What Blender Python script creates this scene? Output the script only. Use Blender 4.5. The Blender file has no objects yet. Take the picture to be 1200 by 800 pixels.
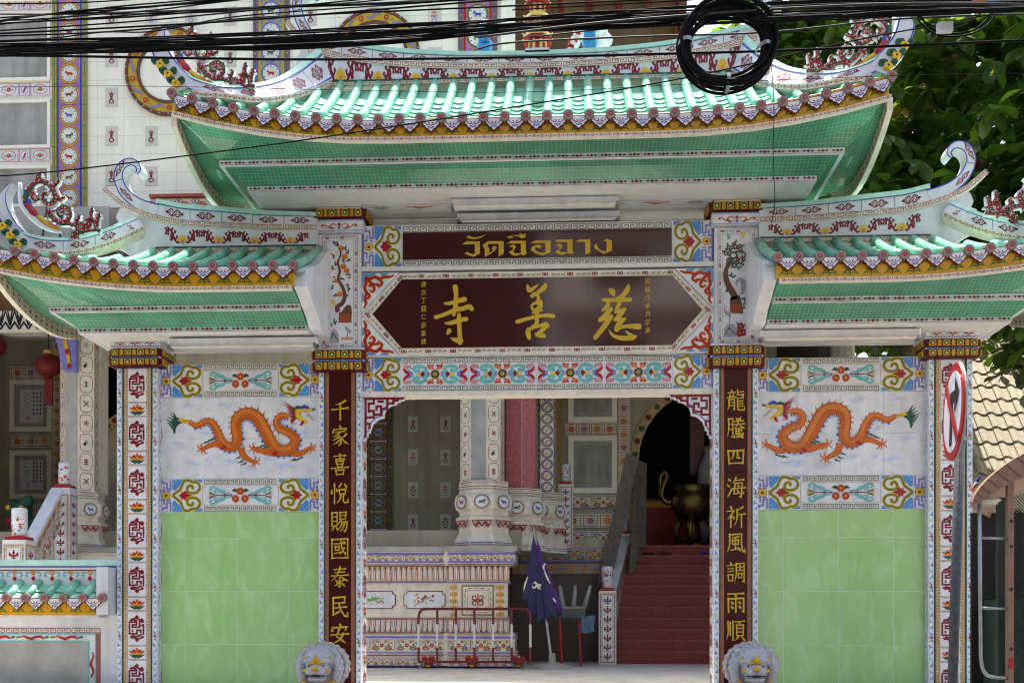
import bpy, math, random
from math import sin, cos, tan, pi, radians, sqrt, atan2, hypot
from mathutils import Vector, Matrix
random.seed(7)
sc = bpy.context.scene
COL = sc.collection
# ---------------------------------------------------------------- camera, sky, sun, exposure
FPX, DIST, PHI, HOR, ROLL, EYE = 1300., 13., radians(-3.0), 724., 0.001, 1.6
FX, FY = sin(PHI), cos(PHI)
RX, RY = cos(PHI), -sin(PHI)
_r = DIST * (628 - 600) / FPX
CAM = Vector((-(_r * RX + DIST * FX), -(_r * RY + DIST * FY), EYE))
cd = bpy.data.cameras.new('camera')
cam = bpy.data.objects.new('camera', cd)
COL.objects.link(cam)
cam.location = CAM
cam.matrix_world = Matrix.Translation(CAM) @ Matrix.Rotation(-PHI, 4, 'Z') @ Matrix.Rotation(pi / 2, 4, 'X') @ Matrix.Rotation(ROLL, 4, 'Z')
cd.sensor_width = 36
cd.lens = 36 * FPX / 1200
cd.shift_y = (HOR - 400) / 1200
cd.clip_start = 0.1
cd.clip_end = 3000
sc.camera = cam
SUN_EL, SUN_AZ = radians(70.5), radians(2.0)      # azimuth measured from +Y (behind the gate) towards +X
w = bpy.data.worlds.new('World')
sc.world = w
w.use_nodes = True
nt = w.node_tree
sky = nt.nodes.new('ShaderNodeTexSky')
sky.sky_type = 'NISHITA'
sky.sun_disc = False
sky.sun_elevation = SUN_EL
sky.sun_rotation = SUN_AZ
sky.dust_density = 4.0
sky.ozone_density = 0.5
bg = nt.nodes['Background']
nt.links.new(sky.outputs[0], bg.inputs[0])
bg.inputs[1].default_value = 0.15
sd = bpy.data.lights.new('sun', 'SUN')
sd.energy = 5.0
sd.angle = radians(0.53)
sd.color = (1.0, 0.95, 0.87)
sun = bpy.data.objects.new('sun', sd)
COL.objects.link(sun)
sdir = Vector((sin(SUN_AZ) * cos(SUN_EL), cos(SUN_AZ) * cos(SUN_EL), sin(SUN_EL)))
sun.rotation_euler = sdir.to_track_quat('Z', 'Y').to_euler()
sun.location = (0, 20, 60)
vs = sc.view_settings
vs.view_transform = 'Standard'
vs.look = 'None'
vs.gamma = 1
sc.cycles.filter_width = 1.1
vs.exposure = 1.42
def W(px, py, y=0.0):
 """photo pixel (1200x800) -> world (x, z) on the vertical plane at depth y"""
 a, b = (px - 600) / FPX, -(py - HOR) / FPX
 a, b = a * cos(ROLL) - b * sin(ROLL), b * cos(ROLL) + a * sin(ROLL)
 dx, dy = FX + a * RX, FY + a * RY
 t = (y - CAM.y) / dy
 return CAM.x + t * dx, CAM.z + t * b
def W3(px, py, y=0.0):
 x, z = W(px, py, y)
 return Vector((x, y, z))
# ---------------------------------------------------------------- materials
MATS = {}
def lin(h):
 c = [int(h[i:i + 2], 16) / 255 for i in (0, 2, 4)]
 return [x / 12.92 if x <= 0.04045 else ((x + 0.055) / 1.055) ** 2.4 for x in c]
def M(name, hexc=None, rough=0.35, var=0.10, scale=6.0, bump=0.0, bscale=40.0, metal=0.0, spec=0.35, k=1.0, grime=0.0, tone=0.08):
 """procedural surface: base colour with noise variation, optional fine relief"""
 if name in MATS:
  return MATS[name]
 m = bpy.data.materials.new(name)
 m.use_nodes = True
 n, l = m.node_tree.nodes, m.node_tree.links
 b = n['Principled BSDF']
 c = [min(0.92, x * k) for x in lin(hexc)]
 tc = n.new('ShaderNodeNewGeometry')
 tc_out = tc.outputs['Position']
 no = n.new('ShaderNodeTexNoise')
 no.inputs['Scale'].default_value = scale
 no.inputs['Detail'].default_value = 5
 l.new(tc_out, no.inputs['Vector'])
 rp = n.new('ShaderNodeMapRange')
 for i, q in enumerate((0.3, 0.7, 1 - var, 1 + var * 0.6)):
  rp.inputs[i + 1].default_value = q
 l.new(no.outputs[0], rp.inputs[0])
 val = rp.outputs[0]
 oi = n.new('ShaderNodeObjectInfo')
 ma = n.new('ShaderNodeMath')
 ma.operation = 'MULTIPLY_ADD'
 ma.inputs[1].default_value = tone
 ma.inputs[2].default_value = 1 - tone / 2
 l.new(oi.outputs['Random'], ma.inputs[0])
 mm = n.new('ShaderNodeMath')
 mm.operation = 'MULTIPLY'
 l.new(val, mm.inputs[0])
 l.new(ma.outputs[0], mm.inputs[1])
 val = mm.outputs[0]
 if grime:                                                  # run-off streaks and patches of dirt
  sv = n.new('ShaderNodeVectorMath')
  sv.operation = 'MULTIPLY'
  sv.inputs[1].default_value = (7, 7, .7)
  l.new(tc_out, sv.inputs[0])
  n2 = n.new('ShaderNodeTexNoise')
  n2.inputs['Scale'].default_value = 1
  n2.inputs['Detail'].default_value = 6
  l.new(sv.outputs[0], n2.inputs['Vector'])
  r2 = n.new('ShaderNodeMapRange')
  for i, q in enumerate((0.42, 0.68, 1.0, 1 - grime)):
   r2.inputs[i + 1].default_value = q
  l.new(n2.outputs[0], r2.inputs[0])
  m3 = n.new('ShaderNodeMath')
  m3.operation = 'MULTIPLY'
  l.new(val, m3.inputs[0])
  l.new(r2.outputs[0], m3.inputs[1])
  val = m3.outputs[0]
 mx = n.new('ShaderNodeVectorMath')
 mx.operation = 'SCALE'
 mx.inputs[0].default_value = c
 l.new(val, mx.inputs['Scale'])
 l.new(mx.outputs[0], b.inputs['Base Color'])
 b.inputs['Roughness'].default_value = rough
 b.inputs['Metallic'].default_value = metal
 b.inputs['Specular IOR Level'].default_value = spec
 if bump:
  nb = n.new('ShaderNodeTexNoise')
  nb.inputs['Scale'].default_value = bscale
  nb.inputs['Detail'].default_value = 4
  l.new(tc_out, nb.inputs['Vector'])
  bp = n.new('ShaderNodeBump')
  bp.inputs['Strength'].default_value = bump
  bp.inputs['Distance'].default_value = 0.02
  l.new(nb.outputs[0], bp.inputs['Height'])
  l.new(bp.outputs[0], b.inputs['Normal'])
 MATS[name] = m
 return m
PAL = dict(
 white=('dfe0e4', .22), cream=('e2d9c8', .4), maroon=('43191a', .12), gold=('c9a52c', .35), oran='cc6420 .35', red='a81f24 .35',
 dred='7a1626 .35', blue='4f8fd0 .35', royal='3a45b0 .35', purple='7a78c0 .4', green='2f7a48 .35', olive='6d7a24 .4', dgreen='1f5540 .35',
 turq='6fb6b4 .35', tan='b89a6a .45', key='7f7d58 .45', yellow='e0b52c .35', lyel='e8d26a .4', brown='6a4030 .5', oldgold='b8901e .4', capred='5e1a20 .4', black='1c1c1e .5', grey='9a9c9e .5',
 pink='d08a98 .4', mint='b9e3d4 .25', pale='b8c4e4 .4', scale='9a4a16 .4', leafgreen='4d7020 .4', capbrown='86665e .4', shade='de8236 .35', lgreen='79a84a .4', lorange='e08a3a .4', keyred='9a5a50 .45', keytan='b08a50 .45')
for k_, v_ in PAL.items():
 if isinstance(v_, str):
  h_, r_ = v_.split()
 else:
  h_, r_ = v_
 M(k_, h_, float(r_), var=.12, scale=9, grime=.12 if k_ in ('white', 'cream', 'mint') else 0)
def link(m, *names):
 return [m.node_tree.nodes.get(x) for x in names]
# ---------------------------------------------------------------- mesh builder
def sp(pts, n=4, closed=False):
 """Catmull-Rom through the points"""
 out = []
 N = len(pts)
 rng = N if closed else N - 1
 for i in range(rng):
  if closed:
   p0, p1, p2, p3 = (pts[(i + k) % N] for k in (-1, 0, 1, 2))
  else:
   p1, p2 = pts[i], pts[i + 1]
   p0 = pts[i - 1] if i else p1
   p3 = pts[i + 2] if i + 2 < N else p2
  for j in range(n):
   t = j / n
   out.append(tuple(0.5 * (2 * b + (c - a) * t + (2 * a - 5 * b + 4 * c - d) * t * t + (3 * b - a - 3 * c + d) * t ** 3)
        for a, b, c, d in zip(p0, p1, p2, p3)))
 if not closed:
  out.append(tuple(pts[-1]))
 return out
def lerpw(ws, i, n):
 if not isinstance(ws, (list, tuple)):
  return ws
 t = i / max(1, n - 1) * (len(ws) - 1)
 k = min(int(t), len(ws) - 2)
 return ws[k] + (ws[k + 1] - ws[k]) * (t - k)
def offset_line(pts, ws, closed=False):
 L, R = [], []
 n = len(pts)
 for i, p in enumerate(pts):
  a = pts[i - 1] if (i or closed) else p
  b = pts[(i + 1) % n] if (i < n - 1 or closed) else p
  d1 = (p[0] - a[0], p[1] - a[1])
  d2 = (b[0] - p[0], b[1] - p[1])
  l1, l2 = hypot(*d1) or 1e-9, hypot(*d2) or 1e-9
  if a is p or l1 < 1e-8:
   d1, l1 = d2, l2
  if b is p or l2 < 1e-8:
   d2, l2 = d1, l1
  t1 = (d1[0] / l1, d1[1] / l1)
  t2 = (d2[0] / l2, d2[1] / l2)
  nx, ny = -(t1[1] + t2[1]), t1[0] + t2[0]
  ln = hypot(nx, ny)
  if ln < 1e-6:
   nx, ny, ln = -t1[1], t1[0], 1
  nx, ny = nx / ln, ny / ln
  ct = max(0.5, nx * -t1[1] + ny * t1[0])
  w_ = lerpw(ws, i, n) / 2 / ct
  L.append((p[0] + nx * w_, p[1] + ny * w_))
  R.append((p[0] - nx * w_, p[1] - ny * w_))
 return L, R
class Art:
 """flat print: coloured polygons in (u, v), later laid on a surface as thin inlays"""
 def __init__(s):
  s.p = []
 def poly(s, m, pts, l=1):
  s.p.append((m, [tuple(q[:2]) for q in pts], l))
  return s
 def rect(s, m, u0, v0, u1, v1, l=1):
  return s.poly(m, [(u0, v0), (u1, v0), (u1, v1), (u0, v1)], l)
 def disc(s, m, c, r, l=1, n=10, ry=None, rot=0):
  ry = r if ry is None else ry
  return s.poly(m, [(c[0] + r * cos(2 * pi * i / n) * cos(rot) - ry * sin(2 * pi * i / n) * sin(rot),
       c[1] + r * cos(2 * pi * i / n) * sin(rot) + ry * sin(2 * pi * i / n) * cos(rot)) for i in range(n)], l)
 def stroke(s, m, pts, w, l=1, closed=False):
  pts = [q[:2] for q in pts]
  L, R = offset_line(pts, w, closed)
  n = len(pts)
  for i in range(n if closed else n - 1):
   j = (i + 1) % n
   s.p.append((m, [L[i], R[i], R[j], L[j]], l))
  return s
 def cap(s, m, pts, w, l=1):
  """brush stroke with round ends"""
  s.stroke(m, pts, w, l)
  n = len(pts)
  s.disc(m, pts[0], lerpw(w, 0, n) / 2, l, 8)
  s.disc(m, pts[-1], lerpw(w, n - 1, n) / 2, l, 8)
  return s
 def box(s, m, u0, v0, u1, v1, w, l=1):
  h = w / 2
  return s.stroke(m, [(u0 + h, v0 + h), (u1 - h, v0 + h), (u1 - h, v1 - h), (u0 + h, v1 - h)], w, l, True)
 def ring(s, m, c, r, w, l=1, n=14, ry=None):
  ry = r if ry is None else ry
  return s.stroke(m, [(c[0] + r * cos(2 * pi * i / n), c[1] + ry * sin(2 * pi * i / n)) for i in range(n)], w, l, True)
 def stamp(s, a, ox=0, oy=0, sx=1, sy=None, rot=0, dl=0):
  sy = sx if sy is None else sy
  c, d = cos(rot), sin(rot)
  for m, pts, l in a.p:
   s.p.append((m, [(ox + (x * sx) * c - (y * sy) * d, oy + (x * sx) * d + (y * sy) * c) for x, y in pts], l + dl))
  return s
ORG = {}
def org(o):
 return ORG.get(o.name, Vector((0, 0, 0))) if o else Vector((0, 0, 0))
class MB:
 def __init__(s):
  s.v, s.f, s.m, s.uv, s.sm = [], [], [], {}, []
  s.ms = []
  s.cur = 0
  s.smooth = False
 def mat(s, name):
  if name not in s.ms:
   s.ms.append(name)
  s.cur = s.ms.index(name)
  return s
 def add(s, vs_, fs):
  b = len(s.v)
  s.v.extend(tuple(q) for q in vs_)
  for f in fs:
   s.f.append([b + i for i in f])
   s.m.append(s.cur)
   s.sm.append(s.smooth)
  return b
 def box(s, a, b):
  (x0, y0, z0), (x1, y1, z1) = a, b
  s.add([(x0, y0, z0), (x1, y0, z0), (x1, y1, z0), (x0, y1, z0), (x0, y0, z1), (x1, y0, z1), (x1, y1, z1), (x0, y1, z1)],
    [(0, 3, 2, 1), (4, 5, 6, 7), (0, 1, 5, 4), (1, 2, 6, 5), (2, 3, 7, 6), (3, 0, 4, 7)])
  return s
 def bbox(s, a, b, c=0.004):
  """box with bevelled front (-y) edges: a tile or slab"""
  (x0, y0, z0), (x1, y1, z1) = a, b
  s.add([(x0, y1, z0), (x1, y1, z0), (x1, y1, z1), (x0, y1, z1), (x0, y0 + c, z0), (x1, y0 + c, z0), (x1, y0 + c, z1), (x0, y0 + c, z1),
    (x0 + c, y0, z0 + c), (x1 - c, y0, z0 + c), (x1 - c, y0, z1 - c), (x0 + c, y0, z1 - c)],
    [(3, 2, 1, 0), (0, 1, 5, 4), (1, 2, 6, 5), (2, 3, 7, 6), (3, 0, 4, 7), (4, 5, 9, 8), (5, 6, 10, 9), (6, 7, 11, 10), (7, 4, 8, 11), (8, 9, 10, 11)])
  return s
 def prism(s, pts, y0, y1, f=None):
  """outline (x, z) extruded from y0 (front) to y1"""
  n = len(pts)
  vs_ = [(p[0], y0, p[1]) for p in pts] + [(p[0], y1, p[1]) for p in pts]
  if f:
   vs_ = [f(*q) for q in vs_]
  s.add(vs_, [list(range(n)), list(range(2 * n - 1, n - 1, -1))] + [(i, i + n, (i + 1) % n + n, (i + 1) % n) for i in range(n)])
  return s
 def band(s, pts, w, y0, y1, closed=False):
  """thick ribbon along (x, z) path, extruded in y"""
  L, R = offset_line(pts, w, closed)
  n = len(pts)
  vs_ = []
  for i in range(n):
   vs_ += [(L[i][0], y0, L[i][1]), (R[i][0], y0, R[i][1]), (R[i][0], y1, R[i][1]), (L[i][0], y1, L[i][1])]
  fs = []
  for i in range(n if closed else n - 1):
   a, b = 4 * i, 4 * ((i + 1) % n)
   for k in range(4):
    fs.append((a + k, a + (k + 1) % 4, b + (k + 1) % 4, b + k))
  if not closed:
   fs += [(3, 2, 1, 0), tuple(4 * (n - 1) + k for k in range(4))]
  s.add(vs_, fs)
  return s
 def tube(s, pts, r, n=8, caps=True):
  pts = [Vector(p) for p in pts]
  N = len(pts)
  vs_, fs = [], []
  up = Vector((0, 0, 1))
  prev = None
  for i, p in enumerate(pts):
   t = (pts[min(i + 1, N - 1)] - pts[max(i - 1, 0)])
   t = t.normalized() if t.length > 1e-9 else Vector((0, 0, 1))
   if prev is None:
    a = t.cross(up if abs(t.z) < 0.9 else Vector((1, 0, 0))).normalized()
   else:
    a = (prev - t * prev.dot(t)).normalized()
   prev = a
   b = t.cross(a)
   rr = lerpw(r, i, N)
   for k in range(n):
    q = 2 * pi * k / n
    vs_.append(p + (a * cos(q) + b * sin(q)) * rr)
  for i in range(N - 1):
   for k in range(n):
    fs.append((i * n + k, i * n + (k + 1) % n, (i + 1) * n + (k + 1) % n, (i + 1) * n + k))
  if caps:
   fs += [list(range(n - 1, -1, -1)), [(N - 1) * n + k for k in range(n)]]
  s.add(vs_, fs)
  return s
 def lathe(s, prof, c, n=16, sq=None, ang=0.0):
  """profile [(r, z)] round a vertical axis at c"""
  vs_, fs = [], []
  N = len(prof)
  for r, z in prof:
   for k in range(n):
    q = 2 * pi * k / n + ang
    vs_.append((c[0] + r * cos(q), c[1] + r * sin(q), c[2] + z))
  for i in range(N - 1):
   for k in range(n):
    fs.append((i * n + k, i * n + (k + 1) % n, (i + 1) * n + (k + 1) % n, (i + 1) * n + k))
  fs += [list(range(n - 1, -1, -1)), [(N - 1) * n + k for k in range(n)]]
  s.add(vs_, fs)
  return s
 def ball(s, c, r, n=10, m=6):
  r = (r, r, r) if not isinstance(r, (tuple, list)) else r
  vs_, fs = [], []
  for i in range(m + 1):
   t = pi * i / m
   for k in range(n):
    q = 2 * pi * k / n
    vs_.append((c[0] + r[0] * sin(t) * cos(q), c[1] + r[1] * sin(t) * sin(q), c[2] - r[2] * cos(t)))
  for i in range(m):
   for k in range(n):
    fs.append((i * n + k, i * n + (k + 1) % n, (i + 1) * n + (k + 1) % n, (i + 1) * n + k))
  s.add(vs_, fs)
  return s
 def grid(s, rows, uvs=None):
  """rows of points -> quads; uvs same layout"""
  n = len(rows[0])
  b = len(s.v)
  s.add([p for r in rows for p in r], [(i * n + k, i * n + k + 1, (i + 1) * n + k + 1, (i + 1) * n + k) for i in range(len(rows) - 1) for k in range(n - 1)])
  if uvs:
   for i, r in enumerate(uvs):
    for k, q in enumerate(r):
     s.uv[b + i * n + k] = q
  return s
 def art(s, a, f, h0=0.0015, step=0.0012):
  """lay a print: f(u, v, h) -> point"""
  cnt = {}
  for m, pts, l in a.p:
   c = cnt.get(l, 0)
   cnt[l] = c + 1
   h = h0 + (l - 1) * step + (c % 24) * step / 30
   s.mat(m)
   s.add([f(u, v, h) for u, v in pts], [list(range(len(pts)))])
  return s
 def mesh(s, name, origin=Vector((0, 0, 0))):
  me = bpy.data.meshes.new(name)
  ox, oy, oz = origin
  me.from_pydata([(x - ox, y - oy, z - oz) for x, y, z in s.v], [], s.f)
  for n in s.ms:
   me.materials.append(MATS[n])
  me.polygons.foreach_set('material_index', s.m)
  me.polygons.foreach_set('use_smooth', s.sm)
  if s.uv:
   ul = me.uv_layers.new(name='UVMap')
   for lp in me.loops:
    ul.data[lp.index].uv = s.uv.get(lp.vertex_index, (0, 0))
  me.update()
  return me
 def build(s, name, parent=None, loc=None):
  """world-space geometry -> one mesh object, a part of parent"""
  o_ = org(parent) if parent else Vector(loc or (0, 0, 0))
  ob = bpy.data.objects.new(name, s.mesh(name, o_))
  COL.objects.link(ob)
  if parent:
   ob.parent = parent
   ORG[ob.name] = o_
  else:
   ob.location = o_
   ORG[ob.name] = o_.copy()
  return ob
def thing(name, label, cat, loc=(0, 0, 0), group=None, parent=None):
 o = bpy.data.objects.new(name, None)
 COL.objects.link(o)
 o.empty_display_size = 0.1
 o.location = loc
 ORG[o.name] = Vector(loc)
 o['label'] = label
 o['category'] = cat
 if group:
  o['group'] = group
 return o
def part(name, parent):
 """an empty part that groups sub-parts"""
 o = bpy.data.objects.new(name, None)
 COL.objects.link(o)
 o.empty_display_size = 0.1
 o.parent = parent
 ORG[o.name] = org(parent).copy()
 return o
def tag(o, label, cat, group=None):
 o['label'] = label
 o['category'] = cat
 if group:
  o['group'] = group
 return o
def kind(o, k):
 o['kind'] = k
 return o
def inst(me, name, parent, mw):
 """an individual sharing mesh data; mw world matrix or location"""
 ob = bpy.data.objects.new(name, me)
 COL.objects.link(ob)
 if not isinstance(mw, Matrix):
  mw = Matrix.Translation(Vector(mw))
 if parent:
  ob.parent = parent
  mw = Matrix.Translation(-org(parent)) @ mw
 ob.matrix_local = mw
 return ob
def flat(x0, y0, z0, s_=0.01):
 """print mapping: centimetres on a vertical plane facing the street"""
 return lambda u, v, h: (x0 + u * s_, y0 - h, z0 + v * s_)
def tile_mesh(name, w_, h_, a, base='white', t=0.02, bev=0.003, s_=0.01):
 """a glazed tile w x h (m), origin at its lower left back corner, print a in cm"""
 mb = MB().mat(base)
 mb.bbox((0.0008, -t, 0.0008), (w_ - 0.0008, 0, h_ - 0.0008), bev)
 if a:
  mb.art(a, lambda u, v, h: (u * s_, -t - h, v * s_))
 return mb.mesh(name)
# ---------------------------------------------------------------- prints (cm units)
def key_row(L, h, mat='key', unit=None, lw=None):
 """greek key border of length L and height h, starting at (0, 0)"""
 a = Art()
 unit = unit or h * 2.5
 n = max(1, round(L / unit))
 u = L / n
 lw = lw or h * .17
 for i in range(n):
  x = i * u
  m = .06 * u
  A = [(.0, .92), (.0, .08), (.42, .08), (.42, .62), (.2, .62), (.2, .36)]
  for q in (0, 1):
   pts = [((x + m + p[0] * (u - 2 * m)) if not q else (x + u - m - p[0] * (u - 2 * m)), (p[1] if not q else p[1]) * h) for p in A]
   a.stroke(mat, pts, lw, 1)
  a.stroke(mat, [(x + m, .92 * h), (x + u - m, .92 * h)], lw, 1)
 return a
def key_col(L, h, mat='keytan', unit=None):
 k = key_row(L, h, mat, unit)
 a = Art()
 for m, pts, l in k.p:
  a.poly(m, [(v, u) for u, v in pts], l)
 return a
def heart_tile(w_, h_):
 """green cloud scroll with a red leaf and blue corners; point on the left"""
 a = Art()
 P = lambda x, y: (x * w_, y * h_)
 for s in (1, -1):
  Y = lambda y: .5 + s * (y - .5)
  pts = [(.02, .98), (.02, .70)]
  pts += [(.10, .64), (.16, .70), (.20, .74), (.27, .80), (.36, .86), (.44, .98)]
  a.poly('blue', [P(x, Y(y)) for x, y in pts], 1)
  a.poly('blue', [P(x, Y(y)) for x, y in [(.68, .98), (.98, .98), (.98, .90), (.92, .88), (.86, .93), (.78, .93)]], 1)
  out = sp([(.03, .5), (.16, .60), (.28, .69), (.34, .83), (.42, .94), (.56, .95), (.68, .90), (.80, .90), (.90, .80), (.90, .68), (.80, .59), (.66, .57), (.54, .60), (.50, .70), (.57, .79), (.67, .77), (.68, .69)], 4)
  a.stroke('yellow', [P(x, Y(y)) for x, y in out], w_ * .105, 2)
  a.stroke('olive', [P(x, Y(y)) for x, y in out], w_ * .066, 3)
  for d in ((.07, .86), (.14, .93)):
   a.disc('pale', P(d[0], Y(d[1])), w_ * .022, 2, 6)
 leaf = [(.22, .5), (.32, .57), (.31, .63), (.40, .60), (.43, .66), (.50, .60), (.53, .56), (.66, .5), (.53, .44), (.50, .40), (.43, .34), (.40, .40), (.31, .37), (.32, .43)]
 a.poly('red', [P(x, y) for x, y in leaf], 2)
 a.stroke('dred', [P(.24, .5), P(.6, .5)], w_ * .02, 3)
 return a
def fret_tile(w_, h_):
 a = Art()
 t = w_ * .13
 for s in (0, 1):
  Y = lambda y: y * h_ if not s else h_ - y * h_
  for pts in ([(.1, .03), (.1, .36), (.38, .36), (.38, .22)], [(.28, .05), (.28, .13), (.62, .13), (.62, .3), (.9, .3), (.9, .03)], [(.62, .36), (.9, .36)], [(.1, .3), (.1, .7)]):
   a.stroke('purple', [(x * w_, Y(y)) for x, y in pts], t, 1)
 c = (w_ * .55, h_ * .5)
 for i in range(6):
  q = i * pi / 3
  a.disc('yellow', (c[0] + w_ * .2 * cos(q), c[1] + w_ * .2 * sin(q)), w_ * .13, 2, 7)
 a.disc('brown', c, w_ * .13, 3, 8)
 a.disc('red', c, w_ * .07, 4, 6)
 a.ring('brown', c, w_ * .34, w_ * .04, 3, 12)
 return a
def flower(r, m1='red', m2='oran', n=5):
 a = Art()
 a.disc('dgreen', (0, 0), r * 1.0, 1, 8)
 for i in range(n):
  q = i * 2 * pi / n + .3
  a.disc(m1, (r * .55 * cos(q), r * .55 * sin(q)), r * .5, 2, 7)
  a.disc(m2, (r * .55 * cos(q), r * .55 * sin(q)), r * .27, 3, 6)
 a.disc('yellow', (0, 0), r * .25, 4, 6)
 return a
def scroll(r, mat, w_, turns=1.1, l=2):
 a = Art()
 n = 16
 pts = [(r * (1 - .72 * i / n) * cos(pi + turns * 2 * pi * i / n), r * (1 - .72 * i / n) * sin(pi + turns * 2 * pi * i / n)) for i in range(n + 1)]
 a.stroke(mat, pts, [w_, w_ * .5], l)
 return a
def flower_panel(w_, h_):
 """turquoise scrolls round three orange flowers, between key borders"""
 a = Art()
 kh = h_ * .15
 a.stamp(key_row(w_ * .96, kh), w_ * .02, h_ * .02)
 a.stamp(key_row(w_ * .96, kh), w_ * .02, h_ * .83)
 a.box('tan', 0, h_ * .2, w_, h_ * .8, h_ * .012, 1)
 cx, cy = w_ / 2, h_ / 2
 for s in (1, -1):
  for t in (1, -1):
   S = sp([(.13, .02), (.17, .12), (.24, .16), (.29, .12), (.27, .07), (.24, .09)], 4)
   S2 = sp([(.13, .05), (.19, .05), (.25, .08), (.31, .16), (.36, .20), (.40, .17), (.385, .12), (.36, .12)], 4)
   a.stroke('turq', [(cx + s * (x) * w_, cy + t * y * h_ * 1.25) for x, y in S2], [h_ * .04, h_ * .085, h_ * .06, h_ * .04], 2)
   a.stroke('turq', [(cx + s * (x + .05) * w_, cy + t * y * h_ * 1.1) for x, y in S], [h_ * .05, h_ * .06, h_ * .03], 2)
   a.stroke('dgreen', [(cx + s * .33 * w_, cy + t * .02 * h_), (cx + s * .39 * w_, cy + t * .06 * h_), (cx + s * .42 * w_, cy + t * .12 * h_)], [h_ * .03, h_ * .05, .1], 3)
   a.stroke('tan', [(cx + s * .36 * w_, cy + t * .01 * h_), (cx + s * .40 * w_, cy + t * .04 * h_), (cx + s * .43 * w_, cy + t * .05 * h_)], [h_ * .03, h_ * .04, .1], 3)
   a.stroke('dgreen', [(cx + s * .03 * w_, cy + h_ * .12), (cx + s * .08 * w_, cy + h_ * .16), (cx + s * .12 * w_, cy + h_ * .13)], [h_ * .1, h_ * .09, .1], 2)
   a.stroke('dgreen', [(cx + s * .04 * w_, cy - h_ * .2), (cx + s * .10 * w_, cy - h_ * .17)], [h_ * .07, .1], 2)
  a.stroke('dred', [(cx + s * .13 * w_, cy), (cx + s * .33 * w_, cy)], h_ * .025, 4)
  a.stroke('dred', [(cx + s * .2 * w_, cy - h_ * .05), (cx + s * .22 * w_, cy), (cx + s * .2 * w_, cy + h_ * .05)], h_ * .025, 4)
  a.disc('purple', (cx + s * .12 * w_, cy), h_ * .05, 3, 6)
  a.disc('yellow', (cx + s * .4 * w_, cy), h_ * .035, 4, 6)
 fr = h_ * .115
 a.stamp(flower(fr, 'oran', 'red'), cx, cy + h_ * .12, 1, dl=2)
 a.stamp(flower(fr, 'oran', 'red'), cx - w_ * .062, cy - h_ * .1, 1, rot=.5, dl=2)
 a.stamp(flower(fr, 'oran', 'red'), cx + w_ * .062, cy - h_ * .1, 1, rot=1, dl=2)
 return a
def lintel_panel(w_, h_):
 a = Art()
 kh = h_ * .15
 a.stamp(key_row(w_ * .98, kh), w_ * .01, h_ * .02)
 a.stamp(key_row(w_ * .98, kh), w_ * .01, h_ * .83)
 cx, cy = w_ / 2, h_ / 2
 for s in (1, -1):
  for t in (1, -1):
   X = lambda x: cx + s * x * w_
   Y = lambda y: cy + t * y * h_
   S = sp([(.12, .06), (.15, .19), (.23, .24), (.31, .2), (.30, .11), (.24, .10), (.26, .16)], 5)
   a.stroke('turq', [(X(x), Y(y)) for x, y in S], [h_ * .05, h_ * .11, h_ * .1, h_ * .06], 2)
   a.stroke('turq', [(X(.12), Y(.02)), (X(.17), Y(.08)), (X(.13), Y(.24))], [h_ * .07, h_ * .08, h_ * .03], 2)
   S = sp([(.02, .10), (.05, .22), (.10, .27), (.09, .19), (.05, .15)], 4)
   a.stroke('oran', [(X(x), Y(y)) for x, y in S], [h_ * .03, h_ * .07, h_ * .03], 3)
   a.stroke('red', [(X(x), Y(y)) for x, y in sp([(.02, .26), (.06, .24), (.10, .22)], 3)], [h_ * .06, h_ * .02], 3)
   a.stroke('red', [(X(x), Y(y)) for x, y in sp([(.37, .01), (.42, .06), (.46, .14), (.47, .2)], 3)], [h_ * .06, h_ * .1, h_ * .02], 3)
   a.stroke('pink', [(X(x), Y(y)) for x, y in sp([(.36, .27), (.41, .2), (.46, .24), (.43, .29)], 3)], [h_ * .05, h_ * .08, h_ * .04], 3)
   a.stroke('olive', [(X(x), Y(y)) for x, y in sp([(.35, .16), (.39, .24), (.44, .29)], 3)], [h_ * .03, h_ * .05, .1], 2)
   a.stroke('blue', [(X(x), Y(y)) for x, y in sp([(.33, .02), (.38, .08), (.40, .15)], 3)], [h_ * .07, h_ * .06, .1], 2)
   a.stroke('purple', [(X(.09), Y(.01)), (X(.12), Y(.07))], [h_ * .1, h_ * .03], 2)
  a.poly('dred', [(cx + s * .15 * w_, cy), (cx + s * .185 * w_, cy + h_ * .1), (cx + s * .225 * w_, cy), (cx + s * .185 * w_, cy - h_ * .1)], 4)
  a.poly('yellow', [(cx + s * .22 * w_, cy - h_ * .06), (cx + s * .30 * w_, cy), (cx + s * .22 * w_, cy + h_ * .06)], 4)
 a.disc('lorange', (cx, cy), h_ * .16, 3, 6)
 a.disc('dgreen', (cx, cy), h_ * .13, 4, 8)
 a.disc('yellow', (cx, cy), h_ * .06, 5, 6)
 a.disc('red', (cx, cy), h_ * .03, 6, 6)
 return a
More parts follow.
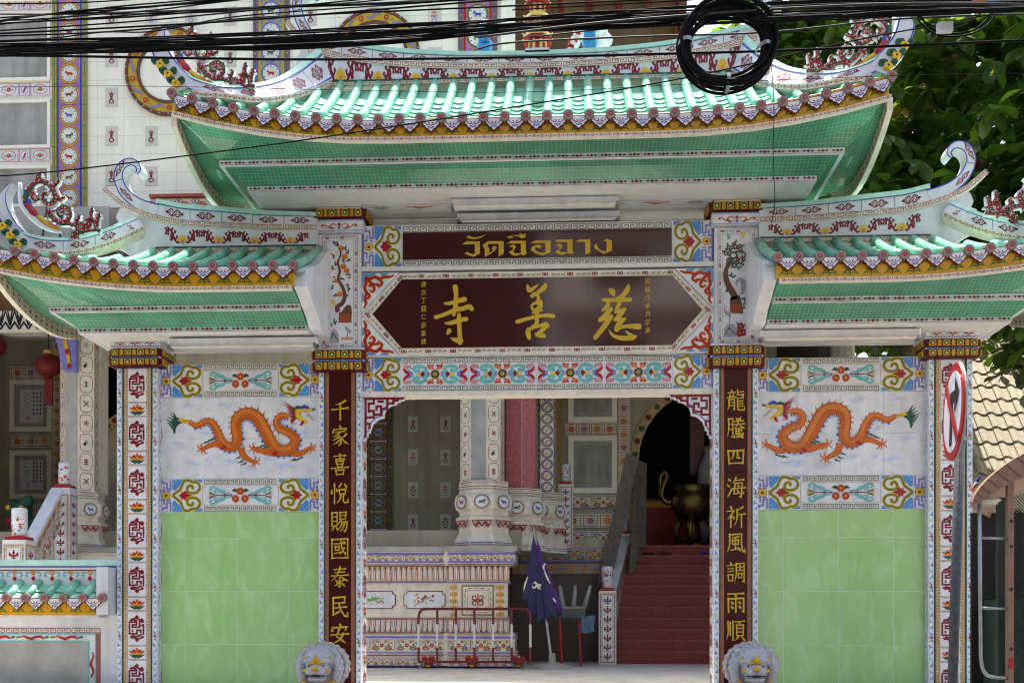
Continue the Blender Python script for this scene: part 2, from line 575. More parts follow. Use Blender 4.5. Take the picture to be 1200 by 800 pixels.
def maroon_orn(w_, h_):
 """upright fret ornament of a column tile"""
 a = Art()
 cx = w_ / 2
 t = w_ * .085
 P = lambda x, y: (cx + x * w_ * 1.3, y * h_)
 a.poly('dred', [P(0, .97), P(-.09, .89), P(0, .84), P(.09, .89)], 1)
 a.poly('dred', [P(0, .03), P(-.09, .11), P(0, .16), P(.09, .11)], 1)
 for pts in ([(-.28, .78), (-.05, .86), (.1, .80), (.28, .76)], [(-.28, .22), (-.1, .18), (.05, .14), (.28, .22)],
    [(-.3, .74), (-.3, .30)], [(-.3, .72), (-.02, .72), (-.02, .62), (-.18, .62), (-.18, .54), (.1, .54), (.1, .76), (.26, .70)],
    [(.26, .66), (.26, .28)], [(-.3, .32), (0, .32), (0, .44), (.16, .44), (.16, .34)], [(-.18, .46), (-.18, .38)], [(.1, .62), (.26, .58)],
    [(-.2, .26), (0, .22), (.2, .30)], [(-.14, .80), (.02, .76)]):
  a.stroke('dred', [P(*p) for p in pts], t, 2)
 for s in (1, -1):
  a.disc('dred', P(s * .2, .80), t * .9, 2, 6)
  a.disc('dred', P(-s * .2, .2), t * .9, 2, 6)
 return a
def lotus(w_, h_, stem=True):
 a = Art()
 P = lambda x, y: (w_ / 2 + x * w_, y * h_)
 if stem:
  for s in (1, -1):
   a.stroke('dgreen', [P(0, .22), P(s * .22, .18), P(s * .42, .36)], [h_ * .16, h_ * .2, .1], 1)
   a.stroke('dgreen', [P(0, .12), P(s * .12, .05), P(s * .2, .12)], [h_ * .12, h_ * .1, .1], 1)
 for s in (1, -1):
  a.poly('oran', [P(0, .3), P(s * .2, .3), P(s * .38, .52), P(s * .42, .66), P(s * .26, .62), P(s * .1, .5)], 2)
  a.poly('red', [P(0, .3), P(s * .12, .38), P(s * .24, .6), P(s * .2, .78), P(s * .08, .66)], 3)
  a.poly('yellow', [P(s * .02, .3), P(s * .16, .36), P(s * .22, .5), P(s * .1, .46)], 4)
 a.poly('oran', [P(-.1, .4), P(-.07, .75), P(0, .95), P(.07, .75), P(.1, .4), P(0, .3)], 4)
 a.poly('yellow', [P(-.04, .4), P(0, .66), P(.04, .4)], 5)
 return a
def vine(w_, h_, seed=0):
 """blue and green scrolling vine, upright"""
 a = Art()
 rr = random.Random(seed)
 n = int(h_ / (w_ * 1.0))
 for i in range(n):
  y = (i + .3) * h_ / n
  s = 1 if i % 2 else -1
  x = w_ / 2
  a.stroke('blue' if i % 3 else 'turq', sp([(x - s * w_ * .3, y), (x + s * w_ * .1, y + w_ * .25), (x + s * w_ * .3, y + w_ * .65)], 3), [w_ * .08, w_ * .26, w_ * .08], 1)
  if rr.random() < .6:
   a.stroke('royal', [(x + s * w_ * .28, y), (x, y + w_ * .3)], [w_ * .2, w_ * .06], 2)
 return a
def diamond_scroll(w_, h_, m='dred'):
 """long lozenge of scrolls (ridge tile)"""
 a = Art()
 P = lambda x, y: (x * w_, y * h_)
 for s in (1, -1):
  a.poly(m, [P(s * .5, 0), P(s * .36, .2), P(s * .30, 0), P(s * .36, -.2)], 1)
  for t in (1, -1):
   a.stroke(m, [P(s * x, t * y) for x, y in sp([(.34, .1), (.24, .32), (.12, .42), (.06, .2), (.14, .05)], 3)], [h_ * .12, h_ * .16, h_ * .06], 2)
   a.stroke(m, [P(s * x, t * y) for x, y in [(.28, -.02), (.18, .22)]], h_ * .1, 2)
 a.stroke(m, [P(-.14, -.34), P(.0, .1), P(.12, .36)], h_ * .14, 2)
 a.stroke(m, [P(-.04, -.36), P(.1, .0)], h_ * .1, 2)
 return a
def ridge_floral(w_, h_):
 """yellow lotus between dark red leafy scrolls (cm, centred)"""
 a = Art()
 for s in (1, -1):
  X = lambda x: s * x * w_
  Y = lambda y: y * h_
  main = sp([(.09, -.30), (.16, -.34), (.24, -.10), (.30, .22), (.38, .34), (.46, .20)], 4)
  a.stroke('dred', [(X(x), Y(y)) for x, y in main], [h_ * .10, h_ * .15, h_ * .1], 1)
  for bx, by, dx, dy in ((.17, -.3, .05, .3), (.2, -.2, -.05, .36), (.25, .0, .07, -.28), (.27, .1, -.07, .3), (.31, .24, .02, -.5), (.36, .34, .06, .12), (.38, .3, .03, -.4), (.42, .28, .06, -.34), (.24, -.1, .08, -.2), (.33, .3, -.05, .2), (.44, .24, .04, .2)):
   a.stroke('dred', [(X(bx), Y(by)), (X(bx + dx * .7), Y(by + dy * .3)), (X(bx + dx), Y(by + dy * .55)), (X(bx + dx * .5), Y(by + dy * .72))], [h_ * .06, h_ * .10, h_ * .13, h_ * .09], 2)
 for i in range(-3, 4):
  q = i * .42
  a.poly('yellow', [(0, -.30 * h_), (5.2 * sin(q - .22), -.30 * h_ + 5.4 * cos(q - .22)), (7.2 * sin(q), -.30 * h_ + 7.6 * cos(q) * (1 if abs(i) < 2 else .86)), (5.2 * sin(q + .22), -.30 * h_ + 5.4 * cos(q + .22))], 2 + abs(i) % 2)
 a.disc('lorange', (0, -.22 * h_), 2.4, 4, 8, 1.7)
 a.stroke('olive', [(-2, -.36 * h_), (2, -.36 * h_)], 1, 4)
 return a
def bead_strip(L, h_):
 """white strip with little red and black lozenges"""
 a = Art()
 n = max(1, round(L / (h_ * 2.9)))
 u = L / n
 for i in range(n):
  x = (i + .5) * u
  y = h_ * .5
  a.poly('dred', [(x - u * .16, y), (x, y + h_ * .3), (x + u * .16, y), (x, y - h_ * .3)], 1)
  for s in (1, -1):
   a.poly('dgreen', [(x + s * u * .14, y), (x + s * u * .26, y + h_ * .24), (x + s * u * .42, y), (x + s * u * .26, y - h_ * .24)], 2)
   a.disc('grey', (x + s * u * .48, y), h_ * .1, 1, 6)
 a.rect('keyred', 0, h_ * .03, L, h_ * .1, 1)
 return a
def swag_strip(L, h_):
 """small repeating chain"""
 a = Art()
 n = max(1, round(L / (h_ * 2.2)))
 u = L / n
 for i in range(n):
  x = (i + .5) * u
  a.ring('oran', (x, h_ / 2), u * .3, h_ * .12, 1, 8, h_ * .3)
  a.disc('brown', (x, h_ / 2), u * .12, 2, 6, h_ * .14)
  a.disc('dgreen', (x + u / 2, h_ / 2), u * .1, 1, 6, h_ * .2)
 return a
def fascia_orn(w_, h_):
 """green branching emblem on a yellow eave tile"""
 a = Art()
 P = lambda x, y: (w_ / 2 + x * w_, y * h_)
 a.stroke('leafgreen', [P(0, .1), P(0, .78)], w_ * .05, 1)
 a.ring('leafgreen', P(0, .8), w_ * .07, w_ * .04, 1, 8, h_ * .09)
 for s in (1, -1):
  for y0, e in ((.18, .42), (.36, .30), (.55, .2)):
   a.stroke('leafgreen', [P(0, y0 + .08), P(s * e * .55, y0 + .1), P(s * e, y0 - .05)], [w_ * .05, w_ * .06, w_ * .025], 1)
   a.stroke('leafgreen', [P(s * e * .55, y0 + .1), P(s * e * .8, y0 + .14)], [w_ * .05, w_ * .02], 2)
 return a
def fire_scroll(w_, h_):
 """red and orange scrollwork in a right-angled corner (corner at 0,0 ; legs +u, +v)"""
 a = Art()
 a.poly('blue', [(0, 0), (w_ * .42, 0), (w_ * .3, h_ * .10), (w_ * .2, h_ * .08), (w_ * .12, h_ * .2), (w_ * .06, h_ * .3), (0, h_ * .4)], 1)
 a.poly('blue', [(w_ * .5, 0), (w_ * .78, 0), (w_ * .7, h_ * .07), (w_ * .6, h_ * .09)], 1)
 a.poly('blue', [(0, h_ * .5), (0, h_ * .78), (w_ * .07, h_ * .7), (w_ * .09, h_ * .6)], 1)
 def S(pts, w0):
  q = [(x * w_, y * h_) for x, y in sp(pts, 4)]
  a.stroke('yellow', q, [w0 * 1.35, w0 * 1.3, w0 * .7], 2)
  a.stroke('oran', q, [w0 * 1.1, w0 * 1.05, w0 * .5], 3)
  a.stroke('red', q, [w0 * .75, w0 * .75, w0 * .3], 4)
 W0 = w_ * .085
 S([(.1, .1), (.2, .2), (.3, .3), (.36, .42), (.3, .5), (.22, .44)], W0)
 S([(.1, .1), (.24, .14), (.38, .1), (.5, .16), (.58, .26), (.52, .33), (.45, .27)], W0)
 S([(.1, .1), (.12, .26), (.08, .4), (.14, .52), (.22, .6), (.16, .68), (.1, .62)], W0)
 S([(.5, .16), (.66, .1), (.8, .1), (.92, .05)], W0 * .9)
 S([(.14, .52), (.09, .7), (.12, .82), (.05, .94)], W0 * .9)
 S([(.3, .3), (.42, .3), (.5, .4)], W0 * .7)
 S([(.3, .3), (.22, .34), (.2, .3)], W0 * .7)
 return a
def board_edge(L, h_):
 """pale border with pairs of dark red squares"""
 a = Art()
 n = max(1, round(L / (h_ * 6)))
 u = L / n
 for i in range(n):
  x = i * u
  for d in (.08, .2):
   a.box('dred', x + d * u - h_ * .34, h_ * .16, x + d * u + h_ * .34, h_ * .84, h_ * .2, 1)
  for d in (.4, .6, .8):
   a.stroke('olive', [(x + (d - .07) * u, h_ * .3), (x + d * u, h_ * .65), (x + (d + .08) * u, h_ * .35)], h_ * .18, 1)
   a.stroke('grey', [(x + (d - .04) * u, h_ * .75), (x + (d + .1) * u, h_ * .75)], h_ * .12, 1)
 return a
def oval_motif(w_, h_, seed):
 """outlined oval with a small emblem"""
 a = Art()
 rr = random.Random(seed)
 cx, cy = w_ / 2, h_ / 2
 n = 16
 pts = []
 for i in range(n):
  q = 2 * pi * i / n
  pts.append((cx + w_ * .38 * max(-1, min(1, 1.25 * cos(q))), cy + h_ * .43 * max(-1, min(1, 1.15 * sin(q)))))
 a.stroke('keyred', pts, w_ * .045, 1, True)
 c1, c2 = rr.choice([('black', 'grey'), ('brown', 'oran'), ('red', 'brown'), ('grey', 'black')])
 k = seed % 4
 if k == 0:
  a.stroke(c1, [(cx - w_ * .16, cy - h_ * .14), (cx + w_ * .16, cy + h_ * .14)], w_ * .07, 1)
  a.stroke(c1, [(cx - w_ * .16, cy + h_ * .14), (cx + w_ * .16, cy - h_ * .14)], w_ * .07, 2)
 elif k == 1:
  for d in (-.1, 0, .1):
   a.rect(c1, cx - w_ * .13, cy + d * h_ - h_ * .035, cx + w_ * .13, cy + d * h_ + h_ * .03, 1)
  a.stroke(c2, [(cx, cy - h_ * .16), (cx, cy + h_ * .16)], w_ * .07, 2)
 elif k == 2:
  a.stroke(c1, [(cx - w_ * .12, cy - h_ * .14), (cx + w_ * .05, cy + h_ * .12)], [w_ * .2, w_ * .06], 1)
  a.stroke(c2, [(cx + w_ * .12, cy - h_ * .1), (cx - w_ * .02, cy + h_ * .14)], w_ * .07, 2)
 else:
  for q in range(5):
   a.stroke(c1, [(cx, cy), (cx + w_ * .17 * cos(q * 1.26), cy + h_ * .15 * sin(q * 1.26))], [w_ * .05, w_ * .09], 1)
 return a
def animal(r, mat, seed):
 """tiny four-legged beast"""
 a = Art()
 s = 1 if seed % 2 else -1
 a.stroke(mat, [(-s * r * .6, 0), (s * r * .4, r * .05)], [r * .36, r * .42], 1)
 a.disc(mat, (s * r * .6, r * .28), r * .24, 2, 7)
 for x in (-.52, -.3, .2, .42):
  a.stroke(mat, [(s * r * x, 0), (s * r * (x + (seed % 3 - 1) * .1), -r * .48)], r * .13, 1)
 a.stroke(mat, [(-s * r * .6, r * .05), (-s * r * .85, r * .3 * (1 if seed % 5 else -1))], r * .1, 1)
 if seed % 3 == 0:
  a.stroke(mat, [(s * r * .6, r * .4), (s * r * .55, r * .7)], r * .1, 1)
 return a
def zodiac(d, seed, ringm='gold', bgm='pink', inner='cream', dm='white'):
 """square tile d x d: ringed medallion with a beast"""
 a = Art()
 a.rect(bgm, 0, 0, d, d, 1)
 for s in (0, d):
  for t in (0, d):
   a.disc('purple', (s * .86 + d * .07, t * .86 + d * .07), d * .06, 2, 6)
 a.disc(ringm, (d / 2, d / 2), d * .47, 2, 18)
 a.disc(dm, (d / 2, d / 2), d * .37, 3, 16)
 for i in range(12):
  q = i * pi / 6
  a.disc('dgreen' if i % 2 else 'turq', (d / 2 + d * .31 * cos(q), d / 2 + d * .31 * sin(q)), d * .035, 4, 5)
 a.ring('brown', (d / 2, d / 2), d * .41, d * .02, 4, 18)
 a.disc(inner, (d / 2, d / 2), d * .25, 4, 12)
 a.stamp(animal(d * .24, ('red', 'brown', 'royal', 'dgreen')[seed % 4], seed), d / 2, d / 2, 1, dl=4)
 return a
def emblem(w_, h_, seed):
 """grey tile with a small red emblem"""
 a = Art()
 P = lambda x, y: (w_ / 2 + x * w_, h_ / 2 + y * h_)
 k = seed % 4
 m1, m2 = (('red', 'dred'), ('dred', 'dgreen'), ('oran', 'purple'), ('red', 'brown'))[k]
 a.stroke(m1, [P(0, .1), P(0, .34)], [w_ * .12, w_ * .03], 1)
 for s in (1, -1):
  a.stroke(m1, [P(0, .1), P(s * .14, .22), P(s * .2, .12)], [w_ * .09, w_ * .06, w_ * .03], 1)
  if k in (0, 3):
   a.stroke(m2, [P(s * .2, -.28), P(-s * .12, .12)], w_ * .07, 2)
  else:
   a.stroke(m1, [P(0, -.05), P(s * .22, .02), P(s * .24, -.1)], [w_ * .12, w_ * .08, w_ * .03], 2)
  a.stroke(m2, [P(0, -.12), P(s * .2, -.2), P(s * .14, -.3)], w_ * .06, 2)
 a.disc(m2 if k != 1 else 'yellow', P(0, 0), w_ * .1, 3, 7)
 a.rect(m2, *P(-.14, -.34), *P(.14, -.29), 3)
 return a
def newel_orn(w_, h_):
 """stack of little dark red flower sprigs in a tan border"""
 a = Art()
 a.box('tan', w_ * .03, h_ * .01, w_ * .97, h_ * .99, w_ * .09, 1)
 for s in (.05, .95):
  for i in range(int(h_ / (w_ * .3))):
   a.disc('red', (w_ * s + (.02 if s < .5 else -.02) * w_, (i + .5) * w_ * .3), w_ * .04, 2, 5)
 a.box('grey', w_ * .16, h_ * .03, w_ * .84, h_ * .97, w_ * .03, 1)
 n = max(1, round(h_ * .92 / (w_ * .55)))
 u = h_ * .92 / n
 for i in range(n):
  y = h_ * .04 + (i + .5) * u
  c = w_ / 2
  a.stroke('dred', [(c, y - u * .45), (c, y + u * .4)], w_ * .05, 1)
  for s in (1, -1):
   a.stroke('dred', [(c, y - u * .2), (c + s * w_ * .18, y - u * .08), (c + s * w_ * .2, y + u * .16)], [w_ * .06, w_ * .12, w_ * .03], 1)
   a.stroke('olive', [(c, y - u * .35), (c + s * w_ * .14, y - u * .32)], [w_ * .08, w_ * .03], 1)
  a.disc('red', (c, y + u * .1), w_ * .08, 2, 6)
 return a
def floral_band(L, h_, seed=0):
 """dense red, green and orange scroll border"""
 a = Art()
 n = max(1, round(L / (h_ * 2.4)))
 u = L / n
 P = lambda i, x, y: ((i + x) * u, y * h_)
 for i in range(n):
  a.stroke('dred', [P(i, .02, .1), P(i, .02, .9), P(i, .3, .9), P(i, .3, .7)], h_ * .06, 1)
  a.stroke('dred', [P(i, .98, .1), P(i, .7, .1), P(i, .7, .3)], h_ * .06, 1)
  for s in (1, -1):
   a.stroke('olive', [P(i, .5 + s * x, y) for x, y in sp([(.1, .2), (.2, .3), (.28, .65), (.38, .75), (.42, .55)], 3)], [h_ * .12, h_ * .1, h_ * .06], 1)
   a.stroke('dgreen', [P(i, .5 + s * .1, .75), P(i, .5 + s * .22, .85)], [h_ * .14, h_ * .05], 1)
   a.disc('oran' if (i + seed) % 2 else 'purple', P(i, .5 + s * .3, .35), h_ * .17, 2, 6)
   a.stroke('dred', [P(i, .5 + s * .14, .08), P(i, .5 + s * .3, .1), P(i, .5 + s * .4, .28)], h_ * .1, 1)
   a.stroke('lorange', [P(i, .5 + s * .08, .92), P(i, .5 + s * .3, .9)], h_ * .1, 1)
   a.stroke('olive', [P(i, .5 + s * .2, .2), P(i, .5 + s * .12, .45)], h_ * .12, 1)
  a.disc('red', P(i, .5, .5), h_ * .2, 3, 8)
  a.disc('lorange', P(i, .5, .5), h_ * .09, 4, 6)
 a.rect('purple', 0, -h_ * .14, L, -h_ * .04, 1)
 a.rect('purple', 0, h_ * 1.04, L, h_ * 1.14, 1)
 return a
def corner_fret(w_, h_):
 """dark red fret of a bracket, corner at (0, h) top-left"""
 a = Art()
 t = w_ * .05
 for pts in ([(.06, .12), (.06, .97)], [(.03, .965), (.9, .965)], [(.06, .42), (.15, .42), (.15, .31)], [(.06, .56), (.24, .56), (.24, .70), (.13, .70)], [(.24, .62), (.40, .62), (.40, .80), (.30, .80), (.30, .71)],
    [(.13, .66), (.13, .86), (.24, .86), (.24, .97)], [(.40, .74), (.54, .74), (.54, .97)], [(.54, .86), (.67, .86), (.67, .92), (.78, .92)], [(.32, .90), (.46, .90)]):
  a.stroke('dred', [(x * w_, y * h_) for x, y in pts], t, 2)
 return a
def dragon():
 """orange dragon, head on the right; units: cm over a 190 x 185 field (origin lower left of the whole panel)"""
 a = Art()
 K = 190 / 822
 P = lambda x, y: (x * K, (800 - y) * K)
 cloud = [(150, 215, 90), (330, 215, 100), (240, 360, 70), (90, 410, 90), (170, 510, 110), (360, 500, 100), (560, 490, 100), (480, 540, 110), (650, 525, 150), (740, 360, 50), (250, 500, 60), (620, 540, 70)]
 for x, y, L in cloud:
  for d in (0, 10):
   a.stroke('pale', [P(*q) for q in sp([(x - L / 2 + d * 2, y + d), (x - L / 5, y - 6 + d), (x + L / 6, y + 3 + d), (x + L / 2 - d, y - 4 + d)], 3)], [.3, 1.6, .9, .2], 1)
  a.ring('pale', P(x - 6, y - 6), 1.7, .6, 1, 8)
 cl = [(112, 298), (150, 303), (190, 322), (230, 302), (262, 305), (290, 345), (310, 395), (340, 428), (376, 430), (396, 395), (388, 330), (398, 283), (440, 262), (490, 278), (530, 340), (565, 410), (600, 448), (645, 452), (682, 425), (688, 388), (650, 355), (608, 338), (595, 300), (618, 275), (655, 278)]
 ws = [10, 22, 30, 34, 38, 42, 46, 50, 52, 54, 56, 60, 64, 66, 66, 62, 60, 58, 54, 48, 46, 42, 38, 34, 30]
 path = sp([P(*q) for q in cl], 5)
 N = len(path)
 wk = [x * K * .92 for x in ws]
 L, R = offset_line(path, wk)
 Lw, Rw = offset_line(path, [x * 1.16 for x in wk])
 for i in range(0, N - 1):                                    # spines
  if i % 2 == 0 and i > 4:
   p, q = L[i], L[i + 1]
   dx, dy = L[i][0] - path[i][0], L[i][1] - path[i][1]
   tx, ty = q[0] - p[0], q[1] - p[1]
   ln = hypot(tx, ty) or 1
   a.poly('oran', [(p[0] - dx * .2, p[1] - dy * .2), (q[0] - dx * .2, q[1] - dy * .2), (p[0] + dx * .72 - tx / ln * 2, p[1] + dy * .72 - ty / ln * 2)], 2)
 bel = [(path[i][0] + (R[i][0] - path[i][0]) * 1.16, path[i][1] + (R[i][1] - path[i][1]) * 1.16) for i in range(N)]
 a.stroke('pale', bel[8:], [.8, 3, 3.4, 3], 3)
 for i in range(9, N - 1, 1):
  if i % 2:
   a.stroke('royal' if i % 4 == 1 else 'blue', [bel[i], (bel[i][0] * .25 + bel[i + 1][0] * .75, bel[i][1] * .25 + bel[i + 1][1] * .75)], 3.3, 4)
 def leg(pts, w_, claws):
  q = [P(*x) for x in sp(pts, 3)]
  a.stroke('brown', q, [w_ * K * 1.12, w_ * K * .9, w_ * K * .55], 4)
  a.stroke('oran', q, [w_ * K, w_ * K * .8, w_ * K * .45], 5)
  e = q[-1]
  for (cx_, cy_, dx, dy) in claws:
   m = (e[0] + cx_ * K, e[1] - cy_ * K)
   a.stroke('oran', sp([e, m, (m[0] + dx * K, m[1] - dy * K)], 3), [2.2, 1.4, .4], 5)
 FL = [(-12, -22, 14, -6), (-26, -8, -4, -16), (-24, 8, -8, 14), (-8, 18, 8, 14), (8, 20, 16, 2)]
 FR = [(-x, y, -dx, dy) for x, y, dx, dy in FL]
 leg([(330, 430), (280, 415), (222, 440)], 34, FL)
 leg([(412, 435), (430, 480), (478, 508)], 34, FR)
 leg([(600, 462), (545, 458), (485, 440)], 40, FL)
 leg([(655, 460), (712, 468), (760, 440)], 34, FR)
 for x, y, dx in ((225, 410, 1), (245, 400, 1), (262, 392, 1), (410, 480, -1), (425, 500, -1), (440, 512, -1), (510, 430, 1), (530, 435, 1), (690, 492, -1), (708, 492, -1), (726, 484, -1)):
  a.stroke('dgreen', [P(x, y), P(x + 14 * dx + 8, y - 6 + 12 * (dx < 0)), P(x + 30 * dx, y - 16 + 30 * (dx < 0))], [1.6, 2, .3], 6)
 a.stroke('brown', path, [x * 1.06 for x in wk], 5)
 a.stroke('oran', path, [x * .94 for x in wk], 6)
 a.stroke('shade', [(p[0] + (q[0] - p[0]) * .35, p[1] + (q[1] - p[1]) * .35) for p, q in zip(path, L)], [x * .38 for x in wk], 7)
 for i in range(2, N - 1):                                    # scales
  for t in (-.62, -.2, .22, .6):
   w_ = lerpw(wk, i, N) / 2
   nx, ny = (L[i][0] - path[i][0]) / w_, (L[i][1] - path[i][1]) / w_
   tx, ty = ny, -nx
   off = .35 * (int(t * 10) % 2) * 1.2
   c = (path[i][0] + nx * w_ * t + tx * off, path[i][1] + ny * w_ * t + ty * off)
   d = w_ * .15
   a.stroke('scale', [(c[0] + nx * d, c[1] + ny * d), (c[0] - tx * d * 1.3, c[1] - ty * d * 1.3), (c[0] - nx * d, c[1] - ny * d)], d * .42, 8)
 for c in ((328, 436), (588, 468)):
  a.stroke('red', [P(c[0] - 14, c[1] + 8), P(c[0], c[1] - 6), P(c[0] + 14, c[1] - 2)], [1.4, 4.5, 1], 8)
 for i in range(9):                                           # tail tuft
  y = 258 + i * 10
  a.stroke('dgreen', [P(*q) for q in sp([(120, 298), (85, 280 + i * 5), (50 + abs(i - 4) * 6, 262 + i * 12), (28 + abs(i - 3) * 11, y + (i - 4) * 3)], 3)], [1.4, 2.2, .3], 4)
 a.stroke('yellow', [P(92, 292), P(115, 294), P(150, 304)], [1, 4.5, 3.5], 7)
 for i in range(9):                                           # mane
  a.stroke('dred' if i % 2 else 'red', [P(*q) for q in sp([(712, 262), (684, 240 + i * 7), (652 + i * 2, 218 + i * 12), (632 + i * 8 - (i % 2) * 12, 202 + i * 14)], 3)], [2.0, 1.7, .3], 8)
 a.stroke('lgreen', [P(690, 258), P(700, 285), P(722, 300)], [3, 4.5, 2], 9)
 a.stroke('yellow', [P(*q) for q in sp([(690, 255), (715, 244), (750, 248), (788, 240)], 3)], [4, 5.5, 3.2, 2.6], 9)
 a.stroke('yellow', [P(*q) for q in sp([(698, 262), (712, 285), (738, 305), (752, 310)], 3)], [5, 4, 2.4], 9)
 a.stroke('dgreen', [P(680, 238), P(700, 232), P(728, 236)], [2, 4, 2], 10)
 a.stroke('royal', [P(712, 236), P(735, 228), P(760, 236)], [2, 4.5, 1.6], 10)
 a.disc('white', P(738, 240), 1, 11, 7)
 a.disc('black', P(738, 240), .55, 12, 6)
 a.stroke('dgreen', [P(772, 246), P(790, 240)], 2, 10)
 a.stroke('red', [P(728, 300), P(722, 318), P(712, 326)], [3.4, 3, 1], 10)
 a.stroke('red', [P(*q) for q in sp([(745, 268), (765, 282), (775, 296), (787, 290)], 3)], [1, .8, .4], 10)
 return a
def bonsai(kind_):
 """potted tree picture, 35 wide x 118 high"""
 a = Art()
 K = 195 / 800
 rr = random.Random(kind_)
 if kind_ == 0:
  P = lambda x, y: ((x - 46) * K, (745 - y) * K)
  a.stroke('brown', [P(*q) for q in sp([(100, 598), (95, 575), (125, 550), (132, 510), (118, 470), (100, 440), (108, 400), (98, 360), (112, 320), (108, 290)], 4)], [6, 5, 3.6, 2.6, 1.4], 2)
  a.poly('brown', [P(102, 650), P(166, 650), P(168, 598), P(165, 570), P(148, 562), P(128, 580), P(118, 598), P(104, 600)], 3)
  a.poly('scale', [P(108, 645), P(160, 645), P(162, 610), P(110, 606)], 4)
  fl = [(115, 290, 1), (132, 330, 1), (125, 378, 1), (142, 398, 1), (108, 512, 1), (80, 430, .5), (92, 450, .6), (156, 432, .5), (68, 318, .4), (78, 390, .4), (150, 470, .4)]
  lv = [(75, 330), (70, 385), (72, 480), (150, 470), (152, 350), (150, 310), (95, 270), (140, 290), (85, 450), (150, 420), (140, 520), (85, 520), (130, 350), (84, 365), (118, 440), (60, 345), (150, 490)]
  a.stroke('royal', [P(70, 255), P(90, 268), P(100, 280)], [1, 5, 1], 3)
  a.stroke('oran', [P(84, 256), P(92, 276)], [.6, 3], 4)
  a.stroke('yellow', [P(62, 535), P(74, 548), P(82, 566)], [1, 5, 2], 3)
  a.poly('grey', [P(55, 745), P(104, 745), P(104, 715), P(92, 688), P(80, 678), P(64, 694)], 3)
  a.stroke('black', [P(62, 735), P(75, 700), P(98, 735)], 1, 4)
  a.stroke('grey', [P(134, 668), P(142, 680), P(156, 692), P(160, 702)], [1.4, 4, 5, 1], 3)
  a.stroke('black', [P(148, 700), P(146, 724)], .7, 3)
  a.stroke('tan', [P(115, 727), P(172, 727)], 3.4, 2)
  a.stamp(flower(2.2, 'red', 'pink', 5), *P(64, 660), 1, dl=3)
  for q in ((80, 630), (92, 640), (76, 645)):
   a.stroke('dgreen', [P(86, 660), P(*q)], [1, 1.4], 3)
 else:
  P = lambda x, y: ((x - 213) * K, (703 - y) * K)
  a.stroke('brown', [P(*q) for q in sp([(278, 540), (265, 495), (240, 450), (228, 410), (232, 375), (250, 345), (260, 320)], 4)], [9, 7, 5, 3.4], 2)
  a.stroke('brown', [P(250, 350), P(285, 340), P(305, 320)], [3, 1], 2)
  a.poly('brown', [P(250, 585), P(312, 590), P(306, 540), P(296, 505), P(268, 495), P(248, 520)], 2)
  a.poly('scale', [P(252, 582), P(308, 586), P(302, 545), P(252, 540)], 3)
  fl = [(285, 325, .55), (250, 290, .55), (300, 295, .5), (265, 260, .5), (240, 330, .5), (310, 340, .45), (285, 280, .5), (275, 350, .45)]
  lv = [(x, y) for x in range(222, 335, 14) for y in range(250, 385, 15) if hypot((x - 275) / 55, (y - 312) / 62) < 1.05 and rr.random() < .75]
  lv += [(255, 405), (265, 410), (232, 470), (240, 485), (318, 520), (322, 545), (314, 565), (300, 530)]
  a.stroke('turq', [P(236, 205), P(245, 225), P(238, 238)], [1, 4, 1], 3)
  a.stroke('yellow', [P(300, 205), P(316, 212), P(308, 230)], [1, 4.5, 1], 3)
  a.stroke('grey', [P(*q) for q in sp([(282, 460), (280, 440), (296, 425), (312, 440), (314, 470), (304, 500)], 3)], [1.6, 2.4, 4, 7, 2], 3)
  a.stroke('grey', [P(226, 550), P(222, 575), P(240, 590), P(255, 605)], [1.2, 1.6, 5, 1], 4)
  a.stroke('black', [P(246, 600), P(248, 640)], .6, 4)
  a.poly('grey', [P(218, 700), P(285, 700), P(285, 660), P(268, 640), P(236, 640), P(220, 660)], 3)
  a.stroke('black', [P(225, 690), P(245, 655), P(278, 690)], .9, 4)
  for q in ((300, 650), (314, 680), (296, 684)):
   a.stamp(flower(4.2, 'red', 'dred', 6), *P(*q), 1, dl=4)
  for q in ((280, 630), (325, 640), (282, 668)):
   a.stroke('dgreen', [P(300, 660), P(*q)], [3, 1], 4)
 for x, y in lv:
  q = rr.random() * 6.28
  for d in (0, 2.2):
   a.disc('dgreen', P(x + 6 * cos(q + d), y + 6 * sin(q + d)), 2.3, 4, 6, 1.0, q + d)
 for x, y, s in fl:
  a.disc('oran' if kind_ == 0 else 'red', P(x, y), 3.6 * s, 5, 9, 3 * s)
  a.disc('lorange' if kind_ == 0 else 'dred', P(x - 2, y - 3), 1.5 * s, 6, 6)
 return a
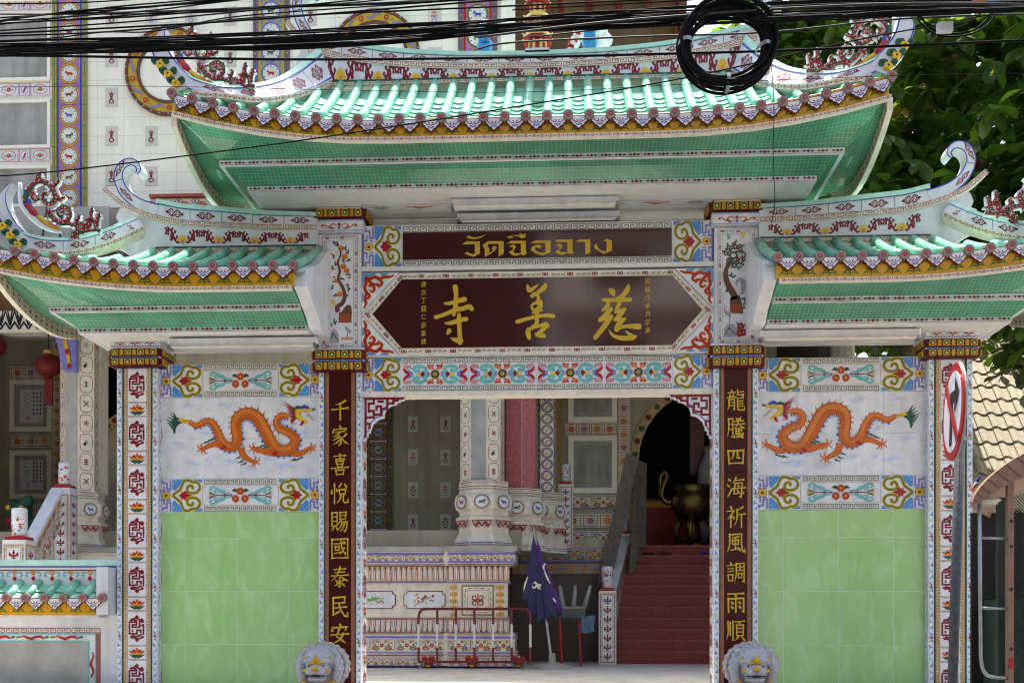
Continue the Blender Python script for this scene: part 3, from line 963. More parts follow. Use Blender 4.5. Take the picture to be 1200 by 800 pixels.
# brush characters of the name board, in units of 1/10 px, y down from (x0, y0)
BIG = {
 'si': ((500, 325), [([(335, 115), (345, 200), (340, 330), (318, 440)], [62, 50, 56, 40]), ([(215, 308), (300, 300), (380, 275), (445, 260)], [30, 45, 52, 60]),
      ([(105, 468), (200, 440), (330, 385), (430, 365), (500, 345), (530, 372)], [44, 44, 48, 50, 56, 50]), ([(222, 540), (300, 532), (400, 500), (465, 490)], [24, 48, 50, 50]),
      ([(380, 440), (380, 520), (388, 640), (392, 765)], [44, 48, 50, 56]), ([(398, 742), (340, 735), (280, 712)], [66, 50, 6]), ([(242, 662), (265, 628)], [22, 54])]),
 'shan': ((595, 325), [([(232, 98), (250, 148), (290, 138), (362, 82)], [28, 56, 46, 8]), ([(440, 85), (430, 120), (360, 175), (285, 218)], [34, 58, 50, 44]),
       ([(348, 195), (362, 260), (345, 300)], [34, 40, 50]), ([(340, 295), (288, 325), (282, 358), (310, 385)], [34, 26, 26, 40]), ([(380, 290), (385, 335), (350, 385)], [56, 50, 66]),
       ([(288, 432), (320, 398), (400, 388)], [12, 40, 30]), ([(345, 395), (340, 470), (338, 545), (300, 585), (240, 620)], [54, 50, 44, 46, 36]),
       ([(112, 524), (220, 490), (360, 460), (470, 450), (535, 460)], [44, 40, 38, 46, 44]), ([(242, 605), (238, 650), (252, 712)], [36, 60, 44]),
       ([(290, 592), (380, 572), (440, 555), (470, 570)], [30, 34, 52, 40]), ([(455, 572), (400, 630), (345, 675)], [50, 50, 46]), ([(335, 672), (380, 685), (425, 690)], [40, 50, 46])]),
 'ci': ((685, 325), [([(298, 145), (325, 175), (345, 215)], [36, 74, 24]), ([(512, 100), (500, 150), (440, 225), (355, 262)], [34, 58, 50, 36]), ([(222, 266), (330, 268), (530, 264)], [40, 44, 52]),
      ([(278, 285), (270, 335), (212, 385)], [44, 50, 30]), ([(310, 370), (260, 430), (180, 505)], [44, 60, 46]), ([(210, 386), (322, 374)], [20, 30]), ([(312, 462), (230, 575), (125, 708)], [50, 62, 50]),
      ([(180, 510), (315, 458)], [34, 34]), ([(418, 285), (385, 365), (368, 408)], [44, 48, 44]), ([(362, 412), (470, 378)], [30, 46]), ([(450, 400), (405, 455), (358, 498)], [48, 54, 40]),
      ([(352, 506), (472, 490)], [30, 34]), ([(455, 500), (405, 550), (378, 612)], [42, 58, 66]), ([(370, 606), (480, 578), (635, 580)], [48, 40, 66]),
      ([(285, 622), (340, 688), (440, 715), (560, 708), (600, 692)], [8, 34, 50, 56, 26]), ([(560, 698), (478, 632)], [56, 8])]),
}
THAI = [
 [(80, 255), (140, 215), (328, 215), (328, 385), (240, 432), (110, 390), (150, 360), (190, 385), (235, 398), (258, 385), (258, 250), (115, 258)],
 [(140, 158), (180, 132), (195, 145), (220, 158), (290, 158), (415, 122), (340, 165), (250, 185), (180, 178)],
 [(365, 268), (445, 213), (663, 213), (663, 388), (592, 430), (592, 250), (455, 250), (430, 268), (462, 315), (462, 385), (520, 335), (492, 318), (530, 275), (568, 300), (540, 345), (490, 385), (398, 432), (398, 330)],
 [(705, 245), (770, 208), (975, 208), (972, 345), (990, 380), (945, 415), (905, 395), (840, 420), (780, 408), (735, 365), (790, 335), (795, 300), (740, 285), (795, 260), (838, 290), (800, 345), (800, 365), (830, 385), (905, 380), (905, 245)],
 [(705, 155), (765, 135), (805, 158), (750, 175)],
 [(775, 128), (870, 128), (915, 100), (925, 130), (970, 100), (970, 155), (920, 172), (870, 145)],
 [(1040, 238), (1105, 205), (1322, 205), (1322, 370), (1210, 412), (1120, 392), (1045, 340), (1060, 290), (1140, 260), (1205, 285), (1160, 318), (1130, 295), (1108, 302), (1105, 330), (1150, 365), (1220, 380), (1250, 365), (1250, 240)],
 [(1370, 220), (1430, 190), (1632, 190), (1630, 335), (1645, 375), (1600, 395), (1560, 378), (1480, 408), (1410, 385), (1385, 350), (1440, 330), (1445, 295), (1395, 268), (1450, 245), (1495, 275), (1470, 310), (1440, 345), (1460, 365), (1560, 370), (1560, 230)],
 [(1670, 220), (1740, 190), (1880, 190), (1880, 375), (1812, 400), (1812, 225)],
 [(2065, 208), (2115, 180), (2185, 210), (2185, 345), (2070, 392), (1940, 315), (1935, 285), (1970, 240), (1982, 300), (2040, 350), (2110, 355), (2112, 215)],
]
# brush strokes of the couplets on a 100 x 100 square, y down: h level, v upright, p falling left, n falling right, d dot, k bent
KAI = dict(zip('千家喜悅賜國泰民安龍騰四海祈風調雨順', """p78,8,55,20,25,27;h8,50,92,42;v52,22,52,96
d48,3,54,13;d18,20,14,36;h18,24,84,18;p84,18,80,25,74,32;h28,36,72,31;p52,34,35,48,12,58;k38,46,56,62,56,88,44,96;p46,56,30,66,12,74;p53,68,36,82,14,92;p84,44,74,54,62,60;n58,58,72,76,94,90
h20,12,80,8;v50,2,50,26;h28,26,74,23;v30,34,34,50;k30,35,70,33,66,49;h35,49,66,48;d36,54,42,62;d64,53,58,62;h6,68,94,63;v28,76,33,98;k28,77,72,75,68,97;h34,96,68,95
d8,32,6,48;v22,6,22,96;d30,28,36,38;p58,4,50,16,42,24;d74,4,84,18;v46,32,50,54;k46,33,82,30,78,52;h50,53,78,51;p56,56,50,78,34,94;k70,54,68,84,76,92,94,90,94,76
v8,8,9,70;k8,9,36,7,36,70;h10,28,35,27;h10,48,35,47;h10,69,36,68;p18,72,14,84,4,94;d28,72,38,86;v50,6,52,40;k50,8,84,5,80,38;h52,22,81,20;h52,38,80,37;p58,42,48,56,38,64;k54,52,90,49,86,80,78,96,70,90;p66,54,54,74,40,86;p78,53,68,78,50,96
v8,8,9,98;k8,10,92,6,92,98;h10,95,92,94;h22,30,78,27;v26,42,29,60;k26,43,48,41,46,59;h29,59,46,58;h22,74,54,68;k56,16,62,52,80,80,82,68;p74,48,62,68,48,80;d68,16,76,24
h20,14,80,10;h26,28,74,25;h6,44,94,39;p52,2,40,36,6,68;n54,42,70,56,96,68;k50,52,50,94,42,90;d28,62,36,70;p44,74,34,84,22,90;p70,60,64,66,56,72;n56,74,66,82,78,92
k16,10,78,6,74,34;h18,35,74,33;v16,10,16,90;p46,74,28,84,14,90;h18,58,84,52;k46,36,54,64,76,94,92,96,92,78
d48,2,54,12;d14,18,10,36;k14,23,88,18,80,34;p48,26,40,48,30,62;n30,62,54,74,82,94;p70,48,52,76,14,96;h4,56,96,50
d26,2,30,10;h10,16,46,13;d18,22,21,32;d38,20,34,31;h4,38,50,35;p14,46,14,76,6,96;k14,47,42,45,42,92,34,92;h15,60,41,59;h15,74,41,73;v58,4,58,24;h58,14,86,10;h58,26,88,23;k88,23,86,38,58,42;k58,42,57,80,62,94,92,94,94,80;h64,54,84,52;h64,66,84,64;h64,78,84,76
p12,8,13,60,4,94;k12,10,34,8,34,92,26,90;h14,34,33,33;h14,58,33,57;d50,4,55,14;d76,2,70,14;h44,22,88,18;h40,36,94,32;p64,8,58,36,40,56;n68,34,78,46,96,54;v50,54,50,78;h50,56,80,54;h50,66,78,64;v64,54,64,77;k50,78,86,76,84,96,76,94;d44,84,42,94;d54,84,57,92;d64,83,67,91;d73,82,77,89
v10,22,16,84;k10,24,90,20,84,84;p38,24,36,48,24,62;k58,22,58,54,72,56;h16,80,86,78
d10,8,20,18;d4,34,14,44;p26,62,14,84,6,94;p50,4,44,18,32,32;h46,18,90,14;k46,30,42,62,40,78;k46,31,82,28,80,66,76,94,66,90;h28,56,98,50;h40,78,88,75;d58,36,63,44;d56,60,61,68
d20,2,28,12;h6,26,40,22;p40,22,24,46,4,64;v24,44,24,98;d30,46,40,56;p86,6,72,14,56,18;p56,18,56,60,42,92;h57,42,96,38;v78,40,78,98
p18,10,18,60,4,94;k18,12,80,8,78,50,86,88,96,92,97,76;h34,24,66,20;v32,36,35,56;k32,37,64,35,62,55;h34,55,62,54;v48,24,48,78;h26,82,66,74;d60,66,72,82
d20,4,26,12;h4,22,42,18;h10,36,36,33;h10,48,36,45;v10,62,14,90;k10,63,36,61,33,89;h14,89,33,88;p52,10,52,62,42,96;k52,12,92,9,92,94,82,90;h60,28,84,26;v72,18,72,42;h58,43,86,41;v62,56,64,76;k62,57,82,55,80,75;h64,75,80,74
h10,14,90,10;v12,34,13,96;k12,36,90,32,90,94,80,90;v50,14,50,96;d26,48,34,56;d26,68,34,76;d64,46,72,54;d64,66,72,74
p10,10,12,56,4,94;v22,14,22,72;v36,8,36,96;h48,12,94,8;p70,12,66,20,62,24;v54,26,55,74;k54,27,88,25,88,74;h56,42,87,41;h56,58,87,57;h55,74,88,73;p64,78,56,88,44,96;d78,78,94,94""".split('\n')))
KW = dict(h=[.95, .6, .7, 1.15], v=[1.2, .85, .8, 1.0], p=[1.2, 1.0, .7, .15], n=[.4, .8, 1.35, .3], d=[.4, 1.5], k=[1.0, .75, .95, .9, .6])
def brush(ch, w_, h_, c, parent, name, mat, depth):
 """one brush written character, raised a little, centred at c"""
 st = KAI[ch].split(';')
 wt = 9.6 if len(st) < 9 else (8.2 if len(st) < 13 else 7.2)
 mb = MB().mat(mat)
 k = 0
 for s_ in st:
  v = [float(q) for q in s_[1:].split(',')]
  pts = [((v[i] - 50) * w_ / 100, (50 - v[i + 1]) * h_ / 100) for i in range(0, len(v), 2)]
  if s_[0] in 'pn':
   pts = sp(pts, 4)
  elif s_[0] in 'hvd':
   pts = [tuple(a + (b - a) * t for a, b in zip(pts[0], pts[-1])) for t in (0, .15, .5, .85, 1)]
  a = Art().cap(mat, pts, [x * wt * w_ / 100 for x in KW[s_[0]]])
  for m, pl, l in a.p:
   mb.prism([(c[0] + x, c[2] + z) for x, z in pl], c[1] - depth - k * .00008, c[1])
   k += 1
 return mb.build(name, parent)
GL = {}
def glyph(ch, size, parent, name, mat, c, shear=.09, bold=0, depth=.006):
 """a raised character centred at c=(x, y, z), taken from Blender's own built-in font"""
 key = (ch, mat, size)
 if key not in GL:
  cu = bpy.data.curves.new('glyph', 'FONT')
  cu.body = ch
  cu.size = 1
  cu.offset = bold
  cu.resolution_u = 2
  cu.extrude = .03
  ob = bpy.data.objects.new('glyph', cu)
  COL.objects.link(ob)
  dg = bpy.context.evaluated_depsgraph_get()
  dg.update()
  me = bpy.data.meshes.new_from_object(ob.evaluated_get(dg))
  bpy.data.objects.remove(ob)
  bpy.data.curves.remove(cu)
  me.name = name
  xs = [v.co.x for v in me.vertices]
  ys = [v.co.y for v in me.vertices]
  if xs:
   cx, cy = (min(xs) + max(xs)) / 2, (min(ys) + max(ys)) / 2
   k = size / max(max(ys) - min(ys), (max(xs) - min(xs)) * .95)
   for v in me.vertices:
    x, y, z = (v.co.x - cx) * k, (v.co.y - cy) * k, v.co.z
    v.co = (x * .92, -z / .03 * depth, y + x * shear)
  me.materials.clear()
  me.materials.append(MATS[mat])
  GL[key] = me
 return inst(GL[key], name, parent, c)
# ---------------------------------------------------------------- materials with real structure
def tilemat(name, hexc, w_, h_, mortar, mhex, rough=.2, var=.12, offset=0.0, bump=.5, uv=True, k=1.0):
 m = bpy.data.materials.new(name)
 m.use_nodes = True
 n, l = m.node_tree.nodes, m.node_tree.links
 b = n['Principled BSDF']
 tc = n.new('ShaderNodeTexCoord')
 br = n.new('ShaderNodeTexBrick')
 br.offset = offset
 br.inputs['Scale'].default_value = 1
 br.inputs['Brick Width'].default_value = w_
 br.inputs['Row Height'].default_value = h_
 br.inputs['Mortar Size'].default_value = mortar
 br.inputs['Mortar Smooth'].default_value = .2
 c = [x * k for x in lin(hexc)]
 br.inputs['Color1'].default_value = [x * (1 - var) for x in c] + [1]
 br.inputs['Color2'].default_value = [min(.95, x * (1 + var)) for x in c] + [1]
 br.inputs['Mortar'].default_value = lin(mhex) + [1]
 l.new(tc.outputs['UV' if uv else 'Object'], br.inputs['Vector'])
 ge = n.new('ShaderNodeNewGeometry')
 n2 = n.new('ShaderNodeTexNoise')
 n2.inputs['Scale'].default_value = 1.6
 n2.inputs['Detail'].default_value = 7
 l.new(ge.outputs['Position'], n2.inputs['Vector'])
 r2 = n.new('ShaderNodeMapRange')
 for i, q in enumerate((.35, .65, .78, 1.12)):
  r2.inputs[i + 1].default_value = q
 l.new(n2.outputs[0], r2.inputs[0])
 sc2 = n.new('ShaderNodeVectorMath')
 sc2.operation = 'SCALE'
 l.new(br.outputs['Color'], sc2.inputs[0])
 l.new(r2.outputs[0], sc2.inputs['Scale'])
 l.new(sc2.outputs[0], b.inputs['Base Color'])
 b.inputs['Roughness'].default_value = rough
 bp = n.new('ShaderNodeBump')
 bp.inputs['Strength'].default_value = bump
 bp.inputs['Distance'].default_value = .004
 inv = n.new('ShaderNodeMath')
 inv.operation = 'SUBTRACT'
 inv.inputs[0].default_value = 1
 l.new(br.outputs['Fac'], inv.inputs[1])
 no = n.new('ShaderNodeTexNoise')
 no.inputs['Scale'].default_value = 14
 l.new(tc.outputs['UV' if uv else 'Object'], no.inputs['Vector'])
 ad = n.new('ShaderNodeMath')
 ad.operation = 'ADD'
 l.new(inv.outputs[0], ad.inputs[0])
 l.new(no.outputs[0], ad.inputs[1])
 l.new(ad.outputs[0], bp.inputs['Height'])
 l.new(bp.outputs[0], b.inputs['Normal'])
 MATS[name] = m
 return m
tilemat('mosaic', '458f6c', .045, .045, .0018, '96b8a4', rough=.16, var=.10)
M('glaze', '86c8ac', .2, .2, 3, .25, 18, grime=.2, tone=.16)
M('glaze_lit', '62bd98', .14, .16, 5, .25, 18)
M('soffit', 'dedcd6', .3, .08, 2, grime=.1)
M('plaster', 'd9dade', .5, .12, 3, .15, 30, grime=.16)
M('fascia', 'd8a01e', .3, .14, 12, grime=.15)
M('dripred', '6b1c22', .35)
M('board', '3d1414', .08, .15, 3, spec=.55)
M('couplet', '401616', .3, .15, 3, spec=.15)
M('granite', '9a9aa4', .55, .35, 60, .35, 60)
M('gilt', 'd0a01c', .32, .2, 20, .2, 50, metal=.35)
M('steel', '9a9c9c', .35, .15, 20, metal=.8)
M('concrete', 'a4a39c', .8, .25, 3, .35, 25)
M('jade', '86bd5e', .16, .2, 3)
def jade_marble():
 m = bpy.data.materials.new('jade_tile')
 m.use_nodes = True
 n, l = m.node_tree.nodes, m.node_tree.links
 b = n['Principled BSDF']
 tc = n.new('ShaderNodeTexCoord')
 oi = n.new('ShaderNodeObjectInfo')
 ad = n.new('ShaderNodeVectorMath')
 ad.operation = 'MULTIPLY_ADD'
 ad.inputs[1].default_value = (1, 1, .45)
 cb = n.new('ShaderNodeCombineXYZ')
 mu = n.new('ShaderNodeMath')
 mu.operation = 'MULTIPLY'
 mu.inputs[1].default_value = 37
 l.new(oi.outputs['Random'], mu.inputs[0])
 l.new(mu.outputs[0], cb.inputs[0])
 l.new(mu.outputs[0], cb.inputs[2])
 l.new(tc.outputs['Object'], ad.inputs[0])
 l.new(cb.outputs[0], ad.inputs[2])
 no = n.new('ShaderNodeTexNoise')
 no.inputs['Scale'].default_value = 5.5
 no.inputs['Detail'].default_value = 8
 no.inputs['Distortion'].default_value = .9
 l.new(ad.outputs[0], no.inputs['Vector'])
 cr = n.new('ShaderNodeValToRGB')
 e = cr.color_ramp.elements
 e[0].position, e[0].color = .3, lin('9bc67e') + [1]
 e[1].position, e[1].color = .7, lin('b2d59a') + [1]
 x = cr.color_ramp.elements.new(.5)
 x.color = lin('a3ca86') + [1]
 l.new(no.outputs[0], cr.inputs[0])
 l.new(cr.outputs[0], b.inputs['Base Color'])
 b.inputs['Roughness'].default_value = .16
 b.inputs['Specular IOR Level'].default_value = .4
 MATS['jade_tile'] = m
jade_marble()
# ---------------------------------------------------------------- the gate
gate = thing('temple_gate', 'white tiled temple gateway with three green tiled roofs, dragon panels and a maroon name board', 'gate', (0, 0.16, 0))
CD = 0.32                                                                     # column depth
YR = -0.08                                                                    # front of the ridges
class Strip:
 """wall standing on a plan curve: stations (x, y, z_low, z_high), thickness t"""
 def __init__(s, st, t=.14):
  s.st, s.t = st, t
  s.cum = [0]
  for a, b in zip(st, st[1:]):
   s.cum.append(s.cum[-1] + sqrt((a[0] - b[0]) ** 2 + (a[1] - b[1]) ** 2 + ((a[2] + a[3] - b[2] - b[3]) / 2) ** 2))
  s.L = s.cum[-1]
 def nrm(s, i):
  a, b = s.st[max(0, i - 1)], s.st[min(len(s.st) - 1, i + 1)]
  d = Vector((b[0] - a[0], b[1] - a[1]))
  if d.length < 1e-6:
   return Vector((0, -1))
  n = Vector((d.y, -d.x)).normalized()
  return n if n.y < 0 else -n
 def f(s, u, v, h=0):
  """u metres along, v 0..1 up the wall, h proud of the front"""
  i = 0
  while i < len(s.cum) - 2 and s.cum[i + 1] < u:
   i += 1
  t = (u - s.cum[i]) / max(1e-6, s.cum[i + 1] - s.cum[i])
  a, b = s.st[i], s.st[i + 1]
  q = [a[k] + (b[k] - a[k]) * t for k in range(4)]
  n = s.nrm(i) * (1 - t) + s.nrm(i + 1) * t
  o = s.t / 2 + h
  return (q[0] + n.x * o, q[1] + n.y * o, q[2] + (q[3] - q[2]) * v)
 def solid(s, mb, v0=0., v1=1., t=None, h=0.):
  t = s.t if t is None else t
  rows = []
  for i, q in enumerate(s.st):
   n = s.nrm(i) * (t / 2 + h)
   z0, z1 = q[2] + (q[3] - q[2]) * v0, q[2] + (q[3] - q[2]) * v1
   rows.append([(q[0] + n.x, q[1] + n.y, z0), (q[0] + n.x, q[1] + n.y, z1), (q[0] - n.x, q[1] - n.y, z1), (q[0] - n.x, q[1] - n.y, z0), (q[0] + n.x, q[1] + n.y, z0)])
  mb.grid(rows)
  for k in (0, -1):
   mb.add(rows[k][:4], [(0, 1, 2, 3)])
  return mb
def prints_on(strip, mb, art, L, v0, v1, at=0.0, mirror=False):
 """print of length L (cm) and height 1..h laid along the strip between v0 and v1"""
 hs = max(max(p[1] for p in pts) for _, pts, _ in art.p)
 ls = min(min(p[1] for p in pts) for _, pts, _ in art.p)
 mb.art(art, lambda u, v, h: strip.f(at + u * .01, v0 + (v1 - v0) * v, h))
def stations(px, mir=1):
 """(base px, base py, top px, top py, depth) in the photo -> Strip stations; mir=-1 mirrors in X"""
 out = []
 for bx, by, tx, ty, y in px:
  x0, z0 = W(bx, by, y)
  x1, z1 = W(tx, ty, y)
  out.append((x0, x1, y, z0, z1))
 return [(mir * (a + CX), mir * (b + CX), y, z0, z1) for a, b, y, z0, z1 in out]
class Horn(Strip):
 """like Strip, but low and high edges may lean: stations (x_low, x_high, y, z_low, z_high)"""
 def __init__(s, st, t=.14):
  s.st, s.t = st, t
  s.cum = [0]
  for a, b in zip(st, st[1:]):
   s.cum.append(s.cum[-1] + sqrt(((a[0] + a[1] - b[0] - b[1]) / 2) ** 2 + (a[2] - b[2]) ** 2 + ((a[3] + a[4] - b[3] - b[4]) / 2) ** 2))
  s.L = s.cum[-1]
 def f(s, u, v, h=0):
  i = 0
  while i < len(s.cum) - 2 and s.cum[i + 1] < u:
   i += 1
  t = (u - s.cum[i]) / max(1e-6, s.cum[i + 1] - s.cum[i])
  a, b = s.st[i], s.st[i + 1]
  q = [a[k] + (b[k] - a[k]) * t for k in range(5)]
  return (q[0] + (q[1] - q[0]) * v, q[2] - s.t / 2 - h, q[3] + (q[4] - q[3]) * v)
 def solid(s, mb, v0=0., v1=1., t=None, h=0.):
  t = (s.t if t is None else t) / 2
  rows = []
  for q in s.st:
   g = lambda v: (q[0] + (q[1] - q[0]) * v, q[3] + (q[4] - q[3]) * v)
   (xa, za), (xb, zb) = g(v0), g(v1)
   y0, y1 = q[2] - t - h, q[2] + t + h
   rows.append([(xa, y0, za), (xb, y0, zb), (xb, y1, zb), (xa, y1, za), (xa, y0, za)])
  mb.grid(rows)
  for k in (0, -1):
   mb.add(rows[k][:4], [(0, 1, 2, 3)])
  return mb
# shared roof tiles -------------------------------------------------
TS = .222
def barrel_mesh(slope_pts, r=.05):
 mb = MB().mat('glaze')
 mb.smooth = True
 mb.tube(slope_pts, r, 10)
 return mb
def pan_mesh():
 mb = MB().mat('glaze')
 mb.smooth = True
 rows = []
 for y, lift in ((0, .022), (.1, .014), (.29, .0)):
  rows.append([(x, y, lift + .55 * x * x * 6) for x in (-.1, -.066, -.033, 0, .033, .066, .1)])
 mb.grid(rows)
 mb.smooth = False
 mb.grid([[(x, 0, .022 + .55 * x * x * 6) for x in (-.1, -.066, -.033, 0, .033, .066, .1)], [(x, .004, .55 * x * x * 6 - .004) for x in (-.1, -.066, -.033, 0, .033, .066, .1)]])
 return mb.mesh('pan_tile')
def cap_mesh():
 mb = MB().mat('capbrown')
 ring = [(.053 * cos(i * pi / 8), .053 * sin(i * pi / 8)) for i in range(16)]
 mb.prism(ring, -.03, .03)
 mb.mat('grey').prism([(x * .78, z * .82) for x, z in ring], -.033, -.02)
 mb.mat('capbrown').prism([(x * .66, z * .66) for x, z in ring], -.036, -.02)
 a = Art()
 for i in range(6):
  a.disc('red', (1.3 * cos(i * pi / 3), 1.3 * sin(i * pi / 3)), .85, 1, 7)
 a.disc('pink', (0, 0), .7, 2, 8)
 mb.art(a, lambda u, v, h: (u * .01, -.036 - h, v * .01))
 return mb.mesh('eave_end_cap')
def drip_mesh():
 half = [(0, -.128), (.022, -.112), (.032, -.094), (.06, -.084), (.072, -.058), (.096, -.046), (.1, -.02), (.1, .02)]
 out = half[::-1] + [(-x, z) for x, z in half[1:]]
 mb = MB().mat('dripred').prism(out, -.012, .012)
 mb.mat('white').prism([(x * .84, z * .86 - .006) for x, z in out], -.0145, -.01)
 a = Art()
 for s in (1, -1):
  a.stroke('dred', sp([(s * 7, -1.5), (s * 5, -4), (s * 2, -5), (s * 1.2, -3), (s * 3, -2.5)], 3), [.7, 1, .6], 1)
  a.stroke('royal', sp([(s * 3.8, -6.5), (s * 1.8, -7.6), (s * .6, -6)], 3), [.5, 1, .5], 1)
  a.stroke('olive', [(s * .5, -8), (s * 3, -8.4)], .5, 1)
 a.disc('royal', (0, -8.6), .8, 1, 6)
 a.disc('grey', (0, -5.6), 1, 1, 7)
 mb.art(a, lambda u, v, h: (u * .01, -.0145 - h, v * .01))
 return mb.mesh('drip_tile')
PAN, CAP, DRIP = pan_mesh(), cap_mesh(), drip_mesh()
FASC = tile_mesh('fascia_tile', TS, .2, Art().stamp(fascia_orn(22.2, 15), 0, 1), 'fascia', .02, .002)
def make_roof(part_name, xs, rise, smax, ycap, zcap, yr, zr, loops, xin, x_out, sgn, deckx):
 """xs: barrel rows; rise(x) eave curve; smax(x) how far up the slope a row runs"""
 def S(x, t):
  return (x, ycap + (yr - ycap) * t, zcap + rise(x) * (1 - .75 * t) + (zr - zcap) * (t * .80 + .20 * t * t))
 mb = MB().mat('glaze')
 dx = deckx
 for side in (1, -1):                                                       # tile bed, front and back slope
  rows = []
  for x in dx:
   sm = smax(x)
   rows.append([((p := S(x, sm * t / 4))[0], p[1] if side == 1 else 2 * (yr + .11) - p[1], p[2] - .08) for t in range(5)])
  mb.grid(rows)
 for x in (dx[0], dx[-1]):                                                  # hipped or closed ends
  f_ = [S(x, smax(x) * t / 4) for t in range(5)]
  rows = [[(p[0], p[1], p[2] - .05) for p in f_], [(p[0], 2 * (yr + .11) - p[1], p[2] - .05) for p in f_]]
  mb.grid(rows)
 deck = mb.build(part_name, gate)
 for i, x in enumerate(xs):
  sm = smax(x)
  pts = [S(x, sm * t / 4) for t in range(5)]
  o_ = Vector(pts[0])
  me = barrel_mesh([Vector(p) - o_ + Vector((0, 0, .0)) for p in pts]).mesh('barrel_tile')
  inst(me, 'barrel_tile', deck, o_)
  inst(CAP, 'eave_end_cap', deck, (x, ycap - .02, zcap + rise(x)))
 n_p = 6
 for a, b in zip(xs, xs[1:]):
  x = (a + b) / 2
  tot = sqrt((yr - ycap) ** 2 + (zr - zcap) ** 2)
  for k in range(n_p):
   t = k * .19 / tot
   if t > smax(x) - .06:
    break
   p, q = S(x, t), S(x, t + .05)
   ang = atan2(q[2] - p[2], q[1] - p[1])
   inst(PAN, 'pan_tile', deck, Matrix.Translation((p[0], p[1] - .0, p[2] - .052)) @ Matrix.Rotation(atan2(rise(x + .05) - rise(x - .05), .1) * .8, 4, 'Y').inverted() @ Matrix.Rotation(ang, 4, 'X'))
  g = atan2(rise(b) - rise(a), b - a)
  inst(DRIP, 'drip_tile', deck, Matrix.Translation((x, ycap - .005, zcap + rise(x) - .02)) @ Matrix.Rotation(-g, 4, 'Y') @ Matrix.Rotation(-.12, 4, 'X'))
  inst(FASC, 'fascia_tile', deck, Matrix.Translation((x - TS / 2, ycap + .035, loops[2][2] + rise(a) * .5 + rise(x) * .5 + .004)) @ Matrix.Rotation(-g, 4, 'Y'))
 # cove: lower box -> middle ledge -> eave
 (y_l, y_l2, z_l, x_l), (y_m, y_m2, z_m, x_m), (y_e, y_e2, z_e) = loops
 x_e = x_out
 n = 16
 def lerp(a, b, t):
  return a + (b - a) * t
 mb = MB().mat('mosaic')
 xi = xin                                                                    # inner end (abutting a column) or None
 def fr(t, xo):
  return lerp(-xo if xi is None else xi, xo, t)
 def eav(t):
  x = fr(t, x_e)
  return x, rise(x)
 segs = [(i / n) for i in range(n + 1)]
 TH = .045
 for s, (ya, yb, yc) in ((1, (y_l, y_m, y_e)), (-1, (y_l2, y_m2, y_e2))):
  r0 = [(fr(t, x_l), ya, z_l + TH) for t in segs]
  r1 = [(fr(t, lerp(x_l, x_m, .55)), lerp(ya, yb, .55), lerp(z_l + TH, z_m, .72)) for t in segs]
  r2 = [(fr(t, x_m), yb, z_m) for t in segs]
  mb.grid([r0, r1, r2], [[(p[0], k) for p in r] for k, r in ((0, r0), (.19, r1), (.34, r2))])
  r3 = [(fr(t, x_m), yb, z_m + TH) for t in segs]
  r4 = [(lerp(fr(t, x_m), eav(t)[0], .5), lerp(yb, yc, .5), lerp(z_m + TH, z_e + eav(t)[1], .58)) for t in segs]
  r5 = [(eav(t)[0], yc, z_e + eav(t)[1]) for t in segs]
  mb.grid([r3, r4, r5], [[(p[0], k) for p in r] for k, r in ((0, r3), (.24, r4), (.44, r5))])
 ends = [1] if xi is not None else [1, -1]
 rE = rise(x_e)
 for e in ends:
  m = 8
  ts = [i / m for i in range(m + 1)]
  sag = lambda t: rE * (abs(2 * t - 1) ** 2)
  a0 = [(e * x_l, lerp(y_l, y_l2, t), z_l + TH) for t in ts]
  a1 = [(e * lerp(x_l, x_m, .55), lerp(lerp(y_l, y_m, .55), lerp(y_l2, y_m2, .55), t), lerp(z_l + TH, z_m, .72)) for t in ts]
  a2 = [(e * x_m, lerp(y_m, y_m2, t), z_m) for t in ts]
  mb.grid([a0, a1, a2], [[(p[1], k) for p in r] for k, r in ((0, a0), (.14, a1), (.25, a2))])
  b0 = [(e * x_m, lerp(y_m, y_m2, t), z_m + TH) for t in ts]
  b1 = [(e * lerp(x_m, x_e, .5), lerp(lerp(y_m, y_e, .5), lerp(y_m2, y_e2, .5), t), lerp(z_m + TH, z_e + sag(t), .55)) for t in ts]
  b2 = [(e * x_e, lerp(y_e, y_e2, t), z_e + sag(t)) for t in ts]
  mb.grid([b0, b1, b2], [[(p[1], k) for p in r] for k, r in ((0, b0), (.24, b1), (.44, b2))])
 # lay one side of the mirrored plan
 flip = (lambda v: (-v[0], v[1], v[2])) if sgn < 0 else (lambda v: v)
 mb.v = [flip(v) for v in mb.v]
 cove = mb.build('mosaic_cove', gate)
 # ledges with beads and the eave edge
 tr = MB()
 def ring(mb_, ya, yb, z0, z1, x1, x0, pad, art_h):
  xa = x0 if x0 is not None else -x1
  y0, y1 = ya - pad, yb + pad
  X0, X1 = (xa - (pad if x0 is None else 0)), x1 + pad
  mb_.mat('white')
  mb_.box((X0, y0, z0), (X1, y0 + .05, z1))
  mb_.box((X0, y1 - .05, z0), (X1, y1, z1))
  mb_.box((X1 - .05, y0 + .05, z0), (X1, y1 - .05, z1))
  if x0 is None:
   mb_.box((X0, y0 + .05, z0), (X0 + .05, y1 - .05, z1))
  L = (X1 - X0) * 100
  mb_.art(bead_strip(L, art_h), lambda u, v, h: (X0 + u * .01, y0 - h, z0 + v * .01))
  L2 = (y1 - y0) * 100
  mb_.art(bead_strip(L2, art_h), lambda u, v, h: (X1 + h, y0 + u * .01, z0 + v * .01))
  if x0 is None:
   mb_.art(bead_strip(L2, art_h), lambda u, v, h: (X0 - h, y0 + u * .01, z0 + v * .01))
 ring(tr, y_m, y_m2, z_m - .012, z_m + TH, x_m, xi, .012, 5.4)
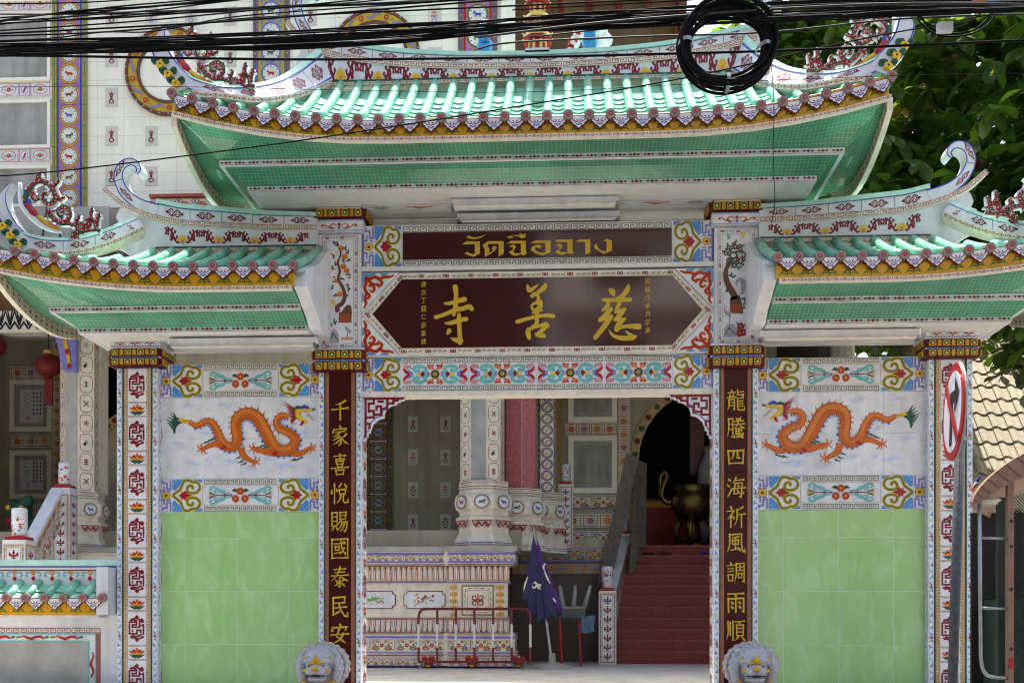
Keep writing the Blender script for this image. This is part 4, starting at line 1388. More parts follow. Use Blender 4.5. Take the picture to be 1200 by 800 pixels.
 ring(tr, y_l, y_l2, z_l, z_l + TH + .016, x_l, xi, .012, 6)
 tr.mat('soffit').box(((xi if xi is not None else -x_l) + .003, y_l + .04, z_l + .004), (x_l - .003, y_l2 - .04, z_l + .035))
 # sweeping edge under the fascia
 st = []
 for t in segs:
  x, r = eav(t)
  st.append((x, y_e - .03, z_e + r - .042, z_e + r + .002))
 s1 = Strip(st, .07)
 tr.mat('cream')
 s1.solid(tr)
 tr.art(swag_strip(s1.L * 100, 4), lambda u, v, h: s1.f(u * .01, v / 4, h))
 for e in ends:
  st = [(e * (x_e + .0), lerp(y_e, y_e2, i / 10), z_e + rE * (abs(2 * i / 10 - 1) ** 2) - .14, z_e + rE * (abs(2 * i / 10 - 1) ** 2) - .0) for i in range(11)]
  s2 = Strip(st, .06)
  s2.nrm = lambda i, e=e: Vector((-e, 0))
  tr.mat('cream')
  s2.solid(tr)
  a = Art()
  L = s2.L * 100
  n_ = int(L / 13)
  for i in range(n_):
   x = (i + .5) * L / n_
   a.ring('oran', (x, 4), 5, .8, 1, 8, 3.2)
   a.stroke('black', [(x - 2.6, 4), (x + 2.6, 4)], 1, 2)
   a.stroke('black', [(x, 2.2), (x, 5.8)], 1, 3)
  tr.art(a, lambda u, v, h: s2.f(u * .01, v / 8, h))
 tr.v = [flip(v) for v in tr.v]
 tr.build('soffit_trim', gate)
 return deck, S
# central roof (its middle sits a little left of the opening's)
CX = .07
def rise_c(x):
 return .0635 * max(0, abs(x) - 1.5) ** 2
def tab(x, T):
 for (a, va), (b, vb) in zip(T, T[1:]):
  if x <= b:
   t = max(0, (x - a) / (b - a))
   return va + (vb - va) * t
 return T[-1][1]
def smax_c(x):
 return tab(abs(x), [(0, 1), (2.46, 1), (2.58, .66), (2.8, .46), (3.1, .32), (3.5, .21), (4, .13)])
deckx = [i * .2 for i in range(-19, 20)]
_n0 = set(gate.children)
cdeck, S_c = make_roof('central_roof', [k * TS for k in range(-17, 18)], rise_c, smax_c, -1.35, 6.857, YR, 7.86,
      ((-.6, .5, 6.423, 3.17), (-.9, .8, 6.61, 3.40), (-1.3, 1.2, 6.675)), None, 3.78, 1, deckx)
CPARTS = [o for o in gate.children if o not in _n0]
def rise_s(x):
 return .048 * max(0, abs(x) - 3.6) ** 2
def smax_s(x):
 return tab(abs(x), [(0, 1), (4.5, 1), (4.66, .60), (4.95, .40), (5.3, .27), (5.6, .19), (6, .12)])
sdecks = []
for s in (-1, 1):
 xs = [s * (2.56 + k * .2175) for k in range(16)]
 dxs = [s * (2.45 + k * .2) for k in range(18)]
 if s < 0:
  xs, dxs = xs[::-1], dxs[::-1]
 d_, S_s = make_roof('side_roof', xs, rise_s, smax_s, -1.25, 5.372, YR, 5.94,
      ((-.5, .5, 4.872, 5.25), (-.85, .8, 5.03, 5.42), (-1.2, 1.15, 5.158)), 2.59, 5.86, s, dxs)
 sdecks.append(d_)
 # plain white end plate against the column
 mb = MB().mat('plaster')
 prof = [(-.5, 4.875), (-.66, 4.985), (-.85, 5.04), (-1.02, 5.11), (-1.2, 5.16), (-1.17, 5.36), (-.6, 5.6), (YR, 5.94), (.3, 5.94), (.5, 5.5), (.5, 4.875)]
 mb.add([(s * 2.57, y, z) for y, z in prof] + [(s * 2.43, y, z) for y, z in prof],
   [list(range(11)), list(range(21, 10, -1))] + [(i, (i + 1) % 11, (i + 1) % 11 + 11, i + 11) for i in range(11)])
 mb.build('end_plate', gate)
# ridges --------------------------------------------------------------------------------
def ridge_tiles(mb, strip, v0, v1, ulen, start=0.03, lines=True, m='dred'):
 """outlined oblong tiles with a lozenge scroll, laid along the strip"""
 L = strip.L - start - .02
 n = max(1, round(L / ulen))
 u = L / n
 q_ = strip.st[len(strip.st) // 2]
 hc = (q_[-1] - q_[-2]) * 100 * (v1 - v0)
 for i in range(n):
  a = Art()
  x0 = (start + i * u) * 100
  if i:
   a.stroke('dgreen', [(x0, .06 * hc), (x0, .94 * hc)], .7, 1)
  a.stamp(diamond_scroll(min(u * 100 * .66, 24), hc * .66, m), x0 + u * 50, .5 * hc, 1, dl=1)
  mb.art(a, lambda uu, v, h: strip.f(uu * .01, v0 + (v1 - v0) * v / hc, h))
 if lines:
  a = Art()
  k = int(strip.L * 100 / 6)
  for v in (.03, .97):
   for i in range(k):
    a.poly('royal', [(strip.L * 100 * i / k, v - .035), (strip.L * 100 * (i + 1) / k, v - .035), (strip.L * 100 * (i + 1) / k, v + .035), (strip.L * 100 * i / k, v + .035)], 1)
  mb.art(a, lambda uu, v, h: strip.f(uu * .01, v0 + (v1 - v0) * v, h))
def band_art(mb, strip, art, Lcm, hcm, v0, v1, off=0.0, dh=0.0):
 mb.art(art, lambda u, v, h: strip.f(off + u * .01, v0 + (v1 - v0) * v / hcm, h + dh))
def make_ridge(deck, low, key_b, key_t, pan_t, cap_t, curl, tail, sgns, fl_range, x_in):
 """ridge body built from curves z(x): low edge, key band, panel band, mint cap; curl: outline of the swept end"""
 xa, xb = x_in
 n = 24
 X = [xa + (xb - xa) * i / n for i in range(n + 1)]
 st = lambda f0, f1: [(x, YR + .11, f0(x), f1(x)) for x in X]
 mb = MB()
 body = Strip(st(low, key_b), .22)
 mb.mat('plaster')
 body.solid(mb)
 fl = 46.
 hb = key_b((xa + xb) / 2) - low(0)
 cnt = max(1, round((fl_range[1] - fl_range[0]) * 100 / fl))
 for i in range(cnt):
  a = Art().stamp(ridge_floral((fl_range[1] - fl_range[0]) * 100 / cnt, 17), 0, 0)
  x0 = fl_range[0] + (i + .5) * (fl_range[1] - fl_range[0]) / cnt - xa
  mb.art(a, lambda u, v, h: body.f(x0 + u * .01, .56 + v * .01 / hb, h))
 # green moulding at the foot
 g = Strip([(x, YR + .09, low(x) - .035, low(x) + .035) for x in X], .26)
 mb.mat('dgreen')
 g.solid(mb, .7, 1, h=.004)
 mb.mat('cream')
 g.solid(mb, .2, .7)
 band_art(mb, g, swag_strip(g.L * 100, 4), 0, 4, .2, .7)
 kb = Strip(st(key_b, key_t), .25)
 mb.mat('cream')
 kb.solid(mb)
 band_art(mb, kb, key_row(kb.L * 100, 5, 'keyred', 19, .8), 0, 5, .12, .9)
 pb = Strip(st(key_t, pan_t), .21)
 mb.mat('white')
 pb.solid(mb)
 ridge_tiles(mb, pb, 0, 1, .38)
 ob = mb.build('ridge', deck)
 mb = MB().mat('mint')
 cp = Strip(st(pan_t, cap_t), .26)
 cp.solid(mb)
 mb.build('ridge_cap', deck)
 return ob
def mirror_line(px, y=YR, mir=1):
 return [(mir * (W(a, b, y)[0] + CX), W(a, b, y)[1]) for a, b in px]
def zfun(px, y=YR):
 pts = sorted(mirror_line(px, y))
 def f(x):
  for a, b in zip(pts, pts[1:]):
   if x <= b[0]:
    t = (x - a[0]) / (b[0] - a[0])
    return a[1] + (b[1] - a[1]) * t
  return pts[-1][1]
 return f
def sym(f):
 return lambda x: (f(-abs(x)))
lowc = lambda x: 7.86
mid_c = zfun([(375, 60.5), (407, 66.5), (440, 71), (480, 75), (537, 77), (600, 77)])
keyb_c = sym(zfun([(372, 65), (400, 70), (440, 76), (480, 79.5), (537, 81), (612, 80.8)]))
keyt_c = sym(zfun([(372, 58), (400, 63), (440, 69), (480, 72.5), (537, 74), (612, 73.8)]))
pant_c = sym(zfun([(372, 47.5), (400, 52), (440, 59), (480, 63), (537, 65.5), (612, 65)]))
capt_c = sym(zfun([(372, 43), (400, 47.5), (440, 54.5), (480, 58.5), (537, 61), (612, 60.5)]))
make_ridge(cdeck, lowc, keyb_c, keyt_c, pant_c, capt_c, None, None, (1, -1), (-2.45, 2.45), (-2.62, 2.62))
CX = 0.
lows = lambda x: 5.945
SK = [(900, 257.5), (950, 255.5), (1000, 251.5), (1060, 246.5), (1092, 239)]
keyb_s = zfun([(a, b + 3) for a, b in SK])
keyt_s = zfun([(a, b - 3.5) for a, b in SK])
pant_s = zfun([(900, 243.5), (950, 240.5), (1000, 235), (1060, 228), (1092, 220)])
capt_s = zfun([(900, 239), (950, 235.5), (1000, 229.5), (1060, 223), (1092, 215)])
for k, s in enumerate((-1, 1)):
 ab = (lambda f: (lambda x: f(abs(x))))
 r_ = (2.575, 4.5)
 xr = (-4.5, -2.575) if s < 0 else r_
 make_ridge(sdecks[k], lows, ab(keyb_s), ab(keyt_s), ab(pant_s), ab(capt_s), None, None, (1,), (xr[0] + .1, xr[1] - .1), xr)
def swept_end(deck, path_px, widths, tail_px, body_px, mir):
 """upcurled ridge end with a scroll, the key tail below it and the white cloud bracket"""
 mb = MB().mat('plaster')
 pts = mirror_line(path_px, YR, mir)
 pts = sp(pts, 5)
 wd = [x * .01 for x in widths]
 mb.band(pts, wd, YR - .002, YR + .21)
 L, R = offset_line(pts, wd)
 a = Art()
 for side in (L, R):
  a.stroke('royal', [(p[0] + (q[0] - p[0]) * .07, p[1] + (q[1] - p[1]) * .07) for p, q in zip(side, pts)], .013, 1)
 k = len(pts)
 for t in (.22, .52):
  i = int(k * t)
  d = atan2(pts[i + 1][1] - pts[i - 1][1], pts[i + 1][0] - pts[i - 1][0])
  a.stamp(diamond_scroll(.24, .055), pts[i][0], pts[i][1], 1, rot=d, dl=1)
 i = int(k * .38)
 a.stroke('dgreen', [L[i], R[i]], .008, 1)
 c, e = pts[-1], pts[-4]
 mb.art(a, lambda u, v, h: (u, YR - .002 - h, v))
 mb.mat('cream')
 tl = sp(mirror_line(tail_px, YR, mir), 4)
 mb.band(tl, .062, YR - .018, YR + .2)
 ka = key_row(sum(hypot(a_[0] - b_[0], a_[1] - b_[1]) for a_, b_ in zip(tl, tl[1:])) * 100, 4.4, 'keyred', 17, .75)
 cum = [0]
 for a_, b_ in zip(tl, tl[1:]):
  cum.append(cum[-1] + hypot(a_[0] - b_[0], a_[1] - b_[1]))
 def ft(u, v, h):
  u *= .01
  i = 0
  while i < len(cum) - 2 and cum[i + 1] < u:
   i += 1
  t = (u - cum[i]) / (cum[i + 1] - cum[i])
  A, B = Vector(tl[i]), Vector(tl[i + 1])
  d = (B - A).normalized()
  nn = Vector((-d.y, d.x))
  if nn.y < 0:
   nn = -nn
  p = A + (B - A) * t + nn * (v * .01 - .022)
  return (p.x, YR - .018 - h, p.y)
 mb.art(ka, ft)
 mb.mat('plaster').prism(mirror_line(body_px, YR + .03, mir), YR + .03, YR + .19)
 mb.build('ridge_end', deck)
side_path = [(1088, 229.5), (1112, 221), (1128, 209), (1136, 196), (1138, 184), (1133, 173.5), (1124, 169.5), (1116, 172), (1112, 179), (1115, 184)]
side_w = [13.5, 13, 12, 11, 10.5, 10, 9, 7, 5, 3]
side_tail = [(1060, 245), (1092, 237.5), (1125, 225), (1141, 214), (1156, 201)]
side_body = [(1060, 284), (1062, 250), (1100, 237), (1128, 224), (1137, 226), (1141, 236), (1138, 243), (1144, 245), (1150, 255), (1146, 262), (1150, 268), (1140, 272), (1120, 284)]
for k, s in enumerate((-1, 1)):
 swept_end(sdecks[k], side_path, side_w, side_tail, side_body, s)
CX = .07
c_path = [(382, 56.5), (366, 45), (356, 32), (350, 18), (348, 4), (351, -8), (360, -14), (370, -12), (374, -4), (370, 1)]
c_tail = [(402, 66.5), (380, 60), (362, 50), (347, 38), (336, 26)]
c_body = [(392, 96), (400, 68), (384, 62), (368, 53), (358, 46), (352, 50), (352, 62), (346, 70), (348, 80), (360, 84), (368, 90)]
for s in (1, -1):
 swept_end(cdeck, c_path, [12.5, 12, 12, 11.5, 11, 10.5, 9, 7, 5, 3], c_tail, c_body, s)
hip_c = [(391, 97, 376, 58, -.03), (372, 107, 350, 81, -.3), (344, 115, 325, 96, -.62), (315, 119, 297, 102.5, -.9), (290, 118, 265, 104, -1.05), (262, 114, 240, 99, -1.12),
   (235, 112, 222, 90, -1.16), (207, 103, 209, 75, -1.2), (190, 88, 201.5, 63, -1.22), (180, 61, 198, 50, -1.22), (184, 48, 196, 42, -1.22), (194, 37, 197, 36, -1.22)]
hip_s = [(172, 268, 163, 256, -.03), (140, 283, 137, 267, -.42), (100, 295, 100, 279, -.75), (62, 297, 62, 281, -.95), (32, 291, 33, 274, -1.05), (13, 276, 21, 260, -1.08), (2.5, 257, 13, 245, -1.1),
   (1, 242, 11, 232, -1.1), (4, 230, 13, 226, -1.1), (15, 219, 18, 217, -1.1)]
def dens(st, n=4):
 return sp(st, n)
def make_hip(deck, px, mir, n_tile):
 st = dens(stations(px, mir))
 hz = Horn(st, .15)
 mb = MB().mat('plaster')
 hz.solid(mb, 0, .80)
 mb.mat('mint')
 k = n_tile * 4
 top = Horn(st[:k + 1], .15)
 top.solid(mb, .80, 1.0, h=.012)
 tip = Horn(st[k:], .15)
 mb.mat('plaster')
 tip.solid(mb, .80, 1.0)
 pr = Horn(st[:k + 1], .15)
 ridge_tiles(mb, pr, .04, .78, .36)
 a = Art()
 for v in (.06, .94):
  m = 40
  for i in range(m):
   u0, u1 = tip.L * 100 * i / m, tip.L * 100 * (i + 1) / m
   a.poly('royal', [(u0, v - .04), (u1, v - .04), (u1, v + .04), (u0, v + .04)], 1)
 mb.art(a, lambda u, v, h: tip.f(u * .01, v, h))
 # green foot moulding
 ft = Horn([(q[0], q[0], q[2], q[3] - .05, q[3] + .012) for q in st[:k + 2]], .17)
 mb.mat('cream')
 ft.solid(mb)
 mb.art(swag_strip(ft.L * 100, 4.5), lambda u, v, h: ft.f(u * .01, v / 5, h))
 mb.build('hip_ridge', deck)
def garland(deck, c, s, y):
 """yellow flowers and green curls at the foot of a horn"""
 mb = MB()
 rr = random.Random(3)
 for i in range(3):
  p = (c[0] - s * .01 + s * .085 * i, c[1] + .105 * i)
  mb.mat('yellow')
  for k in range(5):
   mb.ball((p[0] + .027 * cos(k * 1.257), y, p[1] + .027 * sin(k * 1.257)), (.026, .024, .026), 7, 4)
  mb.mat('dgreen')
  for d in (-1, 1):
   q = sp([(p[0], p[1]), (p[0] + s * .04 * d + .015, p[1] + .05), (p[0] + s * .08 * d, p[1] + .045), (p[0] + s * .075 * d, p[1] + .015), (p[0] + s * .05 * d, p[1] + .012)], 3)
   mb.band(q, [.022, .032, .014], y - .015, y + .02)
 mb.mat('white').prism([(c[0] - s * .14, c[1] - .03), (c[0] - s * .02, c[1] - .08), (c[0] + s * .16, c[1] + .12), (c[0] + s * .2, c[1] + .24), (c[0] + s * .05, c[1] + .18)], y + .02, y + .05)
 mb.build('flower_garland', deck)
for s in (1, -1):
 make_hip(cdeck, hip_c, s, 6)
 x, z = W(205, 100, -1.3)
 garland(cdeck, ((x + CX) * s, z + .02), -s, -1.3)
CX = 0.
for o in gate.children:
 if o == cdeck or o in CPARTS:
  o.location.x -= .07
for k, s in enumerate((-1, 1)):
 make_hip(sdecks[k], hip_s, -s, 4)
 x, z = W(20, 287, -1.2)
 garland(sdecks[k], (-x * s, z), s, -1.2)
# ---------------------------------------------------------------- columns
def capital(parent, xc, w_, z0, z1, rows, name='column_capital'):
 """row(s) of yellow lotus bars framed in red round a column head; front and both sides"""
 mb = MB().mat('capred')
 d = .055
 mb.box((xc - w_ / 2 - d + .012, -d + .012, z0), (xc + w_ / 2 + d - .012, CD + d, z1))
 cap_ = mb.build(name, parent)
 H = (z1 - z0)
 bar = []
 for r in range(rows):
  za, zb = z0 + H * r / rows + .012, z0 + H * (r + 1) / rows - .012
  if rows == 2:
   za, zb = (z0 + .008, z0 + H * .44) if r == 0 else (z0 + H * .56, z1 - .008)
  bar.append((za, zb, r))
 n = 6
 for za, zb, r in bar:
  h = zb - za
  def bar_mesh(wide, up):
   m = MB().mat('capred')
   q = wide * .5
   pts = [(-q, 0), (q, 0), (q, h * .8), (q * .7, h), (-q * .7, h), (-q, h * .8)]
   if not up:
    pts = [(x, h - z) for x, z in pts]
   m.prism(pts, -.03, .02)
   m.mat('oldgold').prism([(x * .68, h * .5 + (z - h * .5) * .78) for x, z in pts], -.046, -.02)
   a = Art()
   a.disc('dgreen', (0, h * 50), wide * 26, 1, 8, h * 30)
   a.disc('lyel', (0, h * 46), wide * 13, 2, 6, h * 13)
   if wide > .08:
    m.art(a, lambda u, v, hh: (u * .01, -.046 - hh, v * .01))
   return m.mesh('lotus_bar')
  wide, slim = bar_mesh(.115, r == rows - 1 or rows == 1), bar_mesh(.06, r == rows - 1 or rows == 1)
  W_ = w_ + 2 * d
  x = -W_ / 2 + .058
  k = 0
  pos = []
  step = (W_ - .116) / n
  for k in range(n + 1):
   inst(wide if k % 2 == 0 else slim, 'lotus_bar', cap_, (xc - W_ / 2 + .058 + k * step, -d, za))
  for s in (1, -1):
   for k in range(4):
    inst(wide if k % 2 else slim, 'lotus_bar', cap_, Matrix.Translation((xc + s * (w_ / 2 + d), -.02 + k * .1, za)) @ Matrix.Rotation(s * pi / 2, 4, 'Z'))
 mb = MB().mat('white')
 if rows == 2:
  mb.box((xc - w_ / 2 - d - .008, -d - .008, z0 + H * .455), (xc + w_ / 2 + d + .008, CD + d + .008, z0 + H * .545))
  a = Art()
  L = (w_ + 2 * d) * 100
  a.rect('blue', 0, 0, L, 1.0, 1).rect('blue', 0, 2.0, L, 2.6, 1)
  for i in range(int(L / 2.4)):
   a.disc('royal', (i * 2.4 + 1.2, 1.4), .7, 2, 5)
  mb.art(a, lambda u, v, h: (xc - w_ / 2 - d + u * .01, -d - .008 - h, z0 + H * .455 + v * .01))
 mb.mat('white').box((xc - w_ / 2 - d - .01, -d - .01, z1), (xc + w_ / 2 + d + .01, CD + d + .01, z1 + .02))
 mb.build('capital_band', cap_)
 return cap_
OUT_TOP, IN_TOP = 4.875, 6.485
per = .58
side_vine = tile_mesh('vine_tile', .065, per, Art().stamp(vine(6.5, 58, 2)).stroke('oran', [(1, 29), (5.5, 29)], 1.2, 3).stroke('red', [(3.2, 27), (3.2, 31)], 1.2, 3), 'white', .02)
key_tile = tile_mesh('key_tile', .06, per, Art().stamp(key_col(57, 5, 'keytan', 7.2), .4, .4), 'cream', .02)
orn_tile = tile_mesh('fret_ornament_tile', .235, .395, Art().stamp(maroon_orn(23.5, 35), 0, 2), 'white', .022)
la = Art().stamp(lotus(23, 14), .3, 2.4)
for v in (.3, 16.4):
 la.stamp(key_row(22, 1.6, 'keytan', 4), .8, v)
lot_tile = tile_mesh('lotus_tile', .235, .185, la, 'white', .022)
for s in (-1, 1):
 xc = s * 4.765
 mb = MB().mat('plaster')
 mb.box((xc - .235, .022, 0), (xc + .235, CD, 4.586))
 mb.mat('dgreen')
 for d in (-.181, .168):
  mb.box((xc + d, -.004, 0), (xc + d + .013, .03, 4.58))
 col = mb.build('outer_column', gate)
 z = 4.575
 while z > 0.1:
  z0 = z - per
  for dx in (-.249, .184):
   inst(side_vine, 'vine_tile', col, (xc + dx, .02, z0))
  for dx in (-.168 if False else -.1665, .1065):
   inst(key_tile, 'key_tile', col, (xc + dx - .0005, .021, z0))
  inst(orn_tile, 'fret_ornament_tile', col, (xc - .1175, .021, z0 + .185))
  inst(lot_tile, 'lotus_tile', col, (xc - .1175, .021, z0))
  for sg in (-1, 1):
   inst(side_vine, 'vine_tile', col, Matrix.Translation((xc + sg * .233, .03 if sg > 0 else .095, z0)) @ Matrix.Rotation(sg * pi / 2, 4, 'Z'))
   inst(orn_tile, 'fret_ornament_tile', col, Matrix.Translation((xc + sg * .233, .08 if sg > 0 else .315, z0 + .185)) @ Matrix.Rotation(sg * pi / 2, 4, 'Z'))
   inst(lot_tile, 'lotus_tile', col, Matrix.Translation((xc + sg * .233, .08 if sg > 0 else .315, z0)) @ Matrix.Rotation(sg * pi / 2, 4, 'Z'))
  z = z0
 cp = capital(gate, xc, .47, 4.586, 4.80, 2)
 mb = MB().mat('white').box((xc - .30, -.07, 4.822), (xc + .30, CD + .07, 4.872))
 a = Art()
 for q in (12, 30, 48):
  a.stroke('dred', sp([(q - 7, 2.4), (q - 3, 4), (q, 2.2), (q + 3, 4), (q + 7, 2.4)], 3), [.6, 1.8, .6], 1)
  a.disc('oran', (q, 2.6), 1.2, 2, 6)
 a.rect('royal', 0, .2, 60, .7, 1)
 mb.art(a, lambda u, v, h: (xc - .30 + u * .01, -.07 - h, 4.822 + v * .01))
 mb.build('abacus', gate)
LCH, RCH = '千家喜悅賜國泰民安', '龍騰四海祈風調雨順'
LY = [480, 510, 544, 578, 611, 642, 676, 710, 742]
RY_ = [469, 501, 535, 571, 605, 636, 670, 705, 738]
tan_tile = tile_mesh('edge_tile', .045, per, Art().stamp(key_col(57.5, 3.4, 'keyred', 3.2), .5, .2), 'keytan', .02)
slab = tile_mesh('couplet_slab', .265, .6, None, 'couplet', .024, .002)
for s, chars, ys in ((-1, LCH, LY), (1, RCH, RY_)):
 xc = s * 2.32
 mb = MB().mat('plaster')
 mb.box((xc - .24, .022, 0), (xc + .24, CD, 6.15))
 mb.mat('dgreen')
 for d in (-.191, .178):
  mb.box((xc + d, -.004, 0), (xc + d + .013, .03, 4.49))
 col = mb.build('inner_column', gate)
 z = 4.5
 while z > 0.1:
  z0 = z - per
  for dx in (-.254, .193):
   inst(side_vine, 'vine_tile', col, (xc + dx, .02, z0))
  for dx in (-.1775, .1325):
   inst(tan_tile, 'edge_tile', col, (xc + dx, .021, z0))
  for sg in (-1, 1):
   inst(side_vine, 'vine_tile', col, Matrix.Translation((xc + sg * .238, .03 if sg > 0 else .095, z0)) @ Matrix.Rotation(sg * pi / 2, 4, 'Z'))
   inst(orn_tile, 'fret_ornament_tile', col, Matrix.Translation((xc + sg * .238, .08 if sg > 0 else .315, z0 + .185)) @ Matrix.Rotation(sg * pi / 2, 4, 'Z'))
   inst(lot_tile, 'lotus_tile', col, Matrix.Translation((xc + sg * .238, .08 if sg > 0 else .315, z0)) @ Matrix.Rotation(sg * pi / 2, 4, 'Z'))
  z = z0
 z = 4.5
 while z > 0.1:
  inst(slab, 'couplet_slab', col, (xc - .1325, .022, z - .6))
  z -= .6
 for ch, py in zip(chars, ys):
  gx, gz = W(395 if s < 0 else 866, py, 0)
  brush(ch, .225, .255, (xc, -.0021, gz), col, 'couplet_character', 'gold', .006)
 capital(gate, xc, .47, 4.50, 4.755, 2)
 # picture shaft above
 mb = MB().mat('white')
 zb, zt = 4.775, 6.13
 mb.bbox((xc - .252, -.006, zb), (xc + .252, .03, zt), .004)
 a = Art()
 Wd, Hh = 50.4, (zt - zb) * 100
 a.box('keyred', 4, 1.6, Wd - 4, Hh - 1.6, .5, 1).box('tan', 9, 6.6, Wd - 9, Hh - 6.6, .5, 1)
 be = board_edge(Hh - 10, 3.4)
 be2 = board_edge(Wd - 14, 3.4)
 a.stamp(be2, 7, 2.3).stamp(be2, 7, Hh - 5.8)
 for m, pts, l in be.p:
  a.poly(m, [(4.8 + v, u + 5) for u, v in pts], l)
  a.poly(m, [(Wd - 8.2 + v, u + 5) for u, v in pts], l)
 bo = bonsai(0 if s < 0 else 1)
 a.stamp(bo, 10.2 if s < 0 else 9.5, 8, .98, 1.0, dl=1)
 mb.art(a, lambda u, v, h: (xc - .252 + u * .01, -.006 - h, zb + v * .01))
 mb.build('picture_panel', col)
 cp = capital(gate, xc, .47, 6.29, 6.425, 1)
 mb = MB().mat('white').box((xc - .285, -.06, 6.15), (xc + .285, CD + .06, 6.288))
 a = Art()
 for v in (.4, 12.2):
  a.rect('blue', 0, v, 57, v + 1.1, 1)
  for i in range(19):
   a.disc('white', (i * 3 + 1.5, v + .5), .45, 2, 5)
 for t in (1, -1):
  X = lambda x: 28.5 + t * x
  a.stroke('oran', [(X(x), y) for x, y in sp([(2, 6), (7, 9), (11, 6), (8, 4), (14, 5), (18, 8), (22, 6)], 3)], [1, 1.8, .8], 1)
  a.stroke('brown', [(X(x), y) for x, y in sp([(4, 4), (9, 3), (12, 7)], 3)], [.7, 1.1, .5], 2)
  a.disc('red', (X(20), 6.6), 1.5, 3, 6)
 a.disc('red', (28.5, 8), 2, 3, 7).disc('royal', (28.5, 4), 1.6, 3, 6)
 mb.art(a, lambda u, v, h: (xc - .285 + u * .01, -.06 - h, 6.15 + v * .01))
 # flower plaque above the capital, on the edge of the soffit
 mb.build('capital_frieze', cp)
 mb = MB().mat('cream')
 mb.box((xc - .26, -.09, 6.405), (xc + .26, CD, 6.421))
 mb.build('soffit_plate', cp)
# ---------------------------------------------------------------- flanking walls with dragon panels
M('grout', 'cfdcd0', .7)
DR = dragon()
for s in (-1, 1):
 x0, x1 = (-4.53, -2.56) if s < 0 else (2.56, 4.53)
 wd = x1 - x0
 mb = MB().mat('plaster').box((x0, .12, 0), (x1, .30, 4.64))
 pan = mb.build('wall_panel', gate)
 fw, hw = .15, .375
 pw = wd - 2 * fw - 2 * hw
 bh = .4
 ft = tile_mesh('fret_tile', fw, bh, fret_tile(15, 40), 'white', .02)
 ht = tile_mesh('cloud_tile', hw, bh, heart_tile(37.5, 40), 'white', .02)
 fp = tile_mesh('flower_panel_tile', pw, bh, flower_panel(pw * 100, 40), 'white', .02)
 for zb in (4.24, 2.868):
  inst(ft, 'fret_tile', pan, (x0, .12, zb))
  inst(ft, 'fret_tile', pan, Matrix.Translation((x1, .12, zb)) @ Matrix.Diagonal((-1, 1, 1, 1)))
  inst(ht, 'cloud_tile', pan, (x0 + fw, .12, zb))
  inst(ht, 'cloud_tile', pan, Matrix.Translation((x1 - fw, .12, zb)) @ Matrix.Diagonal((-1, 1, 1, 1)))
  inst(fp, 'flower_panel_tile', pan, (x0 + fw + hw, .12, zb))
 zd0, zd1 = 3.269, 4.239
 nx, nz = 4, 2
 tm = tile_mesh('picture_tile', wd / nx, (zd1 - zd0) / nz, None, 'white', .014, .0015)
 for i in range(nx):
  for j in range(nz):
   inst(tm, 'picture_tile', pan, (x0 + i * wd / nx, .12, zd0 + j * (zd1 - zd0) / nz))
 mb = MB()
 sc_ = wd / 190
 kk = .97 / .955
 if s < 0:
  mb.art(DR, lambda u, v, h: (x0 + u * sc_, .106 - h, 2.868 + (v - 8) * .01 * 1.01), .001, .0008)
 else:
  mb.art(DR, lambda u, v, h: (x1 - u * sc_, .106 - h, 2.868 + (v - 8) * .01 * 1.01), .001, .0008)
 mb.build('dragon_painting', pan)
 # jade tiles 0.63 m, cut at one side
 ts = .632
 cols = [(x0, x0 + .31), (x0 + .31, x0 + .31 + ts), (x0 + .31 + ts, x0 + .31 + 2 * ts), (x0 + .31 + 2 * ts, x1)] if s < 0 else \
  [(x0, x0 + .33), (x0 + .33, x0 + .33 + ts), (x0 + .33 + ts, x0 + .33 + 2 * ts), (x0 + .33 + 2 * ts, x1)]
 zr = [2.866, 2.55, 2.55 - ts, 2.55 - 2 * ts, 2.55 - 3 * ts, 2.55 - 4 * ts]
 MB().mat('grout').box((x0, .1075, .1), (x1, .1198, 2.866)).build('grout_bed', pan)
 for a_, b_ in cols:
  for zt, zb in zip(zr, zr[1:]):
   mb = MB().mat('jade_tile').bbox((.0023, -.014, .0023), (b_ - a_ - .0023, 0, zt - zb - .0023), .001)
   mb.smooth = False
   o = inst(mb.mesh('jade_wall_tile'), 'jade_wall_tile', pan, (a_, .12, zb))
# ---------------------------------------------------------------- beams over the opening
IX = 2.066
def beam(name, zb, zt, mid_mesh_fn, n_mid, yf=.06, back=.26):
 mb = MB().mat('plaster').box((-IX, yf + .02, zb), (IX, back, zt))
 o = mb.build(name, gate)
 H = zt - zb
 fw, hw = .14, .33
 ft = tile_mesh('fret_tile', fw, H, fret_tile(fw * 100, H * 100), 'white', .02)
 ht = tile_mesh('cloud_tile', hw, H, heart_tile(hw * 100, H * 100), 'white', .02)
 for sg in (1, -1):
  Mx = Matrix.Diagonal((sg, 1, 1, 1))
  inst(ft, 'fret_tile', o, Matrix.Translation((-sg * IX, yf + .02, zb)) @ Mx)
  inst(ht, 'cloud_tile', o, Matrix.Translation((-sg * (IX - fw), yf + .02, zb)) @ Mx)
 xa = -IX + fw + hw
 return o, xa, -xa
lin_, xa, xb = beam('lintel', 4.282, 4.682, None, 4)
pw = (xb - xa) / 4
lp = tile_mesh('scroll_tile', pw, .4, lintel_panel(pw * 100, 40), 'white', .02)
for i in range(4):
 inst(lp, 'scroll_tile', lin_, (xa + i * pw, .08, 4.282))
mb = MB().mat('cream').box((-IX, .045, 4.226), (IX, .27, 4.280))
mb.build('lintel_ledge', gate)
thai, xa, xb = beam('thai_name_board', 5.747, 6.25, None, 4)
mb = MB().mat('white').box((xa, .062, 5.747), (xb, .08, 6.25))
